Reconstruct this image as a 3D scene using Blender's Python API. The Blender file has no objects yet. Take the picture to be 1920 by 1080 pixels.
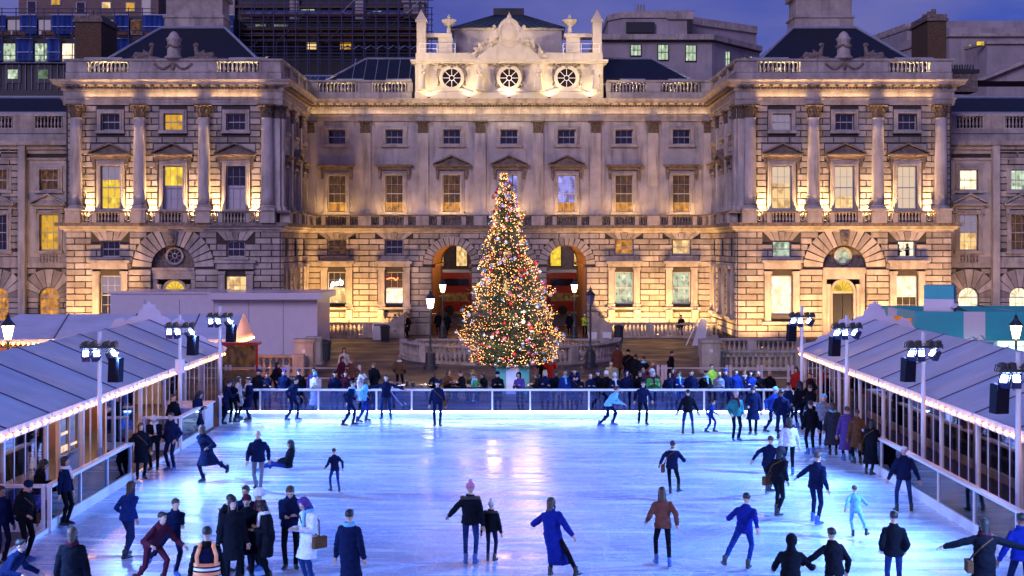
import bpy, math, random
from math import sin, cos, pi, radians as R
from mathutils import Vector, Matrix
random.seed(7)
S = bpy.context.scene
COL = S.collection
F = 2500.0            # focal length in photo pixels
CX, HY, CH = 960.0, 458.0, 7.0
# ---------------- camera
cam = bpy.data.cameras.new('camera'); camo = bpy.data.objects.new('camera', cam); COL.objects.link(camo)
cam.sensor_width = 36; cam.lens = F/1920*36; cam.shift_y = -(540-HY)/1920
cam.clip_start = 0.5; cam.clip_end = 3000
camo.location = (0, 0, CH); camo.rotation_euler = (R(90), 0, 0)
S.camera = camo
S.view_settings.view_transform = 'Standard'; S.view_settings.look = 'None'
S.view_settings.exposure = 0.85; S.view_settings.gamma = 1
S.cycles.max_bounces = 6; S.cycles.diffuse_bounces = 3; S.cycles.glossy_bounces = 3
S.cycles.transparent_max_bounces = 12; S.cycles.transmission_bounces = 4
S.cycles.caustics_reflective = False; S.cycles.caustics_refractive = False
S.cycles.sample_clamp_indirect = 4; S.cycles.sample_clamp_direct = 30
S.cycles.use_denoising = True
# ---------------- dusk sky (direction based: deep blue over the palace, paler violet afterglow behind the viewer)
W = bpy.data.worlds.new('World'); S.world = W; W.use_nodes = True
nt = W.node_tree; N = nt.nodes; L = nt.links; N.clear()
wo = N.new('ShaderNodeOutputWorld'); bg = N.new('ShaderNodeBackground'); L.new(bg.outputs[0], wo.inputs[0])
tc = N.new('ShaderNodeTexCoord'); sp = N.new('ShaderNodeSeparateXYZ'); L.new(tc.outputs['Generated'], sp.inputs[0])
def mix(nt, fac, a, b, blend='MIX'):
    m = nt.nodes.new('ShaderNodeMix'); m.data_type = 'RGBA'; m.blend_type = blend
    for sock, v in ((m.inputs[0], fac), (m.inputs[6], a), (m.inputs[7], b)):
        if hasattr(v, 'links'): nt.links.new(v, sock)
        elif isinstance(v, (int, float)): sock.default_value = v
        else: sock.default_value = (*v, 1)
    return m.outputs[2]
def mrange(nt, v, a, b, c=0, d=1, smooth=False):
    m = nt.nodes.new('ShaderNodeMapRange'); m.clamp = True
    if smooth: m.interpolation_type = 'SMOOTHSTEP'
    nt.links.new(v, m.inputs[0])
    for i, q in enumerate((a, b, c, d)): m.inputs[i+1].default_value = q
    return m.outputs[0]
front = mrange(nt, sp.outputs[1], -0.5, 0.75, smooth=True)
elev = mrange(nt, sp.outputs[2], 0.08, 0.55)
fcol = mix(nt, elev, (0.22, 0.23, 0.82), (0.045, 0.065, 0.42))
side = mrange(nt, sp.outputs[0], -0.3, 0.45)
fcol = mix(nt, side, fcol, mix(nt, elev, (0.12, 0.22, 1.0), (0.03, 0.09, 0.58)))
mp = N.new('ShaderNodeMapping'); mp.inputs['Scale'].default_value = (3, 3, 9); L.new(tc.outputs['Generated'], mp.inputs[0])
cn = N.new('ShaderNodeTexNoise'); cn.inputs['Scale'].default_value = 1.6; cn.inputs['Detail'].default_value = 6; L.new(mp.outputs[0], cn.inputs[0])
cl = mrange(nt, cn.outputs[0], 0.46, 0.66)
fcol = mix(nt, cl, fcol, (0.30, 0.31, 0.88))
bcol = mix(nt, mrange(nt, sp.outputs[2], 0.0, 0.8), (0.50, 0.34, 0.98), (0.16, 0.20, 0.80))
L.new(mix(nt, front, bcol, fcol), bg.inputs[0]); bg.inputs[1].default_value = 0.27
# one very soft, low, violet-pink lamp: the afterglow of the sun that has just set behind the viewer
sl = bpy.data.lights.new('afterglow', 'SUN'); sl.energy = 0.66; sl.angle = R(22); sl.color = (0.78, 0.66, 1.0)
so = bpy.data.objects.new('afterglow', sl); COL.objects.link(so); so.rotation_euler = (R(66), 0, R(-24))

# ---------------- helpers
def place(x, y):                       # ground point seen at photo pixel x,y
    d = CH*F/(y-HY); return ((x-CX)*d/F, d)
def X(px, D): return (px-CX)*D/F
def Z(py, D): return CH+(HY-py)*D/F
def tag(o, label=None, cat=None, group=None, kind=None):
    if label: o['label'] = label
    if cat: o['category'] = cat
    if group: o['group'] = group
    if kind: o['kind'] = kind
    return o
def empty(name, loc=(0, 0, 0), rz=0, label=None, cat=None, group=None, kind=None):
    o = bpy.data.objects.new(name, None); COL.objects.link(o); o.empty_display_size = .3
    o.location = loc; o.rotation_euler = (0, 0, rz)
    return tag(o, label, cat, group, kind)
def copy_tree(o, parent=None):
    c = o.copy(); COL.objects.link(c); c.parent = parent
    for ch in list(o.children): copy_tree(ch, c)
    return c
class MB:
    def __init__(s, M=None): s.v = []; s.f = []; s.m = []; s.sm = []; s.M = M; s.mi = 0; s.smooth = False
    def add(s, vs, fs, M=None):
        b = len(s.v)
        T = s.M
        for p in vs:
            p = Vector(p)
            if M is not None: p = M @ p
            if T is not None: p = T(p) if callable(T) else T @ p
            s.v.append(tuple(p))
        for f in fs: s.f.append(tuple(i+b for i in f)); s.m.append(s.mi); s.sm.append(s.smooth)
        return s
    def box(s, x0, x1, y0, y1, z0, z1, M=None):
        return s.add([(x0,y0,z0),(x1,y0,z0),(x1,y1,z0),(x0,y1,z0),(x0,y0,z1),(x1,y0,z1),(x1,y1,z1),(x0,y1,z1)],
            [(0,3,2,1),(4,5,6,7),(0,1,5,4),(1,2,6,5),(2,3,7,6),(3,0,4,7)], M)
    def block(s, u0, u1, w0, w1, z0, z1, c=.025):   # chamfered ashlar block in a wall frame (w = out of the wall)
        return s.add([(u0,w0,z0),(u1,w0,z0),(u1,w0,z1),(u0,w0,z1),(u0+c,w1,z0+c),(u1-c,w1,z0+c),(u1-c,w1,z1-c),(u0+c,w1,z1-c)],
            [(4,5,6,7),(0,1,5,4),(1,2,6,5),(2,3,7,6),(3,0,4,7)])
    def prism(s, pts, y0, y1, M=None):   # pts in (x,z), extruded over y
        n = len(pts)
        return s.add([(x,y0,z) for x,z in pts]+[(x,y1,z) for x,z in pts],
            [tuple(range(n)), tuple(range(2*n-1,n-1,-1))]+[(i,n+i,n+(i+1)%n,(i+1)%n) for i in range(n)], M)
    def prismz(s, pts, z0, z1, M=None):  # pts in (x,y), extruded over z
        n = len(pts)
        return s.add([(x,y,z0) for x,y in pts]+[(x,y,z1) for x,y in pts],
            [tuple(range(n)), tuple(range(2*n-1,n-1,-1))]+[(i,n+i,n+(i+1)%n,(i+1)%n) for i in range(n)], M)
    def rings(s, rs, closed=True, cap=True):
        n = len(rs[0]); vs = [p for r in rs for p in r]; fs = []
        for k in range(len(rs)-1):
            for i in range(n if closed else n-1):
                j = (i+1) % n; fs.append((k*n+i, k*n+j, (k+1)*n+j, (k+1)*n+i))
        if cap: fs += [tuple(range(n-1,-1,-1)), tuple(range((len(rs)-1)*n, len(rs)*n))]
        return s.add(vs, fs)
    def tube(s, p0, p1, r0, r1=None, n=8):
        r1 = r0 if r1 is None else r1
        p0, p1 = Vector(p0), Vector(p1); d = (p1-p0)
        if d.length < 1e-6: return s
        d.normalize(); a = d.orthogonal().normalized(); b = d.cross(a)
        return s.rings([[p+(a*cos(2*pi*i/n)+b*sin(2*pi*i/n))*r for i in range(n)] for p, r in ((p0,r0),(p1,r1))])
    def path(s, pts, r, n=6):
        for a, b in zip(pts, pts[1:]): s.tube(a, b, r, r, n)
        return s
    def lathe(s, prof, c=(0,0,0), n=12, sx=1, sy=1, cap=True):
        return s.rings([[(c[0]+r*cos(2*pi*i/n)*sx, c[1]+r*sin(2*pi*i/n)*sy, c[2]+z) for i in range(n)] for r, z in prof], cap=cap)
    def ell(s, c, r, n=10, m=6, M=None):
        rs = []
        for k in range(m+1):
            t = -pi/2+pi*k/m; cr = max(cos(t), .03)
            ring = []
            for i in range(n):
                p = Vector((r[0]*cr*cos(2*pi*i/n), r[1]*cr*sin(2*pi*i/n), r[2]*sin(t)))
                if M is not None: p = M @ p
                ring.append(p+Vector(c))
            rs.append(ring)
        return s.rings(rs)
    def cap(s, p0, p1, r0, r1, n=10):     # tapered capsule
        p0, p1 = Vector(p0), Vector(p1); d = p1-p0
        if d.length < 1e-6: d = Vector((0,0,1e-3))
        d.normalize(); a = d.orthogonal().normalized(); b = d.cross(a)
        rs = []
        for t in (-80,-50,-20): rs.append((p0+d*r0*sin(R(t)), r0*cos(R(t))))
        for t in (20,50,80): rs.append((p1+d*r1*sin(R(t)), r1*cos(R(t))))
        return s.rings([[p+(a*cos(2*pi*i/n)+b*sin(2*pi*i/n))*r for i in range(n)] for p, r in rs])
    def sweep(s, path, prof):   # profile [(out,z)] swept along plan path with mitres; out = right-hand side... towards -n
        P = [Vector((a[0], a[1])) for a in path]; rs = []
        for i, p in enumerate(P):
            d0 = (P[i]-P[i-1]).normalized() if i else None
            d1 = (P[i+1]-P[i]).normalized() if i < len(P)-1 else None
            if d0 is None: d0 = d1
            if d1 is None: d1 = d0
            n0 = Vector((d0.y, -d0.x)); n1 = Vector((d1.y, -d1.x)); m = (n0+n1).normalized(); m = m/max(m.dot(n0), .3)
            rs.append([(p.x+m.x*o, p.y+m.y*o, z) for o, z in prof])
        n = len(prof)
        return s.rings(rs, closed=True, cap=True)
    def build(s, name, mat, parent=None, loc=None):
        me = bpy.data.meshes.new(name); me.from_pydata(s.v, [], s.f)
        mats = mat if isinstance(mat, (list, tuple)) else [mat]
        for m in mats: me.materials.append(m)
        if len(mats) > 1: me.polygons.foreach_set('material_index', s.m)
        if any(s.sm): me.polygons.foreach_set('use_smooth', s.sm)
        me.update()
        o = bpy.data.objects.new(name, me); COL.objects.link(o)
        if parent: o.parent = parent
        if loc: o.location = loc
        return o
def at_parent(o):   # builder used world coordinates: shift mesh into its parent's frame (pure translation parents)
    o.location = -o.parent.location; return o
# ---------------- materials
MT = {}
def mat(name, col, rough=.7, metal=0, noise=0, nscale=3, bump=0, bscale=20, emit=0, ecol=None, spec=.5, trans=0, col2=None, streak=0, island=0, coat=0, alpha=1, stretch=(1,1,1)):
    if name in MT: return MT[name]
    m = bpy.data.materials.new(name); m.use_nodes = True; nt = m.node_tree; b = nt.nodes['Principled BSDF']
    b.inputs['Roughness'].default_value = rough; b.inputs['Metallic'].default_value = metal
    b.inputs['Specular IOR Level'].default_value = spec
    if coat: b.inputs['Coat Weight'].default_value = coat; b.inputs['Coat Roughness'].default_value = .06
    out = None
    tcn = nt.nodes.new('ShaderNodeTexCoord'); mpn = nt.nodes.new('ShaderNodeMapping'); mpn.inputs['Scale'].default_value = stretch
    nt.links.new(tcn.outputs['Object'], mpn.inputs[0])
    if noise:
        n = nt.nodes.new('ShaderNodeTexNoise'); n.inputs['Scale'].default_value = nscale; n.inputs['Detail'].default_value = 5; n.inputs['Roughness'].default_value = .65
        nt.links.new(mpn.outputs[0], n.inputs[0])
        c2 = col2 or tuple(c*(1-noise) for c in col)
        out = mix(nt, mrange(nt, n.outputs[0], .35, .68), col, c2)
    if streak:
        mp2 = nt.nodes.new('ShaderNodeMapping'); mp2.inputs['Scale'].default_value = (1.6, 1.6, .22); nt.links.new(tcn.outputs['Object'], mp2.inputs[0])
        n = nt.nodes.new('ShaderNodeTexNoise'); n.inputs['Scale'].default_value = 1.5; n.inputs['Detail'].default_value = 7; nt.links.new(mp2.outputs[0], n.inputs[0])
        out = mix(nt, mrange(nt, n.outputs[0], .5, .75, 0, streak), out if out else col, tuple(c*.28 for c in col))
    if island:
        g = nt.nodes.new('ShaderNodeNewGeometry')
        out = mix(nt, 1.0, out if out else col, mix(nt, g.outputs['Random Per Island'], (1-island,)*3, (1+island*.4,)*3), 'MULTIPLY')
    if out: nt.links.new(out, b.inputs['Base Color'])
    else: b.inputs['Base Color'].default_value = (*col, 1)
    if bump:
        n2 = nt.nodes.new('ShaderNodeTexNoise'); n2.inputs['Scale'].default_value = bscale; n2.inputs['Detail'].default_value = 4; nt.links.new(mpn.outputs[0], n2.inputs[0])
        bm = nt.nodes.new('ShaderNodeBump'); bm.inputs['Strength'].default_value = bump; bm.inputs['Distance'].default_value = .02
        nt.links.new(n2.outputs[0], bm.inputs['Height']); nt.links.new(bm.outputs[0], b.inputs['Normal'])
    if emit:
        b.inputs['Emission Strength'].default_value = emit; b.inputs['Emission Color'].default_value = (*(ecol or col), 1)
    if trans: b.inputs['Transmission Weight'].default_value = trans
    if alpha < 1: b.inputs['Alpha'].default_value = alpha
    MT[name] = m; return m
stone = mat('stone', (.52,.46,.40), .85, noise=.45, nscale=.9, streak=.7, bump=.25, bscale=9)
ashlar = mat('ashlar', (.56,.49,.41), .85, noise=.42, nscale=.9, streak=.6, island=.42, bump=.3, bscale=12)
backing = mat('stone_joint', (.07,.058,.05), .95, noise=.3)
smooth_wall = mat('smooth_stone_wall', (.56,.51,.46), .85, noise=.35, nscale=.6, streak=.8, bump=.15, bscale=6)
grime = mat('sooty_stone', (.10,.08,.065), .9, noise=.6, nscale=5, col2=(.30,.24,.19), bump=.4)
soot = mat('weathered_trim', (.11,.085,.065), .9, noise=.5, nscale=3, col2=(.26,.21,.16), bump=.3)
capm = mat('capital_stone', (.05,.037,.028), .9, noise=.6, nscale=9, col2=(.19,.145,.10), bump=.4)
slate = mat('slate', (.013,.015,.028), .5, noise=.4, nscale=2, bump=.3, bscale=6, stretch=(1,1,3))
lead = mat('lead_flashing', (.30,.34,.42), .45, noise=.25, nscale=2)
paintw = mat('white_paint', (.78,.77,.80), .45, noise=.08, nscale=2)
winframe = mat('window_paint', (.46,.44,.44), .5)
dark = mat('black_paint', (.015,.015,.02), .45)
ironm = mat('cast_iron', (.03,.04,.05), .45, noise=.4)
brick = mat('old_brick', (.16,.10,.05), .9, noise=.5, nscale=8, col2=(.05,.03,.02), bump=.5, bscale=14, stretch=(1,1,3))
def glow(name, col, e, var=.5, scale=2.2, dark2=(.05,.02,.01)):
    if name in MT: return MT[name]
    m = bpy.data.materials.new(name); m.use_nodes = True; nt = m.node_tree; b = nt.nodes['Principled BSDF']
    b.inputs['Base Color'].default_value = (.03,.03,.03,1); b.inputs['Roughness'].default_value = .12; b.inputs['Specular IOR Level'].default_value = .2
    t = nt.nodes.new('ShaderNodeTexCoord'); mp_ = nt.nodes.new('ShaderNodeMapping'); mp_.inputs['Scale'].default_value = (1,1,.7); nt.links.new(t.outputs['Object'], mp_.inputs[0])
    v = nt.nodes.new('ShaderNodeTexNoise'); v.inputs['Scale'].default_value = scale; v.inputs['Detail'].default_value = 3; nt.links.new(mp_.outputs[0], v.inputs[0])
    ec = mix(nt, mrange(nt, v.outputs[0], .62-var*.3, .62, 0, var+.3 if var else 0), col, dark2)
    if var:
        vo = nt.nodes.new('ShaderNodeTexVoronoi'); vo.distance = 'CHEBYCHEV'; vo.inputs['Scale'].default_value = 1.9; nt.links.new(mp_.outputs[0], vo.inputs[0])
        ec = mix(nt, mrange(nt, vo.outputs['Distance'], .22, .30, 0, .45), ec, tuple(c*.25 for c in col))
    nt.links.new(ec, b.inputs['Emission Color']) if hasattr(ec, 'links') else None
    b.inputs['Emission Strength'].default_value = e*.85
    MT[name] = m; return m
G = dict(
 yel=glow('lit_pane_yellow', (.95,.62,.05), .95, .25), warm=glow('lit_pane_warm', (1,.66,.28), 1.0, .45, 2.6, dark2=(.35,.14,.03)), white=glow('lit_pane_white', (1,.84,.55), 1.5, .45, 2.8, dark2=(.5,.36,.16)),
 ora=glow('lit_pane_orange', (.9,.36,.04), .75, .55, 3), green=glow('lit_pane_green', (.62,.78,.55), .8, .45, 3), blind=glow('lit_blind', (.80,.60,.42), .62, 0),
 blue=glow('lit_pane_blue', (.35,.35,.95), .9, .5), amber=glow('lit_pane_amber', (.85,.45,.03), .8, .3), dim=glow('lit_pane_dim', (.30,.13,.04), .30, .7, 4),
 pale=glow('pale_blind', (.42,.34,.50), .38, 0), dusk=mat('dark_pane', (.012,.015,.03), .08, spec=.8), shut=mat('closed_shutter', (.5,.48,.52), .6),
 grn=glow('green_lit_pane', (.30,.50,.30), .35, .4))
def lamp_light(name, kind, loc, energy, col, parent=None, size=.2, spot=None, aim=None, blend=.6):
    l = bpy.data.lights.new(name, kind); l.energy = energy; l.color = col
    if kind == 'AREA': l.size = size
    elif kind == 'SPOT': l.spot_size = R(spot or 90); l.spot_blend = blend; l.shadow_soft_size = size
    else: l.shadow_soft_size = size
    o = bpy.data.objects.new(name, l); COL.objects.link(o); o.location = loc
    if aim is not None: o.rotation_euler = (Vector(aim)-Vector(loc)).to_track_quat('-Z', 'Y').to_euler()
    if parent: o.parent = parent; o.location = Vector(loc)-parent.location
    return o
TMP = bpy.data.scenes.new('workbench')
def modified(o, mods):     # apply modifiers through the depsgraph and keep the plain mesh
    for t, kw in mods:
        m = o.modifiers.new(t, t)
        for k, v in kw.items(): setattr(m, k, v)
    TMP.collection.objects.link(o); COL.objects.unlink(o); TMP.view_layers[0].update(); dg = TMP.view_layers[0].depsgraph
    me = bpy.data.meshes.new_from_object(o.evaluated_get(dg)); COL.objects.link(o); TMP.collection.objects.unlink(o); o.modifiers.clear(); old = o.data; o.data = me
    bpy.data.meshes.remove(old); return o
# ================= GROUND
def cobble():
    m = bpy.data.materials.new('cobbled_court'); m.use_nodes = True; nt = m.node_tree; b = nt.nodes['Principled BSDF']
    t = nt.nodes.new('ShaderNodeTexCoord'); br = nt.nodes.new('ShaderNodeTexBrick'); nt.links.new(t.outputs['Object'], br.inputs[0])
    br.inputs['Scale'].default_value = 1.0; br.inputs['Brick Width'].default_value = .6; br.inputs['Row Height'].default_value = .3; br.inputs['Mortar Size'].default_value = .02
    br.inputs['Color1'].default_value = (.085,.06,.055,1); br.inputs['Color2'].default_value = (.05,.036,.036,1); br.inputs['Mortar'].default_value = (.02,.018,.02,1)
    n = nt.nodes.new('ShaderNodeTexNoise'); n.inputs['Scale'].default_value = .5; n.inputs['Detail'].default_value = 5; nt.links.new(t.outputs['Object'], n.inputs[0])
    nt.links.new(mix(nt, mrange(nt, n.outputs[0], .35, .7), br.outputs[0], (.03,.024,.028)), b.inputs['Base Color'])
    nt.links.new(mrange(nt, n.outputs[0], .3, .7, .35, .7), b.inputs['Roughness'])
    bm = nt.nodes.new('ShaderNodeBump'); bm.inputs['Strength'].default_value = .4; bm.inputs['Distance'].default_value = .02; nt.links.new(br.outputs[1], bm.inputs['Height']); bm.invert = True
    nt.links.new(bm.outputs[0], b.inputs['Normal']); return m
tag(MB().add([(-700,-100,0),(700,-100,0),(700,1500,0),(-700,1500,0)], [(0,1,2,3)]).build('ground', cobble()), kind='structure')
def ice_mat():
    m = bpy.data.materials.new('ice'); m.use_nodes = True; nt = m.node_tree; b = nt.nodes['Principled BSDF']
    t = nt.nodes.new('ShaderNodeTexCoord')
    def ns(sc, det, mpv, rot=0):
        mp_ = nt.nodes.new('ShaderNodeMapping'); mp_.inputs['Scale'].default_value = mpv; mp_.inputs['Rotation'].default_value = (0,0,rot); nt.links.new(t.outputs['Object'], mp_.inputs[0])
        n = nt.nodes.new('ShaderNodeTexNoise'); n.inputs['Scale'].default_value = sc; n.inputs['Detail'].default_value = det; n.inputs['Distortion'].default_value = .6; nt.links.new(mp_.outputs[0], n.inputs[0]); return n.outputs[0]
    a = ns(.6, 5, (.22,.7,1)); c = ns(2.2, 8, (.12,.9,1), .12); d = ns(6, 6, (.3,1.4,1), -.2)
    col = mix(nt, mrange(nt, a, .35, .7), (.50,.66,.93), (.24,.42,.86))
    col = mix(nt, mrange(nt, c, .52, .62, 0, .55), col, (.80,.90,.98))
    for sc_, wd_, rot_ in ((.55,.006,0),(.9,.007,1.1),(1.5,.009,2.0),(2.3,.010,.6)):
        mp_ = nt.nodes.new('ShaderNodeMapping'); mp_.inputs['Rotation'].default_value = (0,0,rot_); mp_.inputs['Location'].default_value = (sc_*31,7,0); mp_.inputs['Scale'].default_value = (1,.55,1); nt.links.new(t.outputs['Object'], mp_.inputs[0])
        n = nt.nodes.new('ShaderNodeTexNoise'); n.inputs['Scale'].default_value = sc_; n.inputs['Detail'].default_value = 1.2; nt.links.new(mp_.outputs[0], n.inputs[0])
        q = nt.nodes.new('ShaderNodeMath'); q.operation = 'PINGPONG'; q.inputs[1].default_value = .055; nt.links.new(n.outputs[0], q.inputs[0])
        col = mix(nt, mrange(nt, q.outputs[0], 0, wd_, .42, 0), col, (.93,.96,1))
    nt.links.new(col, b.inputs['Base Color'])
    nt.links.new(mrange(nt, c, .3, .7, .10, .42), b.inputs['Roughness']); b.inputs['Specular IOR Level'].default_value = .75
    bm = nt.nodes.new('ShaderNodeBump'); bm.inputs['Strength'].default_value = .16; bm.inputs['Distance'].default_value = .006
    nt.links.new(d, bm.inputs['Height']); nt.links.new(bm.outputs[0], b.inputs['Normal']); return m
IX0, IX1, IY0, IY1 = -11.25, 11.15, 14.0, 53.8
tag(MB().box(IX0, IX1, IY0, IY1, .004, .02).build('ice', ice_mat()), kind='structure')
deck = mat('walkway_deck', (.09,.09,.12), .55, noise=.3, nscale=1)
w_ = MB(); w_.box(-19.5,IX0-.14,12,58.3,.004,.016); w_.box(IX1+.14,19.5,12,58.3,.004,.016); w_.box(IX0-.139,IX1+.139,IY1+.14,58.3,.004,.016)
tag(w_.build('path', deck), kind='structure')

# ================= THE PALACE
XB = -.22; YF = 91.5; YM = 103.4; PL, PR, PH = -23.24, 22.8, 7.35
palace = empty('palace', (XB, YM, 0), label='grand pale stone palace front with two projecting columned pavilions, lit from below at dusk', cat='building')
def pbuild(mb, name, m, parent=None):
    o = mb.build(name, m, parent or palace)
    if parent is None: o.location = -palace.location
    else: o.location = (0,0,0)
    return o
def fr_main(p): return (XB+p[0], YM-p[1], p[2])
def fr_pav(c): return lambda p: (c+p[0], YF-p[1], p[2])
def fr_retL(p): return (PL+PH+p[1], YF+p[0], p[2])
def fr_retR(p): return (PR-PH-p[1], YF+p[0], p[2])
def wall(mb, u0, u1, z0, z1, holes, th=.6, w=0):
    xs = sorted({u0, u1}|{h[0] for h in holes}|{h[1] for h in holes}); xs = [x for x in xs if u0 <= x <= u1]
    for a, b in zip(xs, xs[1:]):
        c = (a+b)/2; cuts = sorted((max(h[2],z0), min(h[3],z1)) for h in holes if h[0] < c < h[1]); z = z0
        for p, q in cuts:
            if p > z: mb.box(a, b, w-th, w, z, p)
            z = max(z, q)
        if z < z1: mb.box(a, b, w-th, w, z, z1)
    for h in holes:
        if len(h) > 4: arch_fill(mb, h, th, w)
def arch_fill(mb, h, th, w, n=14):
    c = (h[0]+h[1])/2; r = (h[1]-h[0])/2; zs = h[3]-r
    pts = [(c-r*cos(pi*i/n), zs+r*sin(pi*i/n)) for i in range(n+1)]
    for (xa, za), (xb, zb) in zip(pts, pts[1:]):
        mb.prism([(xa, za), (xb, zb), (xb, h[3]+.001), (xa, h[3]+.001)], w-th, w)
def rustic(mb, u0, u1, z0, z1, rows, bw, holes, arcs=(), w=0, proud=.09, gap=.045):
    rh = (z1-z0)/rows
    for r in range(rows):
        za, zb = z0+r*rh, z0+(r+1)*rh; zc = (za+zb)/2
        bl = [(h[0]-h[4] if len(h) > 4 else h[0], h[1]+h[4] if len(h) > 4 else h[1]) for h in holes if h[2] < zb-.08 and h[3] > za+.08]
        for (c, zs, R2) in arcs:
            if za >= zs-rh*.6 and abs(zc-zs) < R2: hw = math.sqrt(max(R2**2-(zc-zs)**2, 0)); bl.append((c-hw, c+hw))
        bl.sort(); segs = []; x = u0
        for a, b in bl:
            if a > x+.05: segs.append((x, min(a, u1)))
            x = max(x, b)
        if x < u1-.05: segs.append((x, u1))
        off = (r % 2)*bw/2
        for a, b in segs:
            js = [a]; k = math.ceil((a-off+.25)/bw)
            while off+k*bw < b-.25: js.append(off+k*bw); k += 1
            js.append(b)
            for p, q in zip(js, js[1:]): mb.block(p+gap/2, q-gap/2, w, w+proud, za+gap/2, zb-gap/2)
def voussoirs(mb, c, zs, r1, r2, n, w=0, proud=.11, zmax=99):
    for i in range(n):
        a0, a1 = pi*i/n+.018, pi*(i+1)/n-.018
        pts = [(c-r1*cos(a0), zs+r1*sin(a0)), (c-r1*cos(a1), zs+r1*sin(a1)), (c-r2*cos(a1), min(zs+r2*sin(a1), zmax)), (c-r2*cos(a0), min(zs+r2*sin(a0), zmax))]
        mb.prism(pts, w, w+proud)
def flat_head(mb, c, hw, z0, z1, w=0):
    for i, (a, b) in enumerate(((-1,-.62),(-.58,-.22),(-.18,.18),(.22,.58),(.62,1))):
        k = 1.75; mb.prism([(c+a*hw, z0), (c+b*hw, z0), (c+b*hw*k, z1), (c+a*hw*k, z1)], w, w+(.17 if i == 2 else .1))
def window(fr, c, z0, z1, hw, cols, rows, panes, w=-.22, arch=False, parent=None, barw=.02):
    """panes: list of (fraction from bottom, material key)"""
    mb = MB(fr); d = .05
    top = z1-hw if arch else z1
    mb.box(c-hw, c-hw+.07, w, w+d, z0, top); mb.box(c+hw-.07, c+hw, w, w+d, z0, top); mb.box(c-hw+.07, c+hw-.07, w, w+d, z0, z0+.09)
    if not arch: mb.box(c-hw+.07, c+hw-.07, w, w+d, z1-.07, z1)
    mb.box(c-hw+.07, c+hw-.07, w+.002, w+d+.02, z0+(top-z0)*.5-.035, z0+(top-z0)*.5+.035)
    for i in range(1, cols):
        x = c-hw+2*hw*i/cols; mb.box(x-barw/2, x+barw/2, w+.003, w+d-.008, z0+.09, top-.002)
    for j in range(1, rows):
        if rows % 2 == 0 and j == rows//2: continue
        z = z0+(top-z0)*j/rows; mb.box(c-hw+.07, c+hw-.07, w+.005, w+d-.012, z-barw/2, z+barw/2)
    if arch:
        n = 12; P = [(c-hw*cos(pi*i/n), top+hw*sin(pi*i/n)) for i in range(n+1)]; Q = [(c-(hw-.08)*cos(pi*i/n), top+(hw-.08)*sin(pi*i/n)) for i in range(n+1)]
        for i in range(n): mb.prism([P[i], P[i+1], Q[i+1], Q[i]], w, w+d)
        for i in range(1, 6): a = pi*i/6; mb.prism([(c+.25*hw*cos(a)-.015*sin(a), top+.25*hw*sin(a)+.015*cos(a)), (c+hw*.95*cos(a)-.015*sin(a), top+hw*.95*sin(a)+.015*cos(a)), (c+hw*.95*cos(a)+.015*sin(a), top+hw*.95*sin(a)-.015*cos(a)), (c+.25*hw*cos(a)+.015*sin(a), top+.25*hw*sin(a)-.015*cos(a))], w+.002, w+d-.01)
        mb.box(c-hw, c+hw, w+.004, w+d+.01, top-.04, top+.04)
    o = pbuild(mb, 'window', winframe, parent) if parent is None else mb.build('window', winframe, parent)
    if parent is not None: o.location = -parent.location
    zz = z0
    for fz, key in panes:
        zt = z0+(z1-z0)*fz; p = MB(fr)
        if arch and zt > top:
            pts = [(c-hw+.01, zz), (c+hw-.01, zz)]+[(c+(hw-.01)*cos(pi*i/10), top+(hw-.01)*sin(pi*i/10)) for i in range(11)]
            p.prism(pts, w-.05, w-.02)
        else: p.box(c-hw+.01, c+hw-.01, w-.05, w-.02, zz, zt)
        p.build('pane', G[key], o); zz = zt
    return o
def surround(mb, c, z0, z1, hw, fw=.26, ear=0, sill=.1, w=0, out=.12):
    mb.box(c-hw-fw, c-hw, w, w+out, z0, z1+fw); mb.box(c+hw, c+hw+fw, w, w+out, z0, z1+fw); mb.box(c-hw, c+hw, w, w+out-.01, z1, z1+fw)
    mb.box(c-hw-fw*.45, c-hw+.004, w+out, w+out+.05, z0, z1+fw*.4); mb.box(c+hw-.004, c+hw+fw*.45, w+out, w+out+.05, z0, z1+fw*.4); mb.box(c-hw+.004, c+hw-.004, w+out-.01, w+out+.045, z1-.004, z1+fw*.4)
    mb.box(c-hw-fw-.06, c+hw+fw+.06, w, w+out+.12, z0-sill-.1, z0)
def hood(mb, c, z, hw, w=0, ped=False):
    mb.box(c-hw, c+hw, w, w+.42, z, z+.07); mb.box(c-hw-.07, c+hw+.07, w, w+.5, z+.07, z+.17)
    mb.box(c-hw+.12, c+hw-.12, w, w+.25, z-.22, z)
    for s in (-1, 1):
        mb.box(c+s*(hw-.25)-.11, c+s*(hw-.25)+.11, w, w+.3, z-.55, z-.22); mb.box(c+s*(hw-.25)-.09, c+s*(hw-.25)+.09, w, w+.2, z-.95, z-.55)
    if ped:
        a = hw+.07; mb.prism([(c-a+.16, z+.17), (c+a-.16, z+.17), (c, z+.17+.6)], w, w+.3)
        for s in (-1, 1): mb.prism([(c+s*a, z+.17), (c+s*a, z+.27), (c, z+.92), (c, z+.80)], w, w+.52)
BAL = [(.06,0),(.075,.04),(.045,.1),(.085,.28),(.09,.36),(.05,.62),(.035,.78),(.07,.86),(.07,1)]
def balusters(mb, p0, p1, z0, h, pitch=.27, n=7, fat=1.0):
    p0, p1 = Vector(p0), Vector(p1); Ln = (p1-p0).length; k = max(int(Ln/pitch), 1)
    for i in range(k):
        p = p0+(p1-p0)*((i+.5)/k); mb.lathe([(r*fat, z*h) for r, z in BAL], (p[0], p[1], z0), n)
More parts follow.
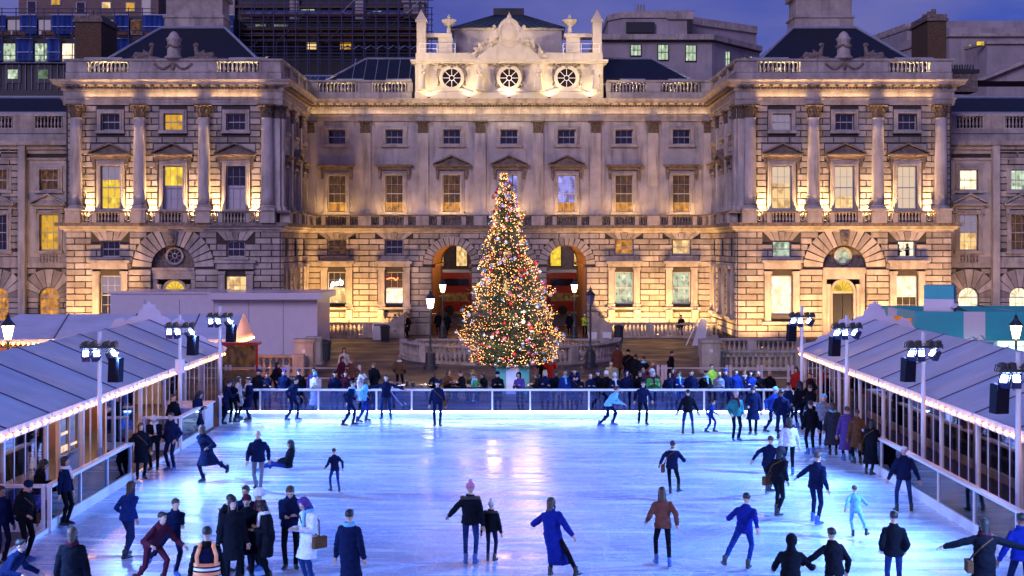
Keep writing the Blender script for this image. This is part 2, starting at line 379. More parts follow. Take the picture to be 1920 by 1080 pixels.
def capital(mb, c, w, z0, z1, r, flat=False, seed=0):
    rnd = random.Random(seed); h = z1-z0
    if flat: mb.box(c-r*.92, c+r*.92, w-.02, w+.1, z0, z1-.12)
    else: mb.lathe([(r*.86,0),(r*.9,h*.5),(r*1.15,h*.86)], (c, w, z0), 12)
    mb.box(c-r*1.45, c+r*1.45, w-(.05 if flat else r*1.4), w+(.3 if flat else r*1.45), z1-.12, z1)
    for tier, (a, b, o) in enumerate(((0,.42,.16),(.25,.72,.28),(.55,.95,.45))):
        n = 4 if flat else 10
        for i in range(n):
            if flat:
                x = c-r+2*r*(i+.5+.5*(tier % 2)*(i < n-1))/n; q = Vector((x, w+.1, 0)); d = Vector(((x-c)*.25, 1, 0)).normalized(); t = Vector((1,0,0))
            else:
                t0 = 2*pi*(i+.5*tier)/n; d = Vector((cos(t0), sin(t0), 0)); q = Vector((c, w, 0))+d*r*.88; t = Vector((-d.y, d.x, 0))
            lw = r*.24; g = rnd.uniform(.85, 1.15); z_a, z_b = z0+h*a, z0+h*b; e = d*o*r*g*.9
            ring = lambda q_, z_, hw_: [tuple(q_-t*hw_)[:2]+(z_,), tuple(q_+d*.03*1)[:2]+(z_,), tuple(q_+t*hw_)[:2]+(z_,)]
            mb.add(ring(q, z_a, lw)+ring(q+e*.35, (z_a+z_b)/2, lw*1.1)+ring(q+e, z_b, lw*.8)+ring(q+e*1.25, z_b-h*.09, lw*.5),
                   [(0,1,4,3),(1,2,5,4),(3,4,7,6),(4,5,8,7),(6,7,10,9),(7,8,11,10),(9,10,11)])
def column(fr, c, w, z0, z1, r, zc, flat=False, seed=0):
    """base z0, shaft to z1, capital to zc"""
    o = MB(fr)
    if flat:
        o.box(c-r*1.0, c+r*1.0, 0, .2, z0+.32, z1); o.box(c-r*1.2, c+r*1.2, 0, .3, z0+.12, z0+.32); o.box(c-r*1.35, c+r*1.35, 0, .36, z0, z0+.12)
        cc = pbuild(o, 'pilaster', smooth_wall)
    else:
        o.smooth = True
        H = z1-z0-.35; o.lathe([(r*(1-.13*(t/8)**1.6), .35+H*t/8) for t in range(9)], (c, w, z0), 20)
        o.smooth = False
        o.lathe([(r*1.35,.13),(r*1.38,.2),(r*1.15,.25),(r*1.22,.31),(r*1.02,.36)], (c, w, z0), 20); o.box(c-r*1.42, c+r*1.42, w-r*1.42, w+r*1.42, z0, z0+.13)
        o.lathe([(r*.95,0),(r*.95,.06)], (c, w, z1-.05), 20)
        cc = pbuild(o, 'column', smooth_wall)
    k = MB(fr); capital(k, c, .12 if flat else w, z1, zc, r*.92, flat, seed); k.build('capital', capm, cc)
    return cc
ZS = 8.24   # string course
BAYS = [k*4.455 for k in range(-3, 4)]
# ---- main range
RR = 1.53
gh = []      # ground floor holes
for k in (-3,-2,2,3): c = BAYS[k+3]; gh += [(c-.7,c+.7,6.2,7.37), (c-.7,c+.7,2.37,4.85)]
for k in (-1,0,1): c = BAYS[k+3]; gh.append((c-RR, c+RR, 0, 6.95, 0))
wm = MB(fr_main); wall(wm, -15.7, 15.7, 0, ZS-.3, gh, th=.6)
pbuild(wm, 'wall', backing)
rb = MB(fr_main)
rholes = [h for h in gh]+[(BAYS[k+3]-1.25, BAYS[k+3]+1.25, 1.9, 5.75) for k in (-3,-2,2,3)]+[(BAYS[k+3]-1.45, BAYS[k+3]+1.45, 7.42, 7.9) for k in (-3,-2,2,3)]
rustic(rb, -15.7, 15.7, .9, 7.86, 16, 1.55, rholes, [(BAYS[k+3], 5.42, 2.21) for k in (-1,0,1)])
for k in (-1,0,1): voussoirs(rb, BAYS[k+3], 5.42, RR, 2.2, 15, zmax=7.86)
for k in (-3,-2,2,3): flat_head(rb, BAYS[k+3], .8, 7.4, 7.86)
pbuild(rb, 'rusticated_stonework', ashlar)
for k in (-3,-2,2,3):
    c = BAYS[k+3]; tr = MB(fr_main)
    tr.box(c-.95, c+.95, 0, .28, 5.9, 6.12); tr.box(c-1.2, c+1.2, 0, .34, 5.72, 5.88); tr.box(c-1.42, c+1.42, 0, .5, 5.5, 5.7); tr.box(c-1.25, c+1.25, 0, .36, 5.26, 5.5)
    for s in (-1, 1): tr.box(c+s*.98-.24, c+s*.98+.24, 0, .22, 2.15, 5.02); tr.box(c+s*.98-.3, c+s*.98+.3, 0, .3, 5.02, 5.2); tr.box(c+s*.98-.3, c+s*.98+.3, 0, .3, 2.13, 2.35)
    for s in (-1, 1): tr.box(c+s*1.0-.26, c+s*1.0+.26, 0, .45, 1.2, 1.95); tr.box(c+s*1.0-.2, c+s*1.0+.2, .45, .55, 1.45, 1.95)
    tr.box(c-1.4, c+1.4, 0, .42, 1.97, 2.12); pbuild(tr, 'window_surround', stone)
for a_, b_ in ((-15.7, -1.5-4.455-.1), (1.5+4.455+.1, 15.7)): tr = MB(fr_main); tr.box(a_, b_, 0, .35, 0, .88); pbuild(tr, 'plinth', stone)
wt = {-3:[(.5,'warm'),(1,'dim')], -2:[(.48,'white'),(1,'dim')], 2:[(1,'green')], 3:[(1,'green')]}
mzz = {-3:'dim', -2:'dusk', 2:'ora', 3:'warm'}
for k in (-3,-2,2,3):
    c = BAYS[k+3]; window(fr_main, c, 2.37, 4.85, .7, 3, 4, wt[k]); window(fr_main, c, 6.2, 7.37, .7, 3, 2, [(1, mzz[k])])
# upper floors main
uh = []
for c in BAYS: uh += [(c-.7,c+.7,9.48,12.38), (c-.7,c+.7,14.73,15.9)]
um = MB(fr_main); wall(um, -15.7, 15.7, ZS, 16.55, uh, w=0)
pbuild(um, 'upper_wall', smooth_wall)
for k in range(-3, 4):
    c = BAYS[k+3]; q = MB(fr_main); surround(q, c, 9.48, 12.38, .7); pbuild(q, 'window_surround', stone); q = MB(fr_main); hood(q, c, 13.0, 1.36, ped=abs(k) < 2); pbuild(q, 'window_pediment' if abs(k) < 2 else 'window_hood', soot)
    q = MB(fr_main); surround(q, c, 14.73, 15.9, .7, .27); pbuild(q, 'window_surround', stone)
for k in range(-3, 4):
    c = BAYS[k+3]
    low = {-3:'dim',-2:'ora',-1:'dim',0:'blue',1:'blue',2:'dim',3:'dim'}[k]
    window(fr_main, c, 9.48, 12.38, .7, 3, 4, [(.27,'ora' if k else 'blue'), (1, low if low != 'ora' else 'dim')])
    window(fr_main, c, 14.73, 15.9, .7, 3, 2, [(1,'dusk')])
for i, u in enumerate((-15.45,-11.14,-6.68,-2.23,2.23,6.68,11.14,15.45)): column(fr_main, u, 0, 9.3, 15.62, .42, 16.55, True, i)
# ---- pavilions
def pavilion(C, kinds, side):
    fr = fr_pav(C); WB = (-4.3, 0, 4.3)
    g = []
    for c in (-4.3, 4.3): g += [(c-.62,c+.62,6.12,7.22), (c-.72,c+.72,2.17,4.84)]
    g.append((-1.5, 1.5, 0, 6.93, 0))
    m = MB(fr); wall(m, -PH, PH, 0, ZS-.3, g)
    m.box(-PH+.01, PH-.01, -5, -2.3, 0, 16.5); m.box(-PH+.01, -PH+.5, -2.3, -.6, 0, 16.5); m.box(PH-.5, PH-.01, -2.3, -.6, 0, 16.5)
    pbuild(m, 'wall', backing)
    r = MB(fr); rh = g+[(c-1.2, c+1.2, 1.8, 5.25) for c in (-4.3, 4.3)]+[(c-1.3, c+1.3, 7.3, 7.9) for c in (-4.3, 4.3)]
    rustic(r, -PH, PH, .6, 7.86, 17, 1.5, rh, [(0, 5.43, 2.85)], proud=.1)
    voussoirs(r, 0, 5.43, 1.5, 2.8, 15, zmax=7.86)
    for c in (-4.3, 4.3): flat_head(r, c, .72, 7.26, 7.86)
    uh2 = []
    for c in WB: uh2 += [(c-.68,c+.68,9.4,12.38), (c-.66,c+.66,14.8,15.97)]
    rustic(r, -PH+.1, PH-.1, 9.27, 16.5, 17, 1.5, uh2+[(c-1.05,c+1.05,9.2,12.75) for c in WB]+[(c-.95,c+.95,14.35,16.3) for c in WB]+[(c-1.35,c+1.35,12.6,13.9) for c in WB], proud=.07)
    pbuild(r, 'rusticated_stonework', ashlar)
    u = MB(fr); wall(u, -PH, PH, ZS, 16.55, uh2)
    pbuild(u, 'upper_wall', backing)
    for c in WB:
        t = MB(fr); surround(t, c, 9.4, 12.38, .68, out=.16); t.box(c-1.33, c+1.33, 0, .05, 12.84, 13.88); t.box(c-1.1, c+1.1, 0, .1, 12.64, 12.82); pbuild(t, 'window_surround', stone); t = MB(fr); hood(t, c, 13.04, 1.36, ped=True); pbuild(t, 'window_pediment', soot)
        t = MB(fr); surround(t, c, 14.8, 15.97, .66, .27, out=.14); pbuild(t, 'window_surround', stone)
    for c in (-4.3, 4.3):
        t = MB(fr)
        t.box(c-.9, c+.9, 0, .3, 5.95, 6.1); t.box(c-1.42, c+1.42, 0, .52, 5.72, 5.9); t.box(c-1.25, c+1.25, 0, .36, 5.3, 5.72)
        for s in (-1, 1): t.box(c+s*.98-.22, c+s*.98+.22, 0, .24, 1.7, 4.95); t.box(c+s*.98-.28, c+s*.98+.28, 0, .32, 4.95, 5.15)
        t.box(c-1.4, c+1.4, 0, .4, 1.5, 1.7); pbuild(t, 'window_surround', stone)
    # doorway: lunette with round window, entablature, small columns, fanlight and door
    d = MB(fr)
    d.prism([(-1.5, 5.43), (1.5, 5.43)]+[(1.5*cos(pi*i/16), 5.43+1.5*sin(pi*i/16)) for i in range(17)], -.62, -.5)
    doorway = pbuild(d, 'doorway', grime)
    e = MB(fr); e.box(-1.5, 1.5, -.5, -.05, 5.0, 5.2); e.box(-1.46, 1.46, -.5, .08, 5.2, 5.4); e.box(-1.45, 1.45, -.5, -.1, 4.6, 5.0)
    for s in (-1, 1):
        e.box(s*1.32-.16, s*1.32+.16, -.5, -.2, 0, 4.6); e.lathe([(.15,0),(.13,3.3)], (s*1.02, -.25, .6), 12); e.lathe([(.13,0),(.2,.35)], (s*1.02, -.25, 3.9), 8)
    e.box(-.9, .9, -.6, -.3, 3.62, 3.76)
    n = 12
    for i in range(n):
        a0, a1 = pi*i/n, pi*(i+1)/n; e.prism([(.7*cos(a0), 3.76+.7*sin(a0)), (.7*cos(a1), 3.76+.7*sin(a1)), (.88*cos(a1), 3.76+.85*sin(a1)), (.88*cos(a0), 3.76+.85*sin(a0))], -.55, -.3)
    e.box(-.9, -.72, -.55, -.3, 0, 3.62); e.box(.72, .9, -.55, -.3, 0, 3.62)
    e.build('door_surround', stone, doorway)
    f = MB(fr); f.prism([(.69*cos(pi*i/12), 3.77+.69*sin(pi*i/12)) for i in range(13)], -.6, -.5); f.build('fanlight', G['yel'], doorway)
    f = MB(fr)
    for i in range(1, 6): a = pi*i/6; f.tube((.1*cos(a), -.48, 3.78+.1*sin(a)), (.68*cos(a), -.48, 3.78+.68*sin(a)), .015, n=4)
    f.box(-.7, -.02, -.6, -.5, .1, 3.6); f.box(.02, .7, -.6, -.5, .1, 3.6); f.build('door', dark, doorway)
    # round window
    f = MB(fr); M = Matrix.Translation((0, -.4, 6.2))@Matrix.Rotation(R(90), 4, 'X')
    def ringp(r0, r1, y0, y1, n=20):
        for i in range(n):
            a0, a1 = 2*pi*i/n, 2*pi*(i+1)/n; f.prism([(r0*cos(a0), 6.2+r0*sin(a0)), (r0*cos(a1), 6.2+r0*sin(a1)), (r1*cos(a1), 6.2+r1*sin(a1)), (r1*cos(a0), 6.2+r1*sin(a0))], y0, y1)
    ringp(.48, .62, -.5, -.3); ringp(.14, .19, -.44, -.38, 10)
    for i in range(8): a = 2*pi*i/8; f.tube((.18*cos(a), -.41, 6.2+.18*sin(a)), (.49*cos(a), -.41, 6.2+.49*sin(a)), .02, n=4)
    rw = f.build('round_window', stone, doorway)
    f = MB(fr); f.prism([(.5*cos(2*pi*i/20), 6.2+.5*sin(2*pi*i/20)) for i in range(20)], -.49, -.45); f.build('pane', G['dusk' if side < 0 else 'green'], rw)
    # keystone mask
    f = MB(fr); f.prism([(-.2,6.95),(.2,6.95),(.32,7.9),(-.32,7.9)], .02, .32); f.smooth = True; f.ell((0,.34,7.45), (.2,.14,.3)); f.ell((0,.48,7.42), (.05,.06,.08), 6, 4); f.ell((0,.4,7.2), (.14,.1,.14)); f.build('keystone_mask', grime, doorway)
    for c, kk in zip(WB, kinds['big']): window(fr, c, 9.4, 12.38, .68, 3, 4, kk)
    for c, kk in zip(WB, kinds['small']): window(fr, c, 14.8, 15.97, .66, 3, 2, kk)
    for c, kk in zip((-4.3, 4.3), kinds['mezz']):
        o_ = window(fr, c, 6.12, 7.22, .62, 3, 2, kk)
        if side > 0 and c > 0:      # the room behind this window is open: two men stand in it
            o_.data = o_.data; pn = o_.children[0]; bpy.data.objects.remove(pn); bk = MB(fr); bk.box(c-1.3, c+1.3, -2.2, -2.1, 5.5, 7.9); bk.build('lit_room_wall', G['white'], o_)
            fl = MB(fr); fl.box(c-1.3, c+1.3, -2.1, -.61, 5.4, 5.5); fl.build('room_floor', stone, o_)
    for c, kk in zip((-4.3, 4.3), kinds['low']): window(fr, c, 2.17, 4.84, .72, 3, 4, kk)
    for i, uu in enumerate((-6.55,-2.2,2.2,6.5)): column(fr, uu, .42, 9.3, 15.62, .43, 16.55, False, i+20)
    column(fr, 7.05*(-side), 0, 9.3, 15.62, .3, 16.55, True, 40)
pavilion(PL, dict(big=[[(.68,'yel'),(1,'pale')], [(.55,'shut'),(1,'yel')], [(.55,'shut'),(1,'dusk')]], small=[[(1,'dusk')], [(1,'amber')], [(1,'dusk')]],
    mezz=[[(1,'dusk')], [(1,'dusk')]], low=[[(.55,'dusk'),(1,'pale')], [(1,'warm')]]), -1)
pavilion(PR, dict(big=[[(.6,'warm'),(1,'blind')], [(.3,'warm'),(1,'blind')], [(1,'blind')]], small=[[(1,'pale')], [(1,'dusk')], [(1,'dusk')]],
    mezz=[[(1,'green')], [(1,'white')]], low=[[(1,'white')], [(.45,'dim'),(1,'white')]]), 1)
# ---- inner returns of the pavilions
RW = (2.0, 6.0, 10.0)
for fr, lit in ((fr_retL, 'yel'), (fr_retR, 'dusk')):
    g = []; u_ = []
    for c in RW: g += [(c-.6,c+.6,6.12,7.22), (c-.6,c+.6,2.3,4.84)]; u_ += [(c-.62,c+.62,9.4,12.38), (c-.6,c+.6,14.8,15.97)]
    m = MB(fr); wall(m, .61, 11.9, 0, ZS-.3, g); pbuild(m, 'wall', backing)
    r = MB(fr); rustic(r, .02, 11.8, .6, 7.86, 17, 1.5, g+[(c-1.0,c+1.0,2.0,5.2) for c in RW]); rustic(r, .02, 11.8, 9.27, 16.5, 17, 1.5, u_+[(c-.95,c+.95,9.2,13.5) for c in RW], proud=.06); pbuild(r, 'rusticated_stonework', ashlar)
    m = MB(fr); wall(m, .61, 11.9, ZS, 16.55, u_)
    pbuild(m, 'upper_wall', smooth_wall)
    for i, c in enumerate(RW):
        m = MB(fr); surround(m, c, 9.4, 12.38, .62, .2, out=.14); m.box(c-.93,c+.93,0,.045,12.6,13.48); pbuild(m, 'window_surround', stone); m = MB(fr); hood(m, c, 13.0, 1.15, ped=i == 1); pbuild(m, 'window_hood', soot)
        m = MB(fr); surround(m, c, 14.8, 15.97, .6, .22, out=.14); pbuild(m, 'window_surround', stone)
    for c in RW:
        m = MB(fr); m.box(c-1.1, c+1.1, 0, .45, 5.3, 5.55)
        for s in (-1, 1): m.box(c+s*.85-.2, c+s*.85+.2, 0, .25, 1.9, 5.3)
        m.box(c-1.1, c+1.1, 0, .4, 1.75, 1.95); pbuild(m, 'window_surround', stone)
    for i, c in enumerate(RW):
        window(fr, c, 9.4, 12.38, .62, 3, 4, [(1, lit if i == 2 else 'dusk')]); window(fr, c, 14.8, 15.97, .6, 3, 2, [(1, 'amber' if (i == 2 and lit == 'yel') else 'dusk')])
        window(fr, c, 6.12, 7.22, .6, 3, 2, [(1,'dusk')]); window(fr, c, 2.3, 4.84, .6, 3, 4, [(1,'dim')])
    for i, c in enumerate((.4, 4.0, 8.0)): column(fr, c, 0, 9.3, 15.62, .36, 16.55, True, 60+i)
# ---- horizontal bands following the plan outline
OL = [(PL-PH, 99), (PL-PH, YF), (PL+PH, YF), (PL+PH, YM), (PR-PH, YM), (PR-PH, YF), (PR+PH, YF), (PR+PH, 99)]
b = MB()
b.sweep(OL, [(-.5,7.86),(.12,7.86),(.16,7.98),(.34,8.04),(.36,8.14),(.42,8.24),(-.5,8.24)])      # string cornice
b.sweep(OL, [(-.5,16.55),(.16,16.55),(.16,16.72),(.20,16.72),(.20,16.9),(.26,16.9),(.30,17.02),(.16,17.02),(.16,17.5),(-.5,17.5)])
b.sweep(OL, [(-.5,17.5),(.24,17.5),(.28,17.62),(.28,17.76),(.62,17.86),(.72,17.9),(.74,18.04),(.88,18.2),(.88,18.24),(-.5,18.24)])
pbuild(b, 'cornice', stone)
dn = MB()
for i in range(len(OL)-1):
    p, q = Vector(OL[i]), Vector(OL[i+1]); d = (q-p).normalized(); nn = Vector((d.y, -d.x)); Ln = (q-p).length; k = int(Ln/.22)
    for j in range(k):
        c = p+d*((j+.5)*Ln/k); a = c+nn*.26; M = Matrix.Translation((a.x, a.y, 0))@Matrix.Rotation(math.atan2(d.y, d.x), 4, 'Z')
        dn.box(-.06, .06, -.12, .02, 17.62, 17.75, M)
    k = int(Ln/.62)
    for j in range(k):
        c = p+d*((j+.5)*Ln/k); a = c+nn*.5; M = Matrix.Translation((a.x, a.y, 0))@Matrix.Rotation(math.atan2(d.y, d.x), 4, 'Z')
        dn.box(-.1, .1, -.2, .16, 17.77, 17.86, M)
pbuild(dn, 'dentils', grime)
# balcony: plinth, balusters, rail (first floor)
bl = MB(); bl.sweep(OL, [(-.02,8.24),(.62,8.24),(.62,8.5),(-.02,8.5)]); bl.sweep(OL, [(.36,9.14),(.66,9.14),(.70,9.19),(.70,9.27),(.36,9.27)])
bb = MB()
def bal_front(fr, u0, u1, wins, cols, wcol):
    for c, hw in cols: m1 = MB(fr); m1.box(c-hw, c+hw, 0, .88 if hw == .5 and not wcol else .69, 8.46, 9.3); pbuild(m1, 'balcony_pedestal', stone)
    for c in wins:
        for s in (-1, 1): m1 = MB(fr); m1.box(c+s*.95-.16, c+s*.95+.16, .3, .64, 8.5, 9.14); pbuild(m1, 'balcony_pier', stone)
    ivs = sorted([(c-hw, c+hw) for c, hw in cols]+[(c+s*.95-.16, c+s*.95+.16) for c in wins for s in (-1, 1)]); x = u0
    for a, q in ivs+[(u1, u1)]:
        if a-x > .2: m2 = MB(fr); balusters(m2, (x, .5, 0), (a, .5, 0), 8.5, .64, .2, 6, .95); pbuild(m2, 'balusters', grime if wcol else stone)
        x = max(x, q)
bal_front(fr_main, -15.0, 15.0, BAYS, [(u, .5) for u in (-15.4,-11.14,-6.68,-2.23,2.23,6.68,11.14,15.4)], 1)
for C in (PL, PR): bal_front(fr_pav(C), -7.2, 7.2, (-4.3,0,4.3), [(u, .5) for u in (-6.65,-2.2,2.2,6.6)], 0)
for fr in (fr_retL, fr_retR): bal_front(fr, .5, 11.2, RW, [(.2,.4),(4,.4),(8,.4),(11.6,.4)], 1)
pbuild(bl, 'balcony', grime)
# parapet
pp = MB()
for pth in (OL[:4]+[(XB-7.55, YM)], [(XB+7.55, YM)]+OL[4:]):
    pp.sweep(pth, [(-.45,18.24),(.05,18.24),(.05,18.78),(.1,18.82),(-.45,18.82)]); pp.sweep(pth, [(-.42,19.52),(.08,19.52),(.16,19.6),(.16,19.72),(-.42,19.72)])
pq = MB()
def parapet(fr, u0, u1, solids, fat=1.15):
    x = u0
    for a, q in solids+[(u1, u1)]:
        if a-x > .2: m2 = MB(fr); balusters(m2, (x, -.17, 0), (a, -.17, 0), 18.82, .7, .27, 8, fat); pbuild(m2, 'balusters', stone)
        if q > a: m1 = MB(fr); m1.box(a, q, -.42, .06, 18.82, 19.52); pbuild(m1, 'parapet_pedestal', stone)
        x = q
parapet(fr_main, -15.6, -7.5, [(-15.7,-14.9),(-11.75,-10.6),(-7.9,-7.5)])
parapet(fr_main, 7.5, 15.6, [(7.5,7.9),(10.6,11.75),(14.9,15.7)])
for C in (PL, PR): parapet(fr_pav(C), -PH, PH, [(-PH,-5.9),(-3.0,3.0),(5.9,PH)])
for fr in (fr_retL, fr_retR): parapet(fr, .5, 11.7, [(.0,1.0),(3.6,4.3),(7.2,7.9),(11.0,11.9)])
pbuild(pp, 'parapet', stone)
# ---- body volume behind walls (keeps light out) and roofs
v = MB(); v.box(PL-PH+.02, PL+PH-.62, YF+2.31, YM+8, .0, 16.4); v.box(PR-PH+.62, PR+PH-.02, YF+2.31, YM+8, 0, 16.4); v.box(PL-PH+.02, PL+PH-.62, YF+.45, YM+8, 16.6, 18.2); v.box(PR-PH+.62, PR+PH-.02, YF+.45, YM+8, 16.6, 18.2)
v.box(PL+PH, PR-PH, YM+.9, YM+9, 8.3, 18.2); pbuild(v, 'inner_walls', backing)
def hip(mb, x0, x1, y0, y1, xa, xb, ya, yb, z0, z1): mb.add([(x0,y0,z0),(x1,y0,z0),(x1,y1,z0),(x0,y1,z0),(xa,ya,z1),(xb,ya,z1),(xb,yb,z1),(xa,yb,z1)], [(0,1,5,4),(1,2,6,5),(2,3,7,6),(3,0,4,7),(4,5,6,7)])
for C in (PL, PR):
    r = MB(); y0 = YF+1.2; hip(r, C-6.5, C+6.5, y0, y0+12, C-2.3, C+2.3, y0+4.5, y0+7.5, 18.9, 22.75)
    rf = pbuild(r, 'roof', slate)
    e = MB()
    for a, q in (((C-6.5,y0,18.95),(C-2.3,y0+4.5,22.8)), ((C+6.5,y0,18.95),(C+2.3,y0+4.5,22.8)), ((C-2.3,y0+4.5,22.8),(C+2.3,y0+4.5,22.8))): e.tube(a, q, .1, n=6)
    for s in (-1, 1): e.box(C+s*5.0-1.3, C+s*5.0+1.3, YF+.5, YF+1.0, 19.78, 19.9)
    e.build('roof_flashing', lead, rf)
    c = MB(); c.box(C-2.15, C+2.15, y0+4.7, y0+7.3, 22.7, 23.6); c.box(C-2.25, C+2.25, y0+4.6, y0+7.4, 23.55, 23.7); c.box(C-2.05, C+2.05, y0+4.8, y0+7.2, 23.7, 25.0); c.box(C-2.3, C+2.3, y0+4.5, y0+7.5, 25.0, 25.3)
    ch = c.build('chimney', stone, rf)
    for i in range(7):
        p = MB(); p.lathe([(.15,0),(.13,.4),(.18,.45),(.17,.6)], (C-1.8+i*.6, y0+6, 25.3), 8); p.build('chimney_pot', grime, ch)
for s, x0, x1 in ((-1, XB-14.7, XB-7.35), (1, XB+7.35, XB+14.7)):
    r = MB(); ya = YM+1.0; yb = YM+6; xe = x0 if s < 0 else x1; xi = x1 if s < 0 else x0; xr = xe-s*3.2
    r.add([(xe,ya,19.6),(xi,ya,19.6),(xi,ya+3,21.9),(xr,ya+3,21.9),(xe,yb+1,19.6)], [(0,1,2,3),(0,3,4)]); rf = pbuild(r, 'roof', slate)
    e = MB(); e.tube((xe,ya,19.65), (xr,ya+3,21.95), .09, n=6); e.tube((xr,ya+3,21.95), (xi,ya+3,21.95), .09, n=6)
    if s < 0:
        for i in range(6): xx = xi-.9*i-.5; e.tube((xx,ya+.02,19.66), (xx,ya+3,21.94), .03, n=4)
    for q in (-1.4, 2.4): e.box((x0+x1)/2+q-1.0, (x0+x1)/2+q+1.0, YM+.5, YM+.85, 19.78, 19.9)
    e.build('roof_flashing', lead, rf)
# ---- attic storey with round windows, statues and crest
at = MB(fr_main); oc = [BAYS[2], BAYS[3], BAYS[4]]
def fr_at(p): return (XB+p[0], YM-p[1], p[2])
at.box(-7.3, 7.3, -1.5, .1, 18.24, 18.8); at.box(-7.3, 7.3, -1.5, -.12, 18.8, 21.0)
for u in (-6.72,-2.23,2.23,6.72): at.box(u-.5, u+.5, -.12, .12, 18.8, 21.0)
for c in oc:
    for i in range(24):
        a0, a1 = 2*pi*i/24, 2*pi*(i+1)/24; at.prism([(c+.72*cos(a0), 19.9+.72*sin(a0)), (c+.72*cos(a1), 19.9+.72*sin(a1)), (c+.98*cos(a1), 19.9+.98*sin(a1)), (c+.98*cos(a0), 19.9+.98*sin(a0))], -.12, .12)
    at.prism([(c-1.6,18.82),(c+1.6,18.82),(c+.7,19.1),(c-.7,19.1)], -.1, .14)
at.sweep([(-7.35,1.5),(-7.35,-.15),(7.35,-.15),(7.35,1.5)], [(-.5,21.0),(.1,21.0),(.3,21.15),(.34,21.3),(-.5,21.3)]) if False else at.box(-7.5, 7.5, -1.6, .3, 21.0, 21.12)
at.box(-7.65, 7.65, -1.7, .42, 21.12, 21.28); at.box(-7.25, 7.25, -1.3, .0, 21.28, 21.85)
atp = pbuild(at, 'attic', mat('pale_stone', (.62,.55,.45), .8, noise=.2, nscale=.8, streak=.35))
for c in oc:
    f = MB(fr_main); f.prism([(c+.72*cos(2*pi*i/24), 19.9+.72*sin(2*pi*i/24)) for i in range(24)], -.118, -.08); pn = MB(fr_main)
    for i in range(8): a = 2*pi*i/8; pn.tube((c+.2*cos(a), -.04, 19.9+.2*sin(a)), (c+.73*cos(a), -.04, 19.9+.73*sin(a)), .03, n=4)
    for i in range(12): a0, a1 = 2*pi*i/12, 2*pi*(i+1)/12; pn.tube((c+.2*cos(a0), -.04, 19.9+.2*sin(a0)), (c+.2*cos(a1), -.04, 19.9+.2*sin(a1)), .03, n=4)
    w0 = pbuild(pn, 'window', paintw); f.build('pane', mat('oculus_pane', (.012,.008,.012), .6, spec=.1), w0)
    sw = MB(fr_main); sw.smooth = True; rnd = random.Random(int(c*10))
    for i in range(9): t = i/8; sw.ell((c-.95+1.9*t, .12, 20.83+.08*math.cos(t*18)), (.13,.1,.1), 7, 5)
    for s in (-1, 1):
        for i in range(7): sw.ell((c+s*(1.05+.06*sin(i)), .06, 20.5-i*.19), (.09,.08,.11), 7, 5)
    sw.build('swag', grime, w0)
# upper pavilion wall with lunette, roof, urns, turrets
up = MB(fr_main)
up.box(-4.4, 4.2, -6.5, -3.2, 21.8, 24.1); up.box(-4.6, 4.4, -6.6, -3.1, 24.1, 24.3)
for s in (-1, 1):
    up.box(s*6.85-.35, s*6.85+.35, -1.2, -.3, 21.8, 24.3); up.box(s*6.85-.45, s*6.85+.45, -1.3, -.2, 24.3, 24.5); up.prism([(s*6.85-.42,24.5),(s*6.85+.42,24.5),(s*6.85,25.3)], -1.2, -.4)
    up.box(s*5.0-.55, s*5.0+.55, -2.2, -1.0, 21.8, 23.2); up.box(s*5.7-1.4, s*5.7+1.2, -2.3, -.9, 23.2, 23.5)
    up.lathe([(.2,0),(.16,.5),(.1,.6),(.45,.85),(.62,1.05),(.6,1.15),(.25,1.25),(.1,1.3),(.14,1.45),(.02,1.6)], (s*4.75, -1.6, 23.5), 14)
upo = up.build('attic_superstructure', MT['pale_stone'], atp)
lu = MB(fr_main)
for i in range(20):
    a0, a1 = pi*i/20, pi*(i+1)/20; lu.prism([(2.95*cos(a0)-.1, 21.85+1.75*sin(a0)), (2.95*cos(a1)-.1, 21.85+1.75*sin(a1)), (2.75*cos(a1)-.1, 21.85+1.6*sin(a1)), (2.75*cos(a0)-.1, 21.85+1.6*sin(a0))], -3.2, -3.08)
for x in (-1.2, 1.0): lu.box(x-.05, x+.05, -3.19, -3.09, 21.85, 23.5)
lu.build('lunette', grime, upo)
rf = MB(fr_main); rf.add([(-4.7,-2.9,24.3),(4.5,-2.9,24.3),(4.5,-10,24.3),(-4.7,-10,24.3),(-1.3,-5.5,25.7),(1.2,-5.5,25.7),(1.2,-7.5,25.7),(-1.3,-7.5,25.7)], [(0,1,5,4),(1,2,6,5),(2,3,7,6),(3,0,4,7),(4,5,6,7)])
copper = mat('green_lead_roof', (.05,.10,.13), .5, noise=.4)
ro = rf.build('attic_roof', copper, atp); rs = MB(fr_main); rs.box(-1.3, 1.2, -7.4, -5.6, 25.7, 26.3)
for i in range(-8, 9): x = i*.55-.1; t = max(0, (abs(x)-1.25)/3.4); rs.tube((x, -2.92, 24.34), (x*(.28+.0*t), -5.5, 25.72), .03, n=4)
rs.build('roof_lantern', slate, ro)
rl = MB(fr_main)
for s in (-1, 1):
    for x in (4.2, 5.6, 7.0): rl.tube((s*x, .0-.3, 21.85), (s*x, -.3, 22.6), .03, n=5)
    for z in (22.6, 22.2): rl.tube((s*4.2, -.3, z), (s*7.0, -.3, z), .025, n=5)
rl.build('handrail', paintw, atp)
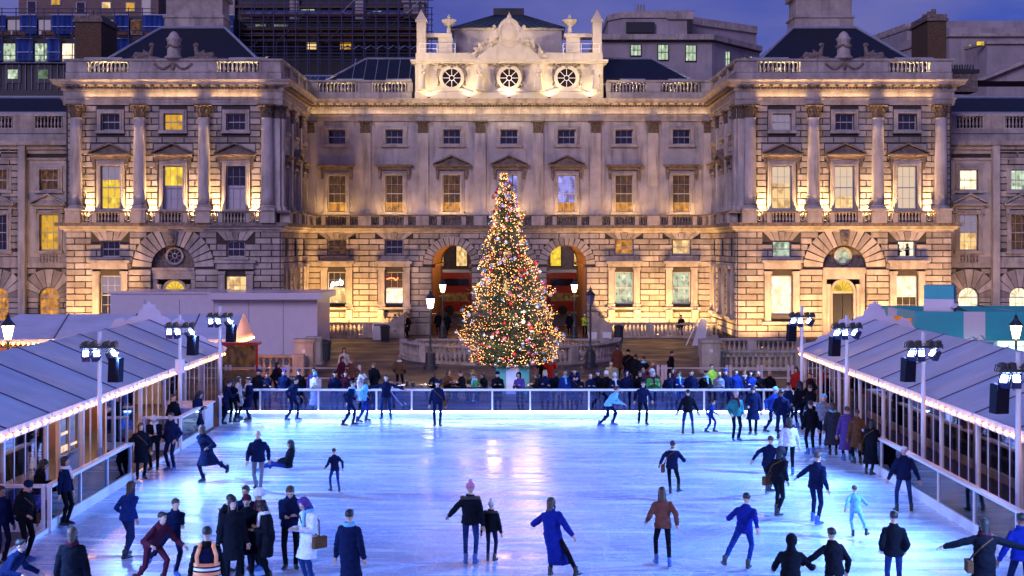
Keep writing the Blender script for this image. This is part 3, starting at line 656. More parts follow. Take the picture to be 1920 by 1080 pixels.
# crest
cr = MB(fr_main); rnd = random.Random(3); cr.ell((0,.0,23.4), (.75,.25,.95), 16, 10); cr.ell((0,.2,23.4), (.5,.2,.68), 16, 10)
for i in range(26):
    a = 2*pi*i/26; cr.ell((.8*cos(a), .1, 23.4+1.02*sin(a)), (.14,.16,.16), 8, 5)
for s in (-1, 1):
    pts = [(s*.9,23.6),(s*1.15,23.2),(s*1.3,22.8),(s*1.55,22.6),(s*1.9,22.45),(s*2.3,22.3),(s*2.55,22.0),(s*2.7,21.6)]
    for (x, z) in pts:
        for _ in range(3): cr.ell((x+rnd.uniform(-.18,.18), rnd.uniform(-.1,.3), z+rnd.uniform(-.2,.2)), [rnd.uniform(.1,.24) for _ in range(3)], 8, 5)
    cr.cap((s*1.1,.1,22.7), (s*1.15,.1,23.5), .2, .16); cr.ell((s*1.15,.1,23.85), (.15,.15,.18)); cr.cap((s*1.2,.2,23.3), (s*1.7,.2,22.9), .1, .07)
cr.cap((0,0,24.3), (0,0,24.7), .3, .16); cr.cap((0,0,24.7), (0,0,25.1), .1, .03)
cr.prism([(-2.7,21.3),(2.7,21.3),(1.6,22.2),(.6,22.7),(-.6,22.7),(-1.6,22.2)], -.4, .1)
co = pbuild(cr, 'crest', MT['pale_stone']); modified(co, [('REMESH', dict(mode='VOXEL', voxel_size=.07)), ('SMOOTH', dict(factor=.4, iterations=1))])
# ---- gate passage behind the arches
gp = MB(fr_main); warmst = mat('passage_stone', (.30,.20,.13), .85, noise=.3, nscale=1.5)
for k in (-1,0,1):
    c = BAYS[k+3]; rr = RR+.02
    for s in (-1, 1): gp.box(c+s*rr, c+s*(rr+.35), -16, -.61, 0, 5.2); gp.box(c+s*(rr-.22), c+s*(rr+.35), -16, -.61, 5.2, 5.42)  # second box: ledge added to shade the lower passage walls
    for q in range(5): gp.box(c-rr-.3, c+rr+.3, -3.9-q*3, -3.6-q*3, 6.85, 7.2)
    for i in range(14):
        a0, a1 = pi*i/14, pi*(i+1)/14; gp.prism([(c+rr*cos(a0), 5.42+rr*sin(a0)), (c+rr*cos(a1), 5.42+rr*sin(a1)), (c+(rr+.35)*cos(a1), 5.42+(rr+.35)*sin(a1)), (c+(rr+.35)*cos(a0), 5.42+(rr+.35)*sin(a0))], -16, -.61)
pbuild(gp, 'gate_passage', warmst)
for k in (-1,0,1):
    for yy in (2.0, 6.5, 11.5): lamp_light('passage_lamp', 'POINT', (XB+BAYS[k+3], YM+yy, 5.55), 70, (1,.38,.09), size=.12)
# uplights on the cornice ledges and at the column bases
upm = mat('uplight_lens', (1,.8,.5), .4, emit=6, ecol=(1,.7,.36))
def uplights(name, pts, e, col, label, group, aimd, spot=110, sz=.12):
    base = None
    for p in pts:
        if base is None:
            base = empty('uplight', p, label=label, cat='floodlight', group=group)
            h = MB().box(-.11,.11,-.09,.09,0,.1); h.build('housing', dark, base); q = MB().box(-.09,.09,-.07,.07,.1,.106); q.build('lens', upm, base); o = base
        else: o = copy_tree(base); o.location = p
        lamp_light(name, 'SPOT', (p[0], p[1], p[2]+.13), e, col, size=sz, spot=spot, aim=(p[0]+aimd[0], p[1]+aimd[1], p[2]+.13+aimd[2]))
WARM = (1, .54, .19)
for C in (PL, PR):
    uplights('column_uplight', [(C+u, YF-.26, 8.53) for u in (-5.85,-2.98,-1.40,1.40,2.98,5.8)], 3600, (1,.60,.25), 'small warm uplight on the pavilion balcony beside a column foot', 'uplights on the pavilion balconies', (0,.05,1), 84, .08)
uplights('attic_flood', [(XB+u, YM-.78, 18.26) for u in (-6.2,-3.1,0,3.1,6.2)], 170, (1,.74,.40), 'small floodlight on the cornice below the round attic windows', 'floodlights below the attic', (0,.42,1), 130)
for sx, C in ((1, PL), (-1, PR)):
    uplights('attic_spot', [(C+sx*6.2, YF+1.2, 19.9), (C+sx*6.2, YF+2.6, 19.9)], 5500, (1,.76,.46), 'floodlight on the inner roof corner of a pavilion aimed at the attic', 'floodlights aimed at the attic', (sx*17.3,11.0,1.3), 42, .1)
uplights('parapet_flood', [(XB+u, YM+.75, 18.6) for u in (-13.2,-9.1,9.1,13.2)], 420, (1,.80,.42), 'small floodlight behind the low parapet beside the attic', 'floodlights behind the parapet', (0,-.9,.5), 160)
for C in (PL, PR): uplights('parapet_flood', [(C+u, YF+.75, 18.75) for u in (-5,-4,4,5)], 300, (1,.82,.45), 'small floodlight behind the pavilion parapet', 'floodlights behind the pavilion parapets', (0,-.9,.45), 160)
uplights('wall_wash', [(XB+u, YM-2.7, .1) for u in (-14.2,-11.2,-8.2,8.2,11.2,14.2)], 1600, WARM, 'ground floodlight in the light well under the long palace front', 'floodlights in the light well', (0,.6,1), 130)
for C in (PL, PR):
    uplights('wall_wash', [(C+u, YF-3.4, .1) for u in (-6.2,-2.2,2.2,6.2)], 2200, WARM, 'ground floodlight in front of a palace pavilion', 'floodlights before the pavilions', (0,.62,1), 120)
for C, sg in ((PL+PH, 1), (PR-PH, -1)):
    uplights('wall_wash', [(C+sg*1.6, YF+u, .1) for u in (2.5,7.5)], 450, WARM, 'ground floodlight at the inner side of a pavilion', 'floodlights at the pavilion sides', (-sg*.5,0,1), 120)
def linear(p, w, rz, e, label, grp):
    t = empty('linear_light', p, rz, label, 'light fitting', grp); MB().box(-w/2,w/2,-.03,.03,-.04,-.008).build('housing', dark, t); MB().box(-w/2,w/2,-.02,.02,-.008,-.006).build('diffuser', upm, t)
    l = bpy.data.lights.new('linear_light', 'AREA'); l.shape = 'RECTANGLE'; l.size = w; l.size_y = .05; l.energy = e; l.color = (1,.56,.20)
    o = bpy.data.objects.new('lamp', l); COL.objects.link(o); o.parent = t; o.rotation_euler = (R(180-12),0,0)
for C in (PL, PR):
    for u in (-4.35,0,4.35): linear((C+u, YF-.34, 17.1), 3.3, 0, 9, 'slim linear light on the architrave under the pavilion cornice', 'linear lights under the cornices')
for u in BAYS: linear((XB+u, YM-.34, 17.1), 4.0, 0, 5, 'slim linear light on the architrave under the main cornice', 'linear lights under the cornices')
for u in BAYS: linear((XB+u, YM-.80, 9.32), 2.6, 0, 34, 'slim linear light on the first floor balcony rail', 'linear lights on the balcony rail')
# ================= SIDE WINGS
def wing(s):      # s=-1 left, 1 right ; local u grows away from the palace centre
    x0 = (PL-PH+.1) if s < 0 else (PR+PH-.1); Y = 96.5
    fr = lambda p: (x0+s*p[0], Y-p[1], p[2])
    T = empty('wing_building', (x0, Y, 0), label=('dim lower stone wing with an orange lit window, left of the palace' if s < 0 else 'lower stone wing with pedimented window and pale lit panes, right of the palace'), cat='building')
    def pb(mb, n, m, parent=T):
        o = mb.build(n, m, parent)
        if parent is T: o.location = -T.location
        return o
    sc = Y/F; zz = lambda y: CH+(HY-y)*sc
    cu = 3.0; hw = .68
    wins = [(cu, zz(357), zz(318), .68, 3, 2, False), (cu, zz(470), zz(402), .68, 3, 4, False), (cu, 1.4, zz(538), .75, 3, 4, True), (6.7, zz(357), zz(318), .68, 3, 2, False), (6.7, zz(470), zz(402), .68, 3, 4, False), (6.7, 1.4, zz(538), .75, 3, 4, True)]
    holes = [((c-h, c+h, a, b, 0) if ar else (c-h, c+h, a, b)) for c, a, b, h, _, _, ar in wins]
    m = MB(fr); wall(m, -.4, 12, 0, zz(265), holes); pb(m, 'wall', backing)
    m = MB(fr); wall(m, -.38, 4.58, zz(490)+.31, zz(300), [h for h in holes if h[3] > zz(490)], th=.05, w=.05); wall(m, 4.6, 12, zz(470)-.4, zz(470)-.1, [], th=.05, w=.05); pb(m, 'plain_wall', smooth_wall)
    r = MB(fr); zb = zz(490)
    for lo, hi in ((-.3, 4.6), (4.6, 12)):
        cc = cu if lo < 0 else 6.7
        w_ = 0 if lo < 0 else .5
        if w_:
            m2 = MB(fr); m2.box(4.6, 5.1, 0, .5, 0, zz(265)); pb(m2, 'pier', smooth_wall)
        rustic(r, lo if lo < 0 else 5.1, hi, .3, zb-.5, 12, 1.3, [h for h in holes if h[3] < zb+1], [(cc, zz(538)-.75, 2.1)], w=w_*.0)
        voussoirs(r, cc, zz(538)-.75, .77, 2.05, 9, zmax=zb-.5)
    rustic(r, 5.1, 12, zb+.9, zz(272), 16, 1.3, [h for h in holes if h[3] > zb], [], proud=.1)
    pb(r, 'rusticated_stonework', ashlar)
    t = MB(fr); t.box(-.3, 2.9, 0, .06, zb+.4, zz(268)) if False else None
    for a, b, c_ in ((zz(300), zz(296), .16), (zz(432)-.4, zz(432), .0), (zb-.45, zb-.1, .2), (zb-.1, zb+.3, .12), (zz(265)-.6, zz(265)-.3, .3), (zz(265)-.3, zz(265), .6), (zz(265)-.9, zz(265)-.6, .1)):
        if c_: t.box(-.3, 12, 0, c_+.0, a, b)
    t.box(-.3, 12, -.3, .1, zz(250), zz(240)); t.box(-.3, 12, -.35, .15, zz(218), zz(213)); t.box(-.3,2.0,-.3,.1,zz(240),zz(218)); t.box(4.0,5.6,-.3,.12,zz(240),zz(218)); t.box(7.4,12,-.3,.1,zz(240),zz(218))
    t.box(-.3, 12, -.2, -.0, zz(265), zz(250))
    pb(t, 'cornice', stone)
    q = MB(fr); balusters(q, (2.0,-.1,0), (4.0,-.1,0), zz(240), zz(218)-zz(240), .24, 6); balusters(q, (5.6,-.1,0), (7.4,-.1,0), zz(240), zz(218)-zz(240), .24, 6); pb(q, 'parapet_balusters', stone)
    q = MB(fr); balusters(q, (cu-.7,.1,0), (cu+.7,.1,0), zz(492), .5, .22, 6); pb(q, 'window_balusters', grime)
    keys = (['dim','amber','ora','dim','dusk','ora'] if s < 0 else ['white','pale','white','green','dim','white'])
    for (c, a, b, h, co, ro, ar), k in zip(wins, keys):
        o = window(fr, c, a, b, h, co, ro, [(1, k)] if k != 'pale' else [(.5,'warm'),(1,'pale')], arch=ar, parent=T)
        e = MB(fr)
        if not ar: surround(e, c, a, b, h, .3, out=.14)
        if b-a > 2 and not ar: hood(e, c, b+.6, 1.2, ped=True)
        if e.v: pb(e, 'window_surround', stone)
    v = MB(fr); v.box(-.3, 12, -8, -.62, 0, zz(265)); pb(v, 'inner_walls', backing)
    r = MB(fr); r.add([(-.3,-.8,zz(225)),(12,-.8,zz(225)),(12,-4,zz(172)),(-.3,-4,zz(172)),(-.3,-8,zz(225)),(12,-8,zz(225))], [(0,1,2,3),(3,2,5,4)]); rf = pb(r, 'roof', slate)
    d = MB(fr); d.box(-.3, 12, -.9, -.6, zz(222), zz(208)); d.tube((-.3,-4,zz(171)), (12,-4,zz(171)), .12)
    d.build('roof_flashing', lead, rf)
wing(-1); wing(1)
# brick chimney stacks behind the pavilions
for (xa, xb, ya, D, lab) in ((147, 196, 32, 100, 'dark brick chimney stack on the roof left of the left pavilion'), (1733, 1768, 30, 100, 'dark brick chimney stack on the roof right of the right pavilion')):
    t = empty('chimney_stack', (X((xa+xb)/2, D), D, 15), label=lab, cat='chimney')
    h = (xb-xa)/2*D/F; zt = Z(ya, D)-15
    MB().box(-h, h, -.8, 3.2, 0, zt-.5).build('shaft', brick, t)
    c = MB(); c.box(-h-.12, h+.12, -.95, 3.3, zt-.5, zt-.3); c.box(-h-.04, h+.04, -.85, 3.2, zt-.3, zt)
    for i in range(3): c.lathe([(.22,0),(.18,.5)], (0, i*1.1, zt), 8)
    c.build('cap', grime, t)
# ================= BUILDINGS BEHIND
def pix(mb, x0, x1, y0, y1, D, th=.3, off=0): mb.box(X(x0,D), X(x1,D), D-off, D-off+th, Z(y1,D), Z(y0,D)); return mb
tarp = mat('blue_tarpaulin', (.03,.10,.42), .4, noise=.5, nscale=1.5, bump=.6, bscale=3, stretch=(1.5,1,.4))
tarpe = mat('tarp_edging', (.55,.65,.85), .5)
tan = mat('render_wall', (.22,.15,.13), .8, noise=.3)
blackc = mat('black_cladding', (.012,.012,.02), .5, noise=.4, nscale=1)
timber = mat('scaffold_board', (.17,.08,.04), .85, noise=.4, nscale=5)
steel = mat('scaffold_steel', (.11,.12,.18), .4, metal=.6)
D = 125.0
t = empty('sheeted_building', (X(150,D), D, 0), label='office block wrapped in blue sheeting behind the left pavilion roof', cat='building')
def tb(mb, n, m, parent=None): o = mb.build(n, m, parent or t); o.location = (-t.location if parent is None else (0,0,0)); return o
m = MB(); m.box(X(-150,D), X(440,D), D, D+10, 0, Z(30,D)); tb(m, 'wall', blackc)
m = MB(); pix(m, 35, 297, -25, 30, D, 6); tb(m, 'top_storey', tan)
rnd = random.Random(5)
for (ya, yb, wx, wk) in ((30, 66, (28,86,203,258,330), ('pale','pale','pale','dim','dim')), (74, 116, (20,79,130,195,260), ('green','green','white','pale','pale'))):
    x = -150
    edges = sorted([w-12 for w in wx]+[w+12 for w in wx]); prev = -150
    for a in [w-13 for w in wx]+[440]:
        m = MB(); n = max(int((a-prev)/9), 1)
        for i in range(n):
            xa, xb = prev+(a-prev)*i/n, prev+(a-prev)*(i+1)/n; mm = (xa+xb)/2
            m.add([(X(xa,D),D-.5,Z(yb,D)),(X(mm,D),D-.72,Z(yb,D)),(X(xb,D),D-.5,Z(yb,D)),(X(xb,D),D-.5,Z(ya,D)),(X(mm,D),D-.68,Z(ya,D)),(X(xa,D),D-.5,Z(ya,D))], [(0,1,4,5),(1,2,3,4)])
        o = tb(m, 'sheeting', tarp); e = MB(); pix(e, prev, a, ya-.5, ya+1, D, .05, .75); pix(e, prev, a, (ya*2+yb*3)/5, (ya*2+yb*3)/5+1, D, .04, .76); e.build('edging', tarpe, o); prev = a+26
    for w, k in zip(wx, wk):
        m = MB(); pix(m, w-11.5, w+11.5, ya+8, yb, D, .2, .3); o = tb(m, 'window', winframe); e = MB(); pix(e, w-10.5, w+10.5, ya+9, yb-1, D, .04, .34); e.build('pane', G[k], o)
for w, k in ((25,'green'),(82,'grn'),(-40,'grn')):
    m = MB(); pix(m, w-15, w+15, 122, 156, D, .1, .1); o = tb(m, 'window', dark); e = MB(); pix(e, w-9, w+9, 131, 148, D, .04, .16); e.build('pane', G[k], o)
for w, ya, yb, k in ((60,2,26,'dusk'),(105,-4,10,'amber'),(152,4,24,'dusk'),(200,4,16,'warm'),(245,5,22,'amber'),(275,0,30,'pale')):
    m = MB(); pix(m, w-9, w+9, ya, yb, D, .1, .1); o = tb(m, 'window', winframe); e = MB(); pix(e, w-7, w+7, ya+1, yb-1, D, .04, .16); e.build('pane', G[k], o)
m = MB()
for xx in range(0, 127, 12): pix(m, xx, xx+1.2, 122, 168, D, .1, .14)
pix(m, -150, 128, 117, 119.5, D, .3, .4); tb(m, 'cladding_ribs', steel)
for ya in (66, 30):
    m = MB()
    for i in range(12):
        if rnd.random() < .85: pix(m, -20+i*27, 4+i*27, ya-3, ya+4, D, .06, 1.5)
    if ya == 66: tb(m, 'toe_boards', timber)
m = MB()
for xx in list(range(-10, 300, 26)):
    m.tube((X(xx,D), D-1.6, Z(118,D)), (X(xx,D), D-1.6, Z(20,D)), .05, n=5)
for yy in (22, 29, 62, 73, 108, 117): m.tube((X(-60,D), D-1.6, Z(yy,D)), (X(300,D), D-1.6, Z(yy,D)), .04, n=5)
tb(m, 'scaffold_poles', steel)
# scaffolded block
D = 130.0
t = empty('office_block', (X(600,D), D, 0), label='dark building shell with two small lit windows behind the scaffolding', cat='building')
m = MB(); m.box(X(297,D), X(785,D), D, D+12, 0, Z(-30,D)); tb(m, 'wall', blackc)
for xx in (545, 667, 425):
    m = MB(); pix(m, xx, xx+17, -30, 38, D, .5, .6); tb(m, 'pier', smooth_wall)
for yy in (14, 38, 66, 78):
    m = MB(); pix(m, 410, 782, yy-2, yy+2, D, .4, .5); tb(m, 'floor_edge', timber)
for (a, b) in ((465, 663), (690, 783)):
    m = MB(); pix(m, a, b, 24, 31, D, .1, .7); tb(m, 'sheeting', tarp)
for (a, b, k) in ((574, 595, 'warm'), (637, 660, 'amber')):
    m = MB(); pix(m, a, b, 80, 94, D, .2, .2); o = tb(m, 'window', dark); e = MB(); pix(e, a+1.5, b-1.5, 81, 93, D, .04, .24); e.build('pane', G[k], o)
for (a, b, yy) in ((480,500,48),(515,540,48),(565,590,20),(700,715,22)):
    m = MB(); pix(m, a, b, yy-1.2, yy+1.2, D, .2, .3); tb(m, 'strip_light', G['green'])
m = MB(); pix(m, 760, 797, 12, 40, D, 3, 2); pix(m, 757, 800, 6, 12, D, 3, 2.2); tb(m, 'roof_turret', smooth_wall)
t = empty('scaffolding', (X(600,D), D-3, 0), label='tall tube scaffolding across the dark building left of the attic', cat='scaffolding')
m = MB(); rnd = random.Random(8)
for i in range(17):
    xx = 464+i*20.5+rnd.uniform(-2,2)
    for dy in (2.2, 3.6): m.tube((X(xx,D), D-dy, 12), (X(xx,D), D-dy, Z(-30,D)+rnd.uniform(0,2)), .055, n=5)
for xx in (797, 806, 813): m.tube((X(xx,D), D-3, 12), (X(xx,D), D-3, Z(5+abs(806-xx)*3,D)), .055, n=5)
tb(m, 'standards', steel)
m = MB()
for yy in (8, 22, 34, 44, 54, 66, 76, 88, 100, 112, 124): m.tube((X(462,D), D-2.2, Z(yy,D)), (X(815 if yy < 110 else 780,D), D-2.2, Z(yy,D)), .045, n=5); m.tube((X(462,D), D-3.6, Z(yy-2,D)), (X(808,D), D-3.6, Z(yy-2,D)), .045, n=5)
tb(m, 'ledgers', steel)
m = MB()
for i in range(11):
    xx = 470+i*30; y0 = rnd.choice((10,34,66,88)); m.tube((X(xx,D), D-3.65, Z(y0+26,D)), (X(xx+26,D), D-3.65, Z(y0,D)), .045, n=5)
for i in range(13): xx = 650+i*10.5; m.tube((X(xx,D), D-3.7, Z(96 if i%2 else 103,D)), (X(xx+10.5,D), D-3.7, Z(103 if i%2 else 96,D)), .06, n=5)
tb(m, 'braces', steel)
m = MB()
for yy in (38, 66, 77): pix(m, 464, 800, yy-1, yy+1, D, 1.3, 3.5)
tb(m, 'deck_boards', timber)
# low glazed roofs in the gap between pavilion and centre
t = empty('glazed_roof', (X(590,112), 112, 15), label='low blue glazed roof between the left pavilion and the centre', cat='roof')
m = MB(); Dg = 112; m.add([(X(520,Dg),Dg,Z(160,Dg)),(X(640,Dg),Dg,Z(160,Dg)),(X(620,Dg),Dg+4,Z(131,Dg)),(X(545,Dg),Dg+4,Z(131,Dg))], [(0,1,2,3)]); tb(m, 'glazing', mat('blue_glazing', (.04,.08,.22), .15, noise=.4))
m = MB(); [m.tube((X(530+i*20,Dg),Dg-.02,Z(159,Dg)), (X(545+i*14,Dg),Dg+3.95,Z(131,Dg)), .05, n=4) for i in range(6)]; m.tube((X(545,Dg),Dg+4,Z(131,Dg)), (X(620,Dg),Dg+4,Z(131,Dg)), .08); tb(m, 'glazing_bars', lead)
# grey stone block, right of centre
lime = mat('portland_block', (.42,.38,.38), .85, noise=.3, nscale=.3, streak=.35, bump=.15, bscale=5)
D = 150.0
t = empty('stone_office_block', (X(1290,D), D, 0), label='stepped pale grey stone block with four lit windows right of the attic', cat='building')
def slab(pts, ya, yb, name, m_, d0=0):   # plan points by (px, depth)
    m = MB(); m.prismz([(X(px, D)*(1), dd) for px, dd in pts], Z(yb,D), Z(ya,D)); return tb(m, name, m_)
slab([(1120,D),(1335,D),(1452,D+9),(1452,D+30),(1120,D+30)], 78, 160, 'wall', lime)
slab([(1116,D-.8),(1336,D-.8),(1456,D+8.4),(1456,D+30),(1116,D+30)], 66, 76, 'cornice', stone)
slab([(1144,D+3),(1170,D+1),(1252,D+1),(1252,D+30),(1144,D+30)], 30, 66, 'upper_storey', lime)
slab([(1142,D+2.8),(1168,D+.8),(1253,D+.8),(1253,D+30),(1142,D+30)], 20, 31, 'parapet_band', stone)
slab([(1252,D+1),(1300,D+1),(1300,D+4),(1452,D+11),(1452,D+30),(1252,D+30)], 34, 66, 'upper_storey', lime)
slab([(1252,D+.7),(1302,D+.7),(1302,D+3.7),(1453,D+10.7),(1453,D+30),(1252,D+30)], 20, 34, 'parapet_band', stone)
slab([(1200,D+6),(1315,D+6),(1315,D+30),(1200,D+30)], 2, 20, 'top_storey', lime)
slab([(1290,D+.5),(1300,D+.5),(1300,D+.9),(1290,D+.9)], 36, 60, 'recess_shade', dark)  # dark slab before the wall, painted for the shade of a recess
slab([(1175,D+.4),(1228,D+.4),(1228,D+.9),(1175,D+.9)], 40, 60, 'recess_shade', dark)  # same: dark slab standing for recess shade
for xx, dd, a, b, k in ((1192,0,85,104,'green'),(1243,0,85,112,'green'),(1295,0,86,114,'green'),(1368,2.7,91,119,'green'),(1407,5.7,94,106,'grn')):
    h = 9 if dd == 0 else 7; m = MB(); DD = D+dd; xc = X(xx,D); hw_ = h*D/F
    m.box(xc-hw_-.1, xc+hw_+.1, DD-.15, DD+.3, Z(b,D)-.12, Z(a,D)+.1); o = tb(m, 'window', dark)
    e = MB(); e.box(xc-hw_, xc+hw_, DD-.2, DD-.16, Z(b,D), Z(a,D)); e.build('pane', G[k] if k != 'green' else glow('office_pane', (.55,.72,.50), .8, .15), o)
    e = MB(); [e.box(xc+f*hw_-.03, xc+f*hw_+.03, DD-.24, DD-.205, Z(b,D), Z(a,D)) for f in (-.4,.4)]; e.box(xc-hw_, xc+hw_, DD-.24, DD-.205, Z((a+b)/2,D)-.04, Z((a+b)/2,D)+.04); e.build('glazing_bars', dark, o)
m = MB(); [m.lathe([(.25,0),(.22,1.2)], (X(1208+i*6,D), D+9, Z(2,D)), 8) for i in range(3)]; tb(m, 'vent_pipes', lead)
# far right stone block
D = 140.0
t = empty('stone_office_block', (X(1850,D), D, 0), label='tall stepped stone block rising at the far right edge', cat='building')
def step(x0, x1, ya, yb, dd, lean, name='wall', m_=lime):
    m = MB(); m.prismz([(X(x0,D), D+dd), (X(x1,D), D+dd), (X(x1,D), D+dd+25), (X(x0,D)-lean, D+dd+25)], Z(yb,D), Z(ya,D)); return tb(m, name, m_)
step(1850, 1990, 82, 190, 0, 6); step(1849, 1991, 78, 83, -.3, 6, 'cornice', stone)
step(1803, 1990, 56, 190, 4, 5); step(1801, 1991, 52, 58, 3.6, 5, 'cornice', stone); step(1803, 1990, 40, 52, 4, 5)
step(1775, 1990, 14, 56, 14, 4); step(1774, 1991, 10, 15, 13.6, 4, 'cornice', stone); step(1820, 1990, 12, 40, 9, 4)
step(1776, 1990, 0, 10, 15, 4, 'parapet_band', stone)
for (xx, a, b, dd, k) in ((1837,78,86,-.1,'yel'),(1846,74,79,3.8,'yel'),(1888,75,79,3.8,'yel')):
    m = MB(); m.box(X(xx-8,D), X(xx+8,D), D+dd-.1, D+dd, Z(b,D), Z(a,D)); o = tb(m, 'window', dark); e = MB(); e.box(X(xx-7,D), X(xx+7,D), D+dd-.14, D+dd-.11, Z(b-.5,D), Z(a+.5,D)); e.build('pane', G[k], o)
# roofs behind the right wing
D = 112.0
t = empty('pediment_building', (X(1880,D), D, 0), label='low pale pediment with sloping cornice behind the right wing roof', cat='building')
m = MB(); m.prism([(X(1836,D), Z(152,D)), (X(1960,D), Z(152,D)), (X(1960,D), Z(98,D))], D, D+4); tb(m, 'tympanum', lime)
m = MB(); m.prism([(X(1830,D), Z(152,D)), (X(1840,D), Z(152,D)), (X(1965,D), Z(102,D)), (X(1965,D), Z(92,D))], D-.6, D+4); tb(m, 'raking_cornice', stone)
t = empty('rooftop_chimneys', (X(1820,106), 106, 15), label='squat dark chimney block with pots on the right wing roof', cat='chimney')
D = 106.0
m = MB(); pix(m, 1786, 1833, 137, 172, D, 2); tb(m, 'shaft', grime)
m = MB(); pix(m, 1784, 1836, 130, 137, D, 2.2, .1); [m.lathe([(.2,0),(.16,.5)], (X(1790+i*10,D), D+1, Z(130,D)), 8) for i in range(5)]; tb(m, 'cap', ironm)
# ================= STREET SEEN THROUGH THE GATES: a red double-decker and the shopfronts beyond
D = 134.0
t = empty('shop_building', (X(955,D), D+8, 0), label='dim stone street building with yellow lit windows seen through the gate arches', cat='building')
m = MB(); m.box(-18, 17, D+8, D+10, 0, 14); tb(m, 'wall', mat('street_stone', (.35,.28,.18), .8, noise=.4, emit=0))
for xx in (-11,-8.5,-6,-3.5,-1,1.5,4,6.5,9):
    for z in (1, 4.6): m = MB(); m.box(xx, xx+1.3, D+7.9, D+8, z, z+2.4); o = tb(m, 'window', dark); e = MB(); e.box(xx+.1, xx+1.2, D+7.85, D+7.89, z+.1, z+2.3); e.build('pane', G['yel' if (xx*2+z) % 3 < 1.5 else 'warm'], o)
red = mat('red_bus_paint', (.45,.02,.015), .25, coat=.5)
for i, (bx, lab) in enumerate(((-13.4, 'red double-decker bus passing behind the left gate arch'), (3.4, 'red double-decker bus passing behind the right gate arch'))):
    t = empty('bus', (bx+4.5, D-1, 0), label=lab, cat='bus', group='buses in the street')
    m = MB(); m.box(0,9.5,-1.2,1.2,.35,4.2); m.v = [(a+bx, b+D-1, c) for a, b, c in m.v]; o = tb(m, 'body', red)
    for z0_, z1_, k in ((1.35, 2.2, 'dim'), (2.9, 3.6, 'dusk')): e = MB(); e.box(bx+.4, bx+9.1, D-2.24, D-2.2, z0_, z1_); tb(e, 'window_band', G[k])
    e = MB(); e.box(bx+.3, bx+9.2, D-2.24, D-2.2, 4.2, 4.5); e.box(bx+.05, bx+9.45, D-2.25, D+.15, 4.2, 4.32); tb(e, 'roof', paintw)
    for wx_ in (1.6, 7.2): e = MB(); e.prism([(bx+wx_+.48*cos(2*pi*j/14), .49+.48*sin(2*pi*j/14)) for j in range(14)], D-2.25, D-2.0); tb(e, 'wheel', dark)
    e = MB(); n = 16
    for j in range(n):
        a0, a1 = 2*pi*j/n, 2*pi*(j+1)/n; e.prism([(bx+4.5+.3*cos(a0), 2.5+.22*sin(a0)), (bx+4.5+.3*cos(a1), 2.5+.22*sin(a1)), (bx+4.5+.38*cos(a1), 2.5+.3*sin(a1)), (bx+4.5+.38*cos(a0), 2.5+.3*sin(a0))], D-2.26, D-2.2)
    e.box(bx+4.0, bx+5.0, D-2.27, D-2.2, 2.45, 2.55); tb(e, 'roundel', paintw)
lamp_light('street_lamp_glow', 'POINT', (-9, D-5, 6), 130, (1,.7,.35), size=.3); lamp_light('street_lamp_glow', 'POINT', (9, D-5, 6), 130, (1,.75,.4), size=.3)
# ================= COURT FURNITURE
def balustrade(path, h, label, z0=0, peds=True, solid=(), m_=stone, pitch=.3, gap=3.2, rail=.3):
    P = [Vector((a, b)) for a, b in path]; c = P[0]
    t = empty('balustrade', (c.x, c.y, z0), label=label, cat='balustrade')
    def b(mb, n, m__): o = mb.build(n, m__, t); o.location = (-c.x, -c.y, 0); return o
    m = MB(); m.sweep([tuple(p) for p in P], [(-.22,0),(.22,0),(.22,.16),(-.22,.16)]); b(m, 'plinth', m_)
    m = MB(); m.sweep([tuple(p) for p in P], [(-.2,h-.14),(.2,h-.14),(.24,h-.05),(.2,h),(-.2,h),(-.24,h-.05)]); b(m, 'rail', m_)
    q = MB(); acc = 0; ped = MB(); pi_ = 0
    for a, e in zip(P, P[1:]):
        L_ = (e-a).length; d = (e-a)/L_; s = 0
        n = max(1, round(L_/gap)) if len(P) < 4 else 1
        for k in range(n):
            a1, e1 = a+d*L_*k/n, a+d*L_*(k+1)/n; balusters(q, (*(a1+d*.3*(n > 1 or len(P) < 4)),0), (*(e1-d*.3*(n > 1 or len(P) < 4)),0), .16, h-.3, pitch, 8, 1.25)
            M = Matrix.Translation((a1.x, a1.y, 0))@Matrix.Rotation(math.atan2(d.y, d.x), 4, 'Z')
            if len(P) < 4 or pi_ % 5 == 0: ped.box(-.28, .28, -.24, .24, 0.01, h-.13, M)
            pi_ += 1
    M = Matrix.Translation((P[-1].x, P[-1].y, 0))@Matrix.Rotation(math.atan2(d.y, d.x), 4, 'Z'); ped.box(-.3,.3,-.26,.26,.01,h+.04,M)
    b(q, 'balusters', m_); b(ped, 'pedestals', m_); return t
balustrade([(X(603,100), 100), (X(688,100), 100)], 1.1, 'pale stone balustrade before the light well, left of the gate arches')
balustrade([(X(690,100), 100), (X(748,100), 100)], 1.1, 'short stone balustrade end beside the left gate arch with people before it')
balustrade([(X(1128,100), 100), (X(1400,100), 100)], 1.1, 'long warm backlit stone balustrade right of the gate arches')
n = 22; RC = (X(957,83.5), 83.5)
balustrade([(RC[0]-6.7*cos(pi*i/n), RC[1]-6.7*sin(pi*i/n)) for i in range(n+1)], 1.1, 'curved stone balustrade sweeping around behind the christmas tree')
balustrade([(RC[0]-6.0, 84.6), (RC[0]+6.0, 84.6)], 1.0, 'straight stone balustrade closing the back of the curved one')
balustrade([(X(480,85), 85), (X(596,85), 85)], 1.15, 'upper stone balustrade of the left court stair under the white hoarding')
balustrade([(X(478,71), 71), (X(560,71), 71)], 1.1, 'lower warm lit stone balustrade of the left court stair')
balustrade([(X(1318,83), 83), (X(1500,83), 83)], 1.15, 'upper stone balustrade of the right court stair above the dark wall')
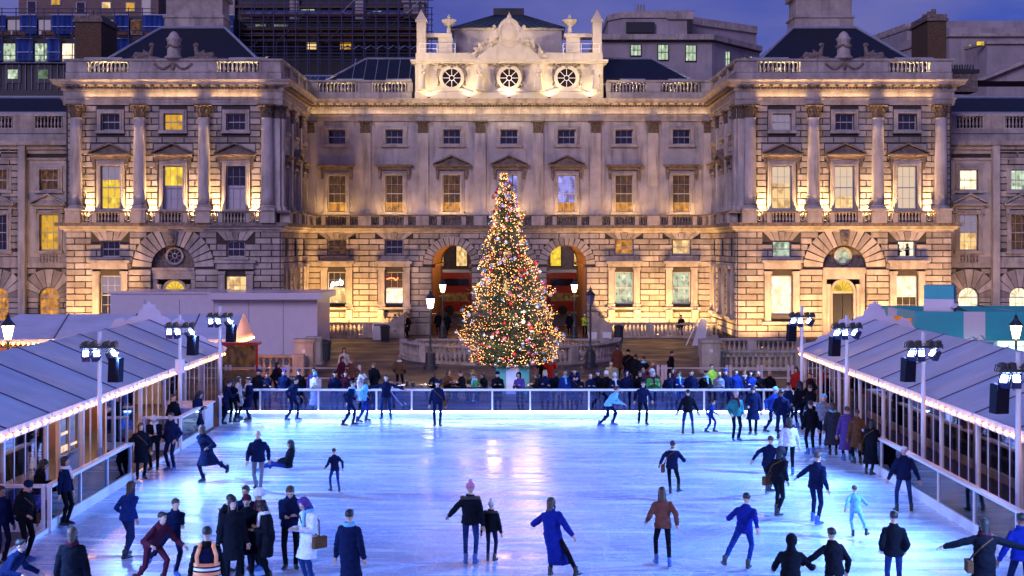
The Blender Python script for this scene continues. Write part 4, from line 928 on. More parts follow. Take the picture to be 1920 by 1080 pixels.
balustrade([(X(1345,74), 74), (X(1500,74), 74)], 1.1, 'lower shadowy stone balustrade of the right court stair')
def pedestal(px, D, w, h, label):
    t = empty('stone_pedestal', (X(px,D), D, 0), label=label, cat='pedestal'); m = MB(); m.box(-w/2,w/2,-w/2,w/2,.14,h-.16); m.build('shaft', stone, t)
    m = MB(); m.box(-w/2-.08,w/2+.08,-w/2-.08,w/2+.08,0,.14); m.box(-w/2-.08,w/2+.08,-w/2-.08,w/2+.08,h-.16,h); m.build('mouldings', stone, t)
    m = MB(); m.box(-.09,.09,-w/2-.02,-w/2,h*.62,h*.62+.18); m.build('plaque', paintw, t)
pedestal(572, 72, 1.0, 1.9, 'square stone pedestal ending the left stair balustrades'); pedestal(590, 78, .8, 1.6, 'taller stone pier behind the left stair pedestal')
pedestal(1331, 73, 1.0, 1.8, 'square stone pedestal ending the right stair balustrades')
for s, xa, xb, lab in ((-1, X(722,98), X(755,98), 'sloping stone ramp wall at the left gate arch'), (1, X(1112,98), X(1150,98), 'sloping stone ramp wall at the right gate arch')):
    m = MB(); m.prism([(xa,0),(xb,0),(xb, 1.9 if s < 0 else 1.0),(xa, 1.0 if s < 0 else 1.9)], 99.2, 102.4); tag(m.build('ramp_wall', stone), lab, 'wall')
# iron railings right
t = empty('iron_railings', (X(1460,97.5), 97.5, 0), label='black iron railings with spear tops before the right pavilion', cat='railings')
m = MB(); D = 97.5
for i in range(64): xx = X(1400,D)+i*(X(1640,D)-X(1400,D))/63-t.location.x; m.tube((xx,0,0), (xx,0,1.3), .02, n=4); m.tube((xx,0,1.3), (xx,0,1.42), .035, .004, n=4)
m.build('bars', ironm, t); m = MB()
for z in (.2, 1.2): m.box(X(1400,D)-t.location.x, X(1640,D)-t.location.x, -.02, .02, z, z+.04)
m.build('rails', ironm, t)
# lamp posts
lampglass = mat('lamp_glass', (1,.75,.42), .3, emit=9, ecol=(1,.66,.30))
lampoff = mat('unlit_lamp_glass', (.25,.22,.30), .15)
def lamp_post(px, D, h, label, e=60, lit=True, fat=1.0):
    t = empty('lamp_post', (X(px,D), D, 0), label=label, cat='lamp post', group='lamp posts around the court')
    m = MB(); m.lathe([(.3*fat,0),(.3*fat,.18),(.22*fat,.25),(.2*fat,.9),(.13,1.0),(.1,1.15),(.06,1.3),(.05,h-.75),(.08,h-.72),(.05,h-.66)], n=12); m.build('post', ironm, t)
    m = MB(); m.tube((-.3,0,h-.95), (.3,0,h-.95), .02, n=6); m.ell((-.3,0,h-.95), (.035,)*3, 6, 4); m.ell((.3,0,h-.95), (.035,)*3, 6, 4); m.build('ladder_bar', ironm, t)
    m = MB(); m.lathe([(.13,h-.64),(.25,h-.1)], n=4); g = m.build('lantern_glass', lampglass if lit else lampoff, t)
    m = MB()
    for i in range(4): a = 2*pi*i/4; m.tube((.135*cos(a), .135*sin(a), h-.65), (.255*cos(a), .255*sin(a), h-.09), .014, n=4)
    m.lathe([(.30,h-.1),(.28,h-.05),(.13,h+.12),(.11,h+.16),(.06,h+.22),(.09,h+.26),(.02,h+.36),(.01,h+.45)], n=8); m.build('lantern_cap', ironm, g)
    if lit: lamp_light('lantern_light', 'POINT', (t.location.x, D-.3, h-.35), e, (1,.66,.30), size=.15)
lamp_post(807, 74.8, 4.05, 'lamp post with a bright lantern left of the christmas tree', 60, fat=1.35)
lamp_post(1107, 76, 4.2, 'unlit lamp post right of the christmas tree', lit=False, fat=1.35)
lamp_post(1077, 99, 4.1, 'lit lamp post standing in the right gate arch'); lamp_post(830, 99, 4.1, 'lit lamp post standing in the left gate arch')
lamp_post(1382, 98.5, 4.1, 'lit lamp post before the corner of the right pavilion', 80); lamp_post(180, 96, 4.0, 'lit lamp post at the far left pavilion corner behind the marquees', 90)
lamp_post(519, 94, 4.0, 'lamp post whose lit cap peeks over the white hoarding', 80); lamp_post(15, 52.5, 3.9, 'lit lamp post beside the left marquee at the left photo edge', 50)
lamp_post(1905, 55, 3.75, 'lamp post against the bright booth wall at the right photo edge', 25)
# white hoarding block
hoard = mat('glossy_white_panel', (.66,.60,.70), .25, noise=.06)
t = empty('white_hoarding', (X(400,86), 86, 0), label='big blank white cabin with overhanging fascia behind the left marquee', cat='cabin')
def wl(mb, n, m_): o = mb.build(n, m_, t); o.location = -t.location; return o
m = MB(); m.box(X(205,84), X(594,84), 84.2, 90, 0, Z(551,84)); wl(m, 'wall', hoard)
m = MB(); m.box(X(390,83.4), X(603,83.4), 83.4, 90.1, Z(561,84), Z(549,84)); m.box(X(205,84)-.05, X(390,83.4)-.002, 84.1, 90.1, Z(551,84), Z(548,84)); wl(m, 'fascia', hoard)
m = MB(); [m.box(X(205+i*65,84)-.012, X(205+i*65,84)+.012, 84.17, 84.2, 0, Z(562,84)) for i in range(1,6)]; wl(m, 'panel_joints', lead)
# signs, bins
t = empty('information_sign', (X(713,97.5), 97.5, 0), label='white information panel with dark lettering band by the left gate ramp', cat='sign'); m = MB(); m.box(-.55,.55,-.08,.08,0,1.25); m.build('board', paintw, t); m = MB(); m.box(-.45,.45,-.1,-.08,1.05,1.15); m.box(.15,.4,-.1,-.08,.6,.85); m.build('print', dark, t)
t = empty('leaning_board', (X(1311,92), 92, 0), label='plain white A-board standing open before the right balustrade', cat='sign'); m = MB(); m.prism([(-.5,0),(.45,0),(.45,1.9),(-.0,1.9)], -.03, .03, Matrix.Rotation(R(14),4,'X')); m.build('front_panel', paintw, t); m = MB(); m.prism([(-.9,0),(-.82,0),(0,1.85),(-.08,1.85)], .3, .34); m.build('back_leg', paintw, t)
for px, D, lab in ((610, 81, 'black litter bin at the corner of the white hoarding'), (1160, 96, 'dark litter bin beside the right gate ramp'), (722, 96.5, 'dark litter bin beside the information sign')):
    t = empty('litter_bin', (X(px,D), D, 0), label=lab, cat='bin'); m = MB(); m.lathe([(.3,0),(.34,.9),(.36,.95)], n=14); m.build('drum', ironm, t); m = MB(); m.lathe([(.37,.95),(.36,1.1),(.2,1.2),(.02,1.22)], n=14); m.build('lid', dark, t)
for px, lab in ((1111, 'small white notice on a stand, left of its pair near the right lamp'), (1138, 'small white notice on a stand, right of its pair near the right ramp')):
    t = empty('notice', (X(px,88), 88, 0), label=lab, cat='sign'); m = MB(); m.box(-.28,.28,-.02,.02,.75,1.2); m.build('board', paintw, t); m = MB(); m.tube((0,.03,0),(0,.03,1.1),.025); m.build('post', ironm, t)
# ================= RINK BARRIERS
glassp = None
def clear_glass(name, tint=(.75,.82,1), op=.12):
    m = bpy.data.materials.new(name); m.use_nodes = True; nt = m.node_tree; nt.nodes.clear()
    o = nt.nodes.new('ShaderNodeOutputMaterial'); t = nt.nodes.new('ShaderNodeBsdfTransparent'); g = nt.nodes.new('ShaderNodeBsdfGlossy'); f = nt.nodes.new('ShaderNodeFresnel'); mx = nt.nodes.new('ShaderNodeMixShader')
    t.inputs[0].default_value = (*tint, 1); g.inputs['Roughness'].default_value = .04; f.inputs[0].default_value = 1.5
    a = nt.nodes.new('ShaderNodeMath'); a.operation = 'MULTIPLY_ADD'; a.inputs[1].default_value = 1.0; a.inputs[2].default_value = op; nt.links.new(f.outputs[0], a.inputs[0])
    nt.links.new(a.outputs[0], mx.inputs[0]); nt.links.new(t.outputs[0], mx.inputs[1]); nt.links.new(g.outputs[0], mx.inputs[2]); nt.links.new(mx.outputs[0], o.inputs[0]); return m
glassp = clear_glass('barrier_glass', (.55,.66,1.0), .06); glassw = clear_glass('window_glass', (.80,.85,1), .48)
kick = mat('white_kickboard', (.86,.88,.92), .35, noise=.05, nscale=4)
led = mat('led_strip', (.6,.8,1), .4, emit=14, ecol=(.50,.74,1))
def barrier(p0, p1, label, posts=None, gap=2.6, strip=False):
    p0, p1 = Vector(p0), Vector(p1); L_ = (p1-p0).length; d = (p1-p0)/L_; ang = math.atan2(d.y, d.x)
    t = empty('rink_barrier', (p0.x, p0.y, 0), ang, label, 'barrier')
    MB().box(0, L_, -.05, .05, .02, .29).build('kickboard', kick, t)
    MB().box(0, L_, -.09, .09, 1.09, 1.16).build('top_rail', paintw, t)
    MB().box(.03, L_-.03, -.008, .008, .30, 1.08).build('glass_panel', glassp, t)
    n = max(1, round(L_/gap)); first = None
    for x in (posts or [L_*i/n for i in range(n+1)]):
        x = min(max(x, .04), L_-.04)
        if first is None: first = MB().box(-.035, .035, -.045, .045, .29, 1.09).build('post', paintw, t); first.location = (x, 0, 0)
        else: c = first.copy(); COL.objects.link(c); c.parent = t; c.location = (x, 0, 0)
    if strip:
        q = MB(); q.box(0, L_, -.075, -.052, .24, .28); q.build('light_strip', led, t)
    return t
fx = [X(p, 53.8)-IX0 for p in (488, 597, 706, 772, 923, 994, 1104, 1213, 1320, 1432)]
barrier((IX0, IY1), (IX1, IY1), 'long white framed clear rink barrier along the far end of the ice', posts=[0]+fx+[IX1-IX0], strip=True)
barrier((IX0, 51.4), (IX0, 53.75), 'short white rink barrier piece at the far left corner')
barrier((IX0, 45.2), (IX0, 48.1), 'short white rink barrier piece between the two left gate openings')
barrier((IX0, 32.4), (IX0, 39.3), 'long sloping-in-view white barrier along the left side with two women at its near end')
barrier((IX1, 24.0), (IX1, 53.7), 'long white framed clear barrier down the right side of the ice')
barrier((IX0-1.25, 48.1), (IX0-.1, 48.1), 'short white rail across the walkway at the far left gate')
barrier((IX0-1.25, 45.2), (IX0-.1, 45.2), 'short white rail across the walkway at the middle left gate')
barrier((IX0-1.25, 32.4), (IX0-.1, 32.4), 'short white rail across the walkway at the near left gate')
def kerb(y0, y1, lab): tag(MB().box(IX0-.12, IX0+.02, y0, y1, .02, .12).build('threshold_board', kick), lab, 'board')
kerb(28, 32.3, 'low white threshold board of the near left gate'); kerb(39.4, 45.1, 'low white threshold board of the middle left gate')
# white counter by the far left gate
t = empty('counter', (-12.0, 50.2, 0), label='white panelled counter with a small heart plate by the far left gate', cat='counter')
MB().box(-.6,.55,-.5,.9,0,.95).build('cabinet', paintw, t); MB().box(-.68,.62,-.56,.98,.95,1.0).build('counter_top', kick, t); MB().box(-.15,.2,-.54,-.5,.45,.75).build('plate', lead, t)
m = MB(); m.box(-.45,.4,-.53,-.5,.05,.38); m.build('opening_shade', dark, t)  # dark panel on the cabinet face, painted as the shade of an opening
# ================= MARQUEES
canvas = mat('marquee_canvas', (.58,.63,.80), .30, noise=.22, nscale=.9, bump=.9, bscale=1.6, stretch=(.5,1.6,1), coat=.25)
seam = mat('roof_seam', (.06,.06,.12), .5)
fasc = mat('fascia_white', (.70,.66,.64), .5)
bulbm = mat('warm_bulb', (1,.8,.5), .4, emit=26, ecol=(1,.34,.06))
wood = mat('warm_wood', (.30,.15,.06), .55, noise=.4, nscale=3, stretch=(1,8,1))
bar_light = mat('bar_light', (1,.8,.6), .4, emit=8, ecol=(1,.62,.28))
def marquee(s):
    xe, xr, xo = s*12.65, s*15.85, s*19.05; y0, y1 = 20.8, 58.2; ze, zr = 2.36, 3.69; bay = 3.1
    t = empty('marquee', (xr, y0, 0), label=('long blue-lit marquee with glazed front left of the ice' if s < 0 else 'long blue-lit marquee with glazed front right of the ice'), cat='marquee', group='marquees beside the rink')
    def b(mb, n, m_, par=None):
        o = mb.build(n, m_, par or t); o.location = -t.location if par is None else (0,0,0); return o
    m = MB(); ys = [y1-bay*i for i in range(13)]; ys[-1] = y0
    for a, c in zip(ys, ys[1:]):       # slightly sagging canvas between the ribs
        nx, ny = 8, 4
        for xa, xb, za, zb in ((xe, xr, ze, zr), (xr, xo, zr, ze)):
            g = [[(xa+(xb-xa)*i/nx, a+(c-a)*j/ny, za+(zb-za)*i/nx-.05*sin(pi*j/ny)*sin(pi*i/nx)) for i in range(nx+1)] for j in range(ny+1)]
            m.smooth = True; m.add([p for r in g for p in r], [(j*(nx+1)+i, j*(nx+1)+i+1, (j+1)*(nx+1)+i+1, (j+1)*(nx+1)+i) for j in range(ny) for i in range(nx)])
    rf = b(m, 'roof', canvas)
    m = MB()
    for y in ys: m.box(-.02,.02,-.02,.02,0,1,Matrix(((xr-xe,0,0,xe),(0,1,0,y),(zr-ze,0,1,ze+.01),(0,0,0,1))) @ Matrix.Rotation(0,4,'X')) if False else (m.tube((xe,y,ze+.015), (xr,y,zr+.015), .022, n=5), m.tube((xo,y,ze+.015), (xr,y,zr+.015), .022, n=5))
    b(m, 'roof_seams', seam, rf)
    m = MB(); m.box(min(xe,xe-s*.05), max(xe,xe-s*.05), y0, y1, ze-.26, ze+.03); fa = b(m, 'fascia', fasc)
    m = MB(); [m.box(xe-s*.055-.004, xe-s*.055+.004, y-.012, y+.012, ze-.26, ze+.035) for y in ys[:-1]]; b(m, 'fascia_seams', seam, fa)
    # posts & mullions
    xw = xe+s*.12; first = None
    for i, y in enumerate(ys):
        if first is None: m = MB(); m.box(xw-.06, xw+.06, y-.06, y+.06, 0, ze-.26); first = b(m, 'post', paintw); by = y
        else: c = first.copy(); COL.objects.link(c); c.parent = t; c.location = first.location+Vector((0, y-by, 0))
    first = None; k = 0
    for a, c in zip(ys, ys[1:]):
        for j in (1,2,3):
            y = a+(c-a)*j/4
            if s < 0 and 36.5 < y < 40: continue
            if first is None: m = MB(); m.box(xw-.02, xw+.02, y-.022, y+.022, 0, ze-.26); first = b(m, 'mullion', paintw); by = y
            else: q = first.copy(); COL.objects.link(q); q.parent = t; q.location = first.location+Vector((0, y-by, 0))
    m = MB(); m.box(xw-.01, xw+.01, y0, y1-.1, .05, ze-.27) if s > 0 else (m.box(xw-.01,xw+.01,y0,36.4,.05,ze-.27), m.box(xw-.01,xw+.01,42,44.9,.05,ze-.27), m.box(xw-.01,xw+.01,48.6,y1-.1,.05,ze-.27)); b(m, 'glazing', glassw)
    m = MB(); m.box(xw-.035, xw+.035, y0, y1, .0, .12) if s > 0 else m.box(xw-.035, xw+.035, y0, 36.4, .0, .12); b(m, 'sill', paintw)
    # end walls, back wall, floor, interior
    m = MB()
    for y in (y1, y0):
        m.prism([(xe,0),(xo,0),(xo,ze-.02),(xr,zr-.03),(xe,ze-.02)], y-.03+(.031 if y == y1 else 0), y+.03)
    m.box(min(xo,xo-s*.05), max(xo,xo-s*.05), y0, y1, 0, ze-.02); b(m, 'outer_walls', canvas)
    inw = mat('marquee_lining', (.30,.16,.10), .8, noise=.4, nscale=.8)
    m = MB(); m.box(xr+s*1.0-.04, xr+s*1.0+.04, y0+.2, y1-.2, 0, 2.3); b(m, 'inner_wall', inw)
    m = MB(); m.box(xr+s*.2-.35, xr+s*.2+.35, 24, 35, 0, 1.05); m.box(xr+s*.2-.35, xr+s*.2+.35, 43, 55, 0, 1.05); b(m, 'bar', wood)
    # fretted white gable crest
    m = MB(); pts = []
    for i in range(17):
        f = i/16*2-1; x = xr+f*3.3; zb = zr-(abs(f)*3.3)*(zr-ze)/3.2
        pts.append((x, zb))
    top = [(xr-3.4,ze+.12),(xr-3.0,ze+.32),(xr-2.6,ze+.4),(xr-2.4,ze+.62),(xr-2.0,ze+.72),(xr-1.7,zr-.30),(xr-1.5,zr+.02),(xr-1.2,zr+.1),(xr-1.0,zr-.05),(xr-.8,zr+.12),(xr-.5,zr+.2),(xr-.42,zr+.45),(xr-.28,zr+.5),(xr-.28,zr+.68),(xr-.1,zr+.7),(xr,zr+.85),(xr+.1,zr+.7),(xr+.28,zr+.68),(xr+.28,zr+.5),(xr+.42,zr+.45),(xr+.5,zr+.2),(xr+.8,zr+.12),(xr+1.0,zr-.05),(xr+1.2,zr+.1),(xr+1.5,zr+.02),(xr+1.7,zr-.30),(xr+2.0,ze+.72),(xr+2.4,ze+.62),(xr+2.6,ze+.4),(xr+3.0,ze+.32),(xr+3.4,ze+.12)]
    m.prism(top+[(xr+3.3,ze-.05),(xr,zr-.02),(xr-3.3,ze-.05)], y1+.06, y1+.12); b(m, 'gable_crest', hoard)
    # hanging lamps inside
    first = None
    for y in (24,28,32,36,41,46,51,55.5):
        if first is None: m = MB(); m.ell((xe+s*1.9, y, 2.15), (.14,.14,.1), 10, 6); first = b(m, 'pendant_lamp', bar_light); by = y
        else: c = first.copy(); COL.objects.link(c); c.parent = t; c.location = first.location+Vector((0, y-by, 0))
        lamp_light('pendant_light', 'POINT', (xe+s*1.9, y, 1.95), 50, (1,.50,.22), size=.15)
    # bulbs strung under the eave
    e = empty('string_lights', (xe, y0, ze), label='string of warm bulbs along the eave of the %s marquee' % ('left' if s < 0 else 'right'), cat='string lights', group='eave string lights')
    m = MB(); n = 74; P = [(-s*.075, (y1-y0)*i/n, -.10-.03*abs(sin(pi*i/6))) for i in range(n+1)]; m.path(P, .009, 4); m.build('cable', dark, e)
    bm_ = MB(); bm_.ell((0,0,-.03), (.036,.036,.045), 7, 5); first = None
    for i in range(1, n+1):
        p = P[i]
        if first is None: first = bm_.build('bulb', bulbm, e); c = first
        else: c = first.copy(); COL.objects.link(c); c.parent = e
        c.location = (p[0]-s*.02, p[1]+random.uniform(-.05,.05), p[2])
marquee(-1); marquee(1)
# beige doors of the left marquee
for y, lab in ((38.2, 'tall beige framed door with a lit serving hatch in the left marquee front'),):
    t = empty('door', (-12.72, y, 0), label=lab, cat='door')
    pn = mat('beige_panel', (.50,.40,.30), .6)
    MB().box(-.04,.04,-.9,.9,0,.95).build('lower_panel', pn, t); m = MB(); m.box(-.05,.05,-.9,-.76,.95,2.08); m.box(-.05,.05,.76,.9,.95,2.08); m.box(-.05,.05,-.06,.06,.95,2.08); m.box(-.05,.05,-.76,.76,.95,1.05); m.build('frame', pn, t)
    m = MB(); m.box(-.02,0,-.75,-.07,1.06,2.05); m.box(-.02,0,.07,.75,1.06,2.05); m.build('pane', G['dim'], t); m = MB(); m.box(.01,.03,-.7,-.1,1.12,1.3); m.box(.01,.03,.1,.7,1.2,1.27); m.box(.01,.03,-.7,-.1,1.6,1.68); m.build('lit_shelf', G['warm'], t)
# wreath inside left marquee window
t = empty('wreath', (-12.6, 30.9, 1.65), label='green christmas wreath hung in the left marquee window', cat='wreath')
m = MB(); rnd = random.Random(2)
for i in range(160): a = rnd.uniform(0, 2*pi); r = .3+rnd.gauss(0,.05); m.add([(rnd.uniform(-.04,.04), r*cos(a), r*sin(a)), (rnd.uniform(-.06,.06), r*cos(a)+rnd.uniform(-.09,.09), r*sin(a)+rnd.uniform(-.09,.09)), (0, r*cos(a)+rnd.uniform(-.06,.06), r*sin(a)+rnd.uniform(-.06,.06))], [(0,1,2)])
needle = mat('fir_needles', (.03,.075,.03), .7, noise=.5, nscale=6, col2=(.07,.11,.04)); m.build('foliage', needle, t)
m = MB(); m.lathe([(.02,0),(.09,.02),(.02,.1)], (.07,0,.22), 6); m.build('bow', red, t)
# rear marquee with a gabled end
t = empty('marquee', (X(250,66), 66, 0), label='white marquee with a glowing eave and gabled end behind the left marquee', cat='marquee')
def rm(mb, n, m_, par=None): o = mb.build(n, m_, par or t); o.location = -t.location if par is None else (0,0,0); return o
XL, XR = -27.2, -13.75
m = MB(); m.add([(XL,66,2.3),(XR,66,2.3),(XR,68.3,3.42),(XL+2.0,68.3,3.42),(XR,70.6,2.3),(XL,70.6,2.3)], [(0,1,2,3),(3,2,4,5),(0,3,5)]); rr = rm(m, 'roof', canvas)
m = MB(); [m.tube((x,65.99,2.32), (x+.0,68.3,3.44), .03, n=5) for x in (-25.3+2.6,-19.2,-16)]; rm(m, 'roof_seams', seam, rr)
m = MB(); m.add([(XR,65.9,2.35),(XR,70.7,2.35),(XR,68.3,3.5)], [(0,1,2)]); m.add([(XR+.02,65.9,2.1),(XR+.02,70.7,2.1),(XR+.02,70.7,2.36),(XR+.02,65.9,2.36)], [(0,1,2,3)]); rm(m, 'gable', fasc)
m = MB(); m.box(XL, XR, 65.95, 66, 2.06, 2.3); rm(m, 'fascia', fasc)
m = MB(); m.box(XL, XR-.05, 66.3, 66.35, 0, 2.06); rm(m, 'front_wall', mat('marquee_lining', (.3,.16,.1)))
m = MB(); [m.box(XR-.04, XR, 66+1.1*i-.04, 66+1.1*i+.04, 0, 2.1) for i in range(5)]; [m.box(XR-.04,XR,66,70.5,z,z+.06) for z in (.0,1.0,2.04)]; dfm = rm(m, 'end_frame', fasc)
m = MB()
for i, c in enumerate(('a','b','c','d')): m.box(XR-.1, XR-.06, 66.05+1.1*i, 67.1+1.1*i, .1, 2.05)
rm(m, 'end_pane', G['ora'], dfm)
e = empty('string_lights', (XR, 66, 2.1), label='two strings of warm bulbs along the eaves of the rear marquee', cat='string lights')
first = None; bb_ = MB(); bb_.ell((0,0,0), (.045,.045,.05), 7, 5); cab = MB(); cab.tube((.06,-.1,0), (.06,4.7,.0), .01); cab.tube((-13.4,-.1,0), (.06,-.1,0), .01); cab.build('cable', dark, e)
for p in [(.08,-.1+.21*i,-.02) for i in range(23)]+[(-13.4+.25*i,-.12,-.03) for i in range(54)]:
    if first is None: first = bb_.build('bulb', bulbm, e); c = first
    else: c = first.copy(); COL.objects.link(c); c.parent = e
    c.location = p
lamp_light('kiosk_light', 'POINT', (XR+1.6, 66.6, 2.3), 130, (1,.34,.12), size=.2); lamp_light('eave_light', 'POINT', (-22, 65.3, 2.0), 60, (1,.6,.25), size=.3)
# orange lit kiosk front next to it
t = empty('kiosk', (-13.0, 63.5, 0), label='small red and wood kiosk glowing orange beside the left marquee end', cat='kiosk')
MB().box(-1.0,.9,-.05,.6,0,1.0).build('counter', wood, t); m = MB(); m.box(-1.0,-.9,-.05,.05,1,2.2); m.box(.8,.9,-.05,.05,1,2.2); m.box(-1.05,.95,-.1,.65,2.2,2.32); m.build('frame', red, t); m = MB(); m.box(-.88,.78,.3,.34,1.02,2.18); m.build('lit_back', G['dim'], t)
# ================= TEAL GIFT-BOX BOOTH
teal = mat('teal_panel', (.05,.42,.46), .4, noise=.06); ribbon = mat('pale_ribbon', (.72,.62,.68), .45)
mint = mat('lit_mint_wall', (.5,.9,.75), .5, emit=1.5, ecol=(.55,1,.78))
t = empty('gift_booth', (18.75, 62, 0), label='teal booth with pale ribbon bands shaped like a gift box, glowing mint inside', cat='booth')
def gb(mb, n, m_, par=None): o = mb.build(n, m_, par or t); o.location = -t.location if par is None else (0,0,0); return o
m = MB(); m.box(18.75, 30, 62, 62.2, 2.5, 3.86); m.box(18.75, 18.95, 62.2, 68, 2.0, 3.86); m.box(29.8, 30, 62.2, 68, 0, 3.86); m.box(18.95, 29.8, 67.8, 68, 0, 3.86); fb = gb(m, 'fascia', teal)
m = MB(); m.box(21.0, 22.0, 61.97, 62, 2.5, 3.865); m.box(18.72, 18.75, 65.0, 66.4, 2.0, 3.865); gb(m, 'ribbon_band', ribbon)
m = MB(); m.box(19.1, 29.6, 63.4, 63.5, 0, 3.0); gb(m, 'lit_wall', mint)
m = MB(); m.box(18.75, 19.0, 62, 62.25, 0, 2.5); m.box(25, 25.3, 62, 62.25, 0, 2.5); gb(m, 'post', teal)
m = MB(); m.box(19, 29.8, 62.2, 67.8, 2.9, 3.1); gb(m, 'roof_deck', dark)
m = MB()   # curled ribbon over the roof
def curl(mb, x0, y, z0, w, pts):
    for (a, b_), (c_, d_) in zip(pts, pts[1:]): mb.add([(x0+a,y,z0+b_),(x0+c_,y,z0+d_),(x0+c_,y+w,z0+d_),(x0+a,y+w,z0+b_)], [(0,1,2,3)])
curl(m, 20.6, 62.4, 3.86, 1.6, [(-.2+.35*cos(a*.35)+a*.11, .15+.22*sin(a*.35)) for a in range(14)]); curl(m, 22.0, 62.4, 3.86, 1.5, [(.12*i, .28*math.exp(-i*.12)*(1-.02*i)) for i in range(14)]); gb(m, 'ribbon_curl', ribbon)
def gift(loc, w, d, h, rz, label, bands):
    g = empty('gift_box', loc, rz, label, 'gift box'); MB().box(-w/2,w/2,-d/2,d/2,0,h).build('box', teal, g); m = MB(); e = .015
    if bands == 'h': m.box(-w/2-e,w/2+e,-d/2-e,d/2+e,h*.36,h*.66)
    else: m.box(-w*.13,w*.13,-d/2-e,d/2+e,0,h+e); m.box(-w/2-e,w/2+e,-d*.15,d*.15,0,h+2*e)
    m.build('ribbon', ribbon, g)
    if bands != 'h':
        m = MB(); curl(m, 0, -d*.25, h+.02, d*.4, [(-.05*i, .16*sin(i*.45)*math.exp(-i*.03)+.03) for i in range(14)]); curl(m, 0, -d*.2, h+.02, d*.4, [(.06*i, .2*sin(i*.5)+.04) for i in range(10)]); m.build('ribbon_tails', ribbon, g)
gift((20.55, 64.0, 3.1), 1.35, 1.2, 1.95, R(-24), 'tall teal gift box with one wide horizontal pale band on the booth roof', 'h')
gift((21.1, 60.6, 1.35), 1.7, 1.5, 1.25, R(-26), 'smaller teal gift box with crossed pale ribbon and curled tails before the booth', 'v')
tag(MB().box(19.9,22.4,59.6,61.6,0,1.34).build('display_plinth', mat('teal_dark', (.02,.2,.24))), 'dark teal plinth under the smaller gift box', 'plinth')
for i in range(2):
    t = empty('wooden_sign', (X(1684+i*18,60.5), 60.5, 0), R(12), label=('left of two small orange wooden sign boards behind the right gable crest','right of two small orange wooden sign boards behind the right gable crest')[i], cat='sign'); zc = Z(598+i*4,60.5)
    MB().box(-.22,.2,-.02,.02,zc-.14,zc+.14).build('board', mat('orange_glow_board', (.45,.14,.02), .5, noise=.4, nscale=12, emit=.25, ecol=(.8,.25,.02)), t); MB().tube((0,.04,0),(0,.04,zc),.02).build('post', dark, t)  # wooden board emits faintly, light put into its material
# ================= FLOODLIGHT POLES
lens = mat('flood_lens', (.8,.9,1), .3, emit=40, ecol=(.62,.78,1))
box_b = mat('speaker_cabinet', (.008,.009,.02), .7, spec=.1)
SPK = {(-12.0,38.8):'black loudspeaker on the nearest left floodlight pole', (-12.0,48.2):'black loudspeaker on the middle left floodlight pole', (-12.0,54.8):'black loudspeaker on the farthest left floodlight pole',
  (12.0,55.2):'black loudspeaker on the farthest right floodlight pole', (12.0,47.8):'black loudspeaker on the second farthest right floodlight pole', (12.0,38.9):'black loudspeaker on the third farthest right floodlight pole', (12.0,31.6):'large black loudspeaker near the right photo edge'}
def pole(x, y, label, spk=True, e=3900):
    s = -1 if x > 0 else 1      # direction towards the ice
    t = empty('floodlight_pole', (x, y, 0), label=label, cat='floodlight pole', group='floodlight poles along the rink')
    m = MB(); m.smooth = True; m.tube((0,0,0), (0,0,4.45), .075, .06, 12); m.build('pole', paintw, t)
    m = MB()
    for dy in (-.28, 0, .28):
        m.tube((-.5,dy*.5,3.98), (.5,dy*.5,4.0), .015, n=4)
    for i in range(9):
        xx = -.5+i*.125; m.path([(xx,-.2,3.96),(xx,-.22,4.08),(xx,.1,4.14),(xx,.2,3.98)], .014, 4)
    m.box(-.52,.52,-.2,-.17,4.0,4.05); [m.prism([(x_-.09,4.0),(x_+.09,4.0),(x_+.06,4.2),(x_-.05,4.17)], -.16, .12) for x_ in (-.4,-.17,.2,.42)]; m.path([(-.5,0,4.0),(-.3,.1,3.7),(0,.08,3.5),(.02,.06,2.9)], .012, 4); m.build('lamp_cage', ironm, t)
    k = 0
    for (dx, dy, yaw, tilt) in ((-.36,-.12,s*25-14,42),(-.08,-.1,s*25+8,44),(.34,.1,s*62,40)):
        M = Matrix.Rotation(R(yaw), 4, 'Z')@Matrix.Rotation(R(-tilt), 4, 'X')
        h = MB(); h.prism([(-.11,-.12),(.11,-.12),(.08,.12),(-.08,.12)], -.06, .16, M); h.box(-.125,.125,-.075,-.05,-.14,.14,M); h.box(-.125,.125,-.16,-.05,.13,.15,M); h.box(-.02,.02,.1,.2,-.05,.22,M)
        q = h.build('floodlight', mat('flood_housing', (.02,.03,.10), .4), t); q.location = (dx, dy, 3.78)
        l = MB(); l.box(-.075,.075,-.088,-.078,-.10,.09,M); l.build('lens', lens, q)
    lamp_light('rink_flood', 'SPOT', (x+s*.55, y-.05, 3.72), e, (.17,.37,1.0), size=.16, spot=145, aim=(s*1.5, y-1.5, 0), blend=.8)
    if spk:
        sp_ = empty('loudspeaker', (x+s*(-.0)+.42*(1 if x < 0 else -1), y+.1, 3.0), R(-12*s), label=SPK[(x,y)], cat='loudspeaker', group='loudspeakers on the floodlight poles')
        MB().prism([(-.17,-.02),(.17,-.02),(.2,.68),(-.14,.68)], -.14, .16).build('cabinet', box_b, sp_)
        m = MB(); m.tube((0,0,.68),(0,0,.84),.025); m.tube((-.42*(1 if x < 0 else -1),-.1,.84),(0.12,0,.84),.025); m.box(-.1,.1,-.06,.06,.68,.72); m.build('bracket', paintw, sp_)
    return t
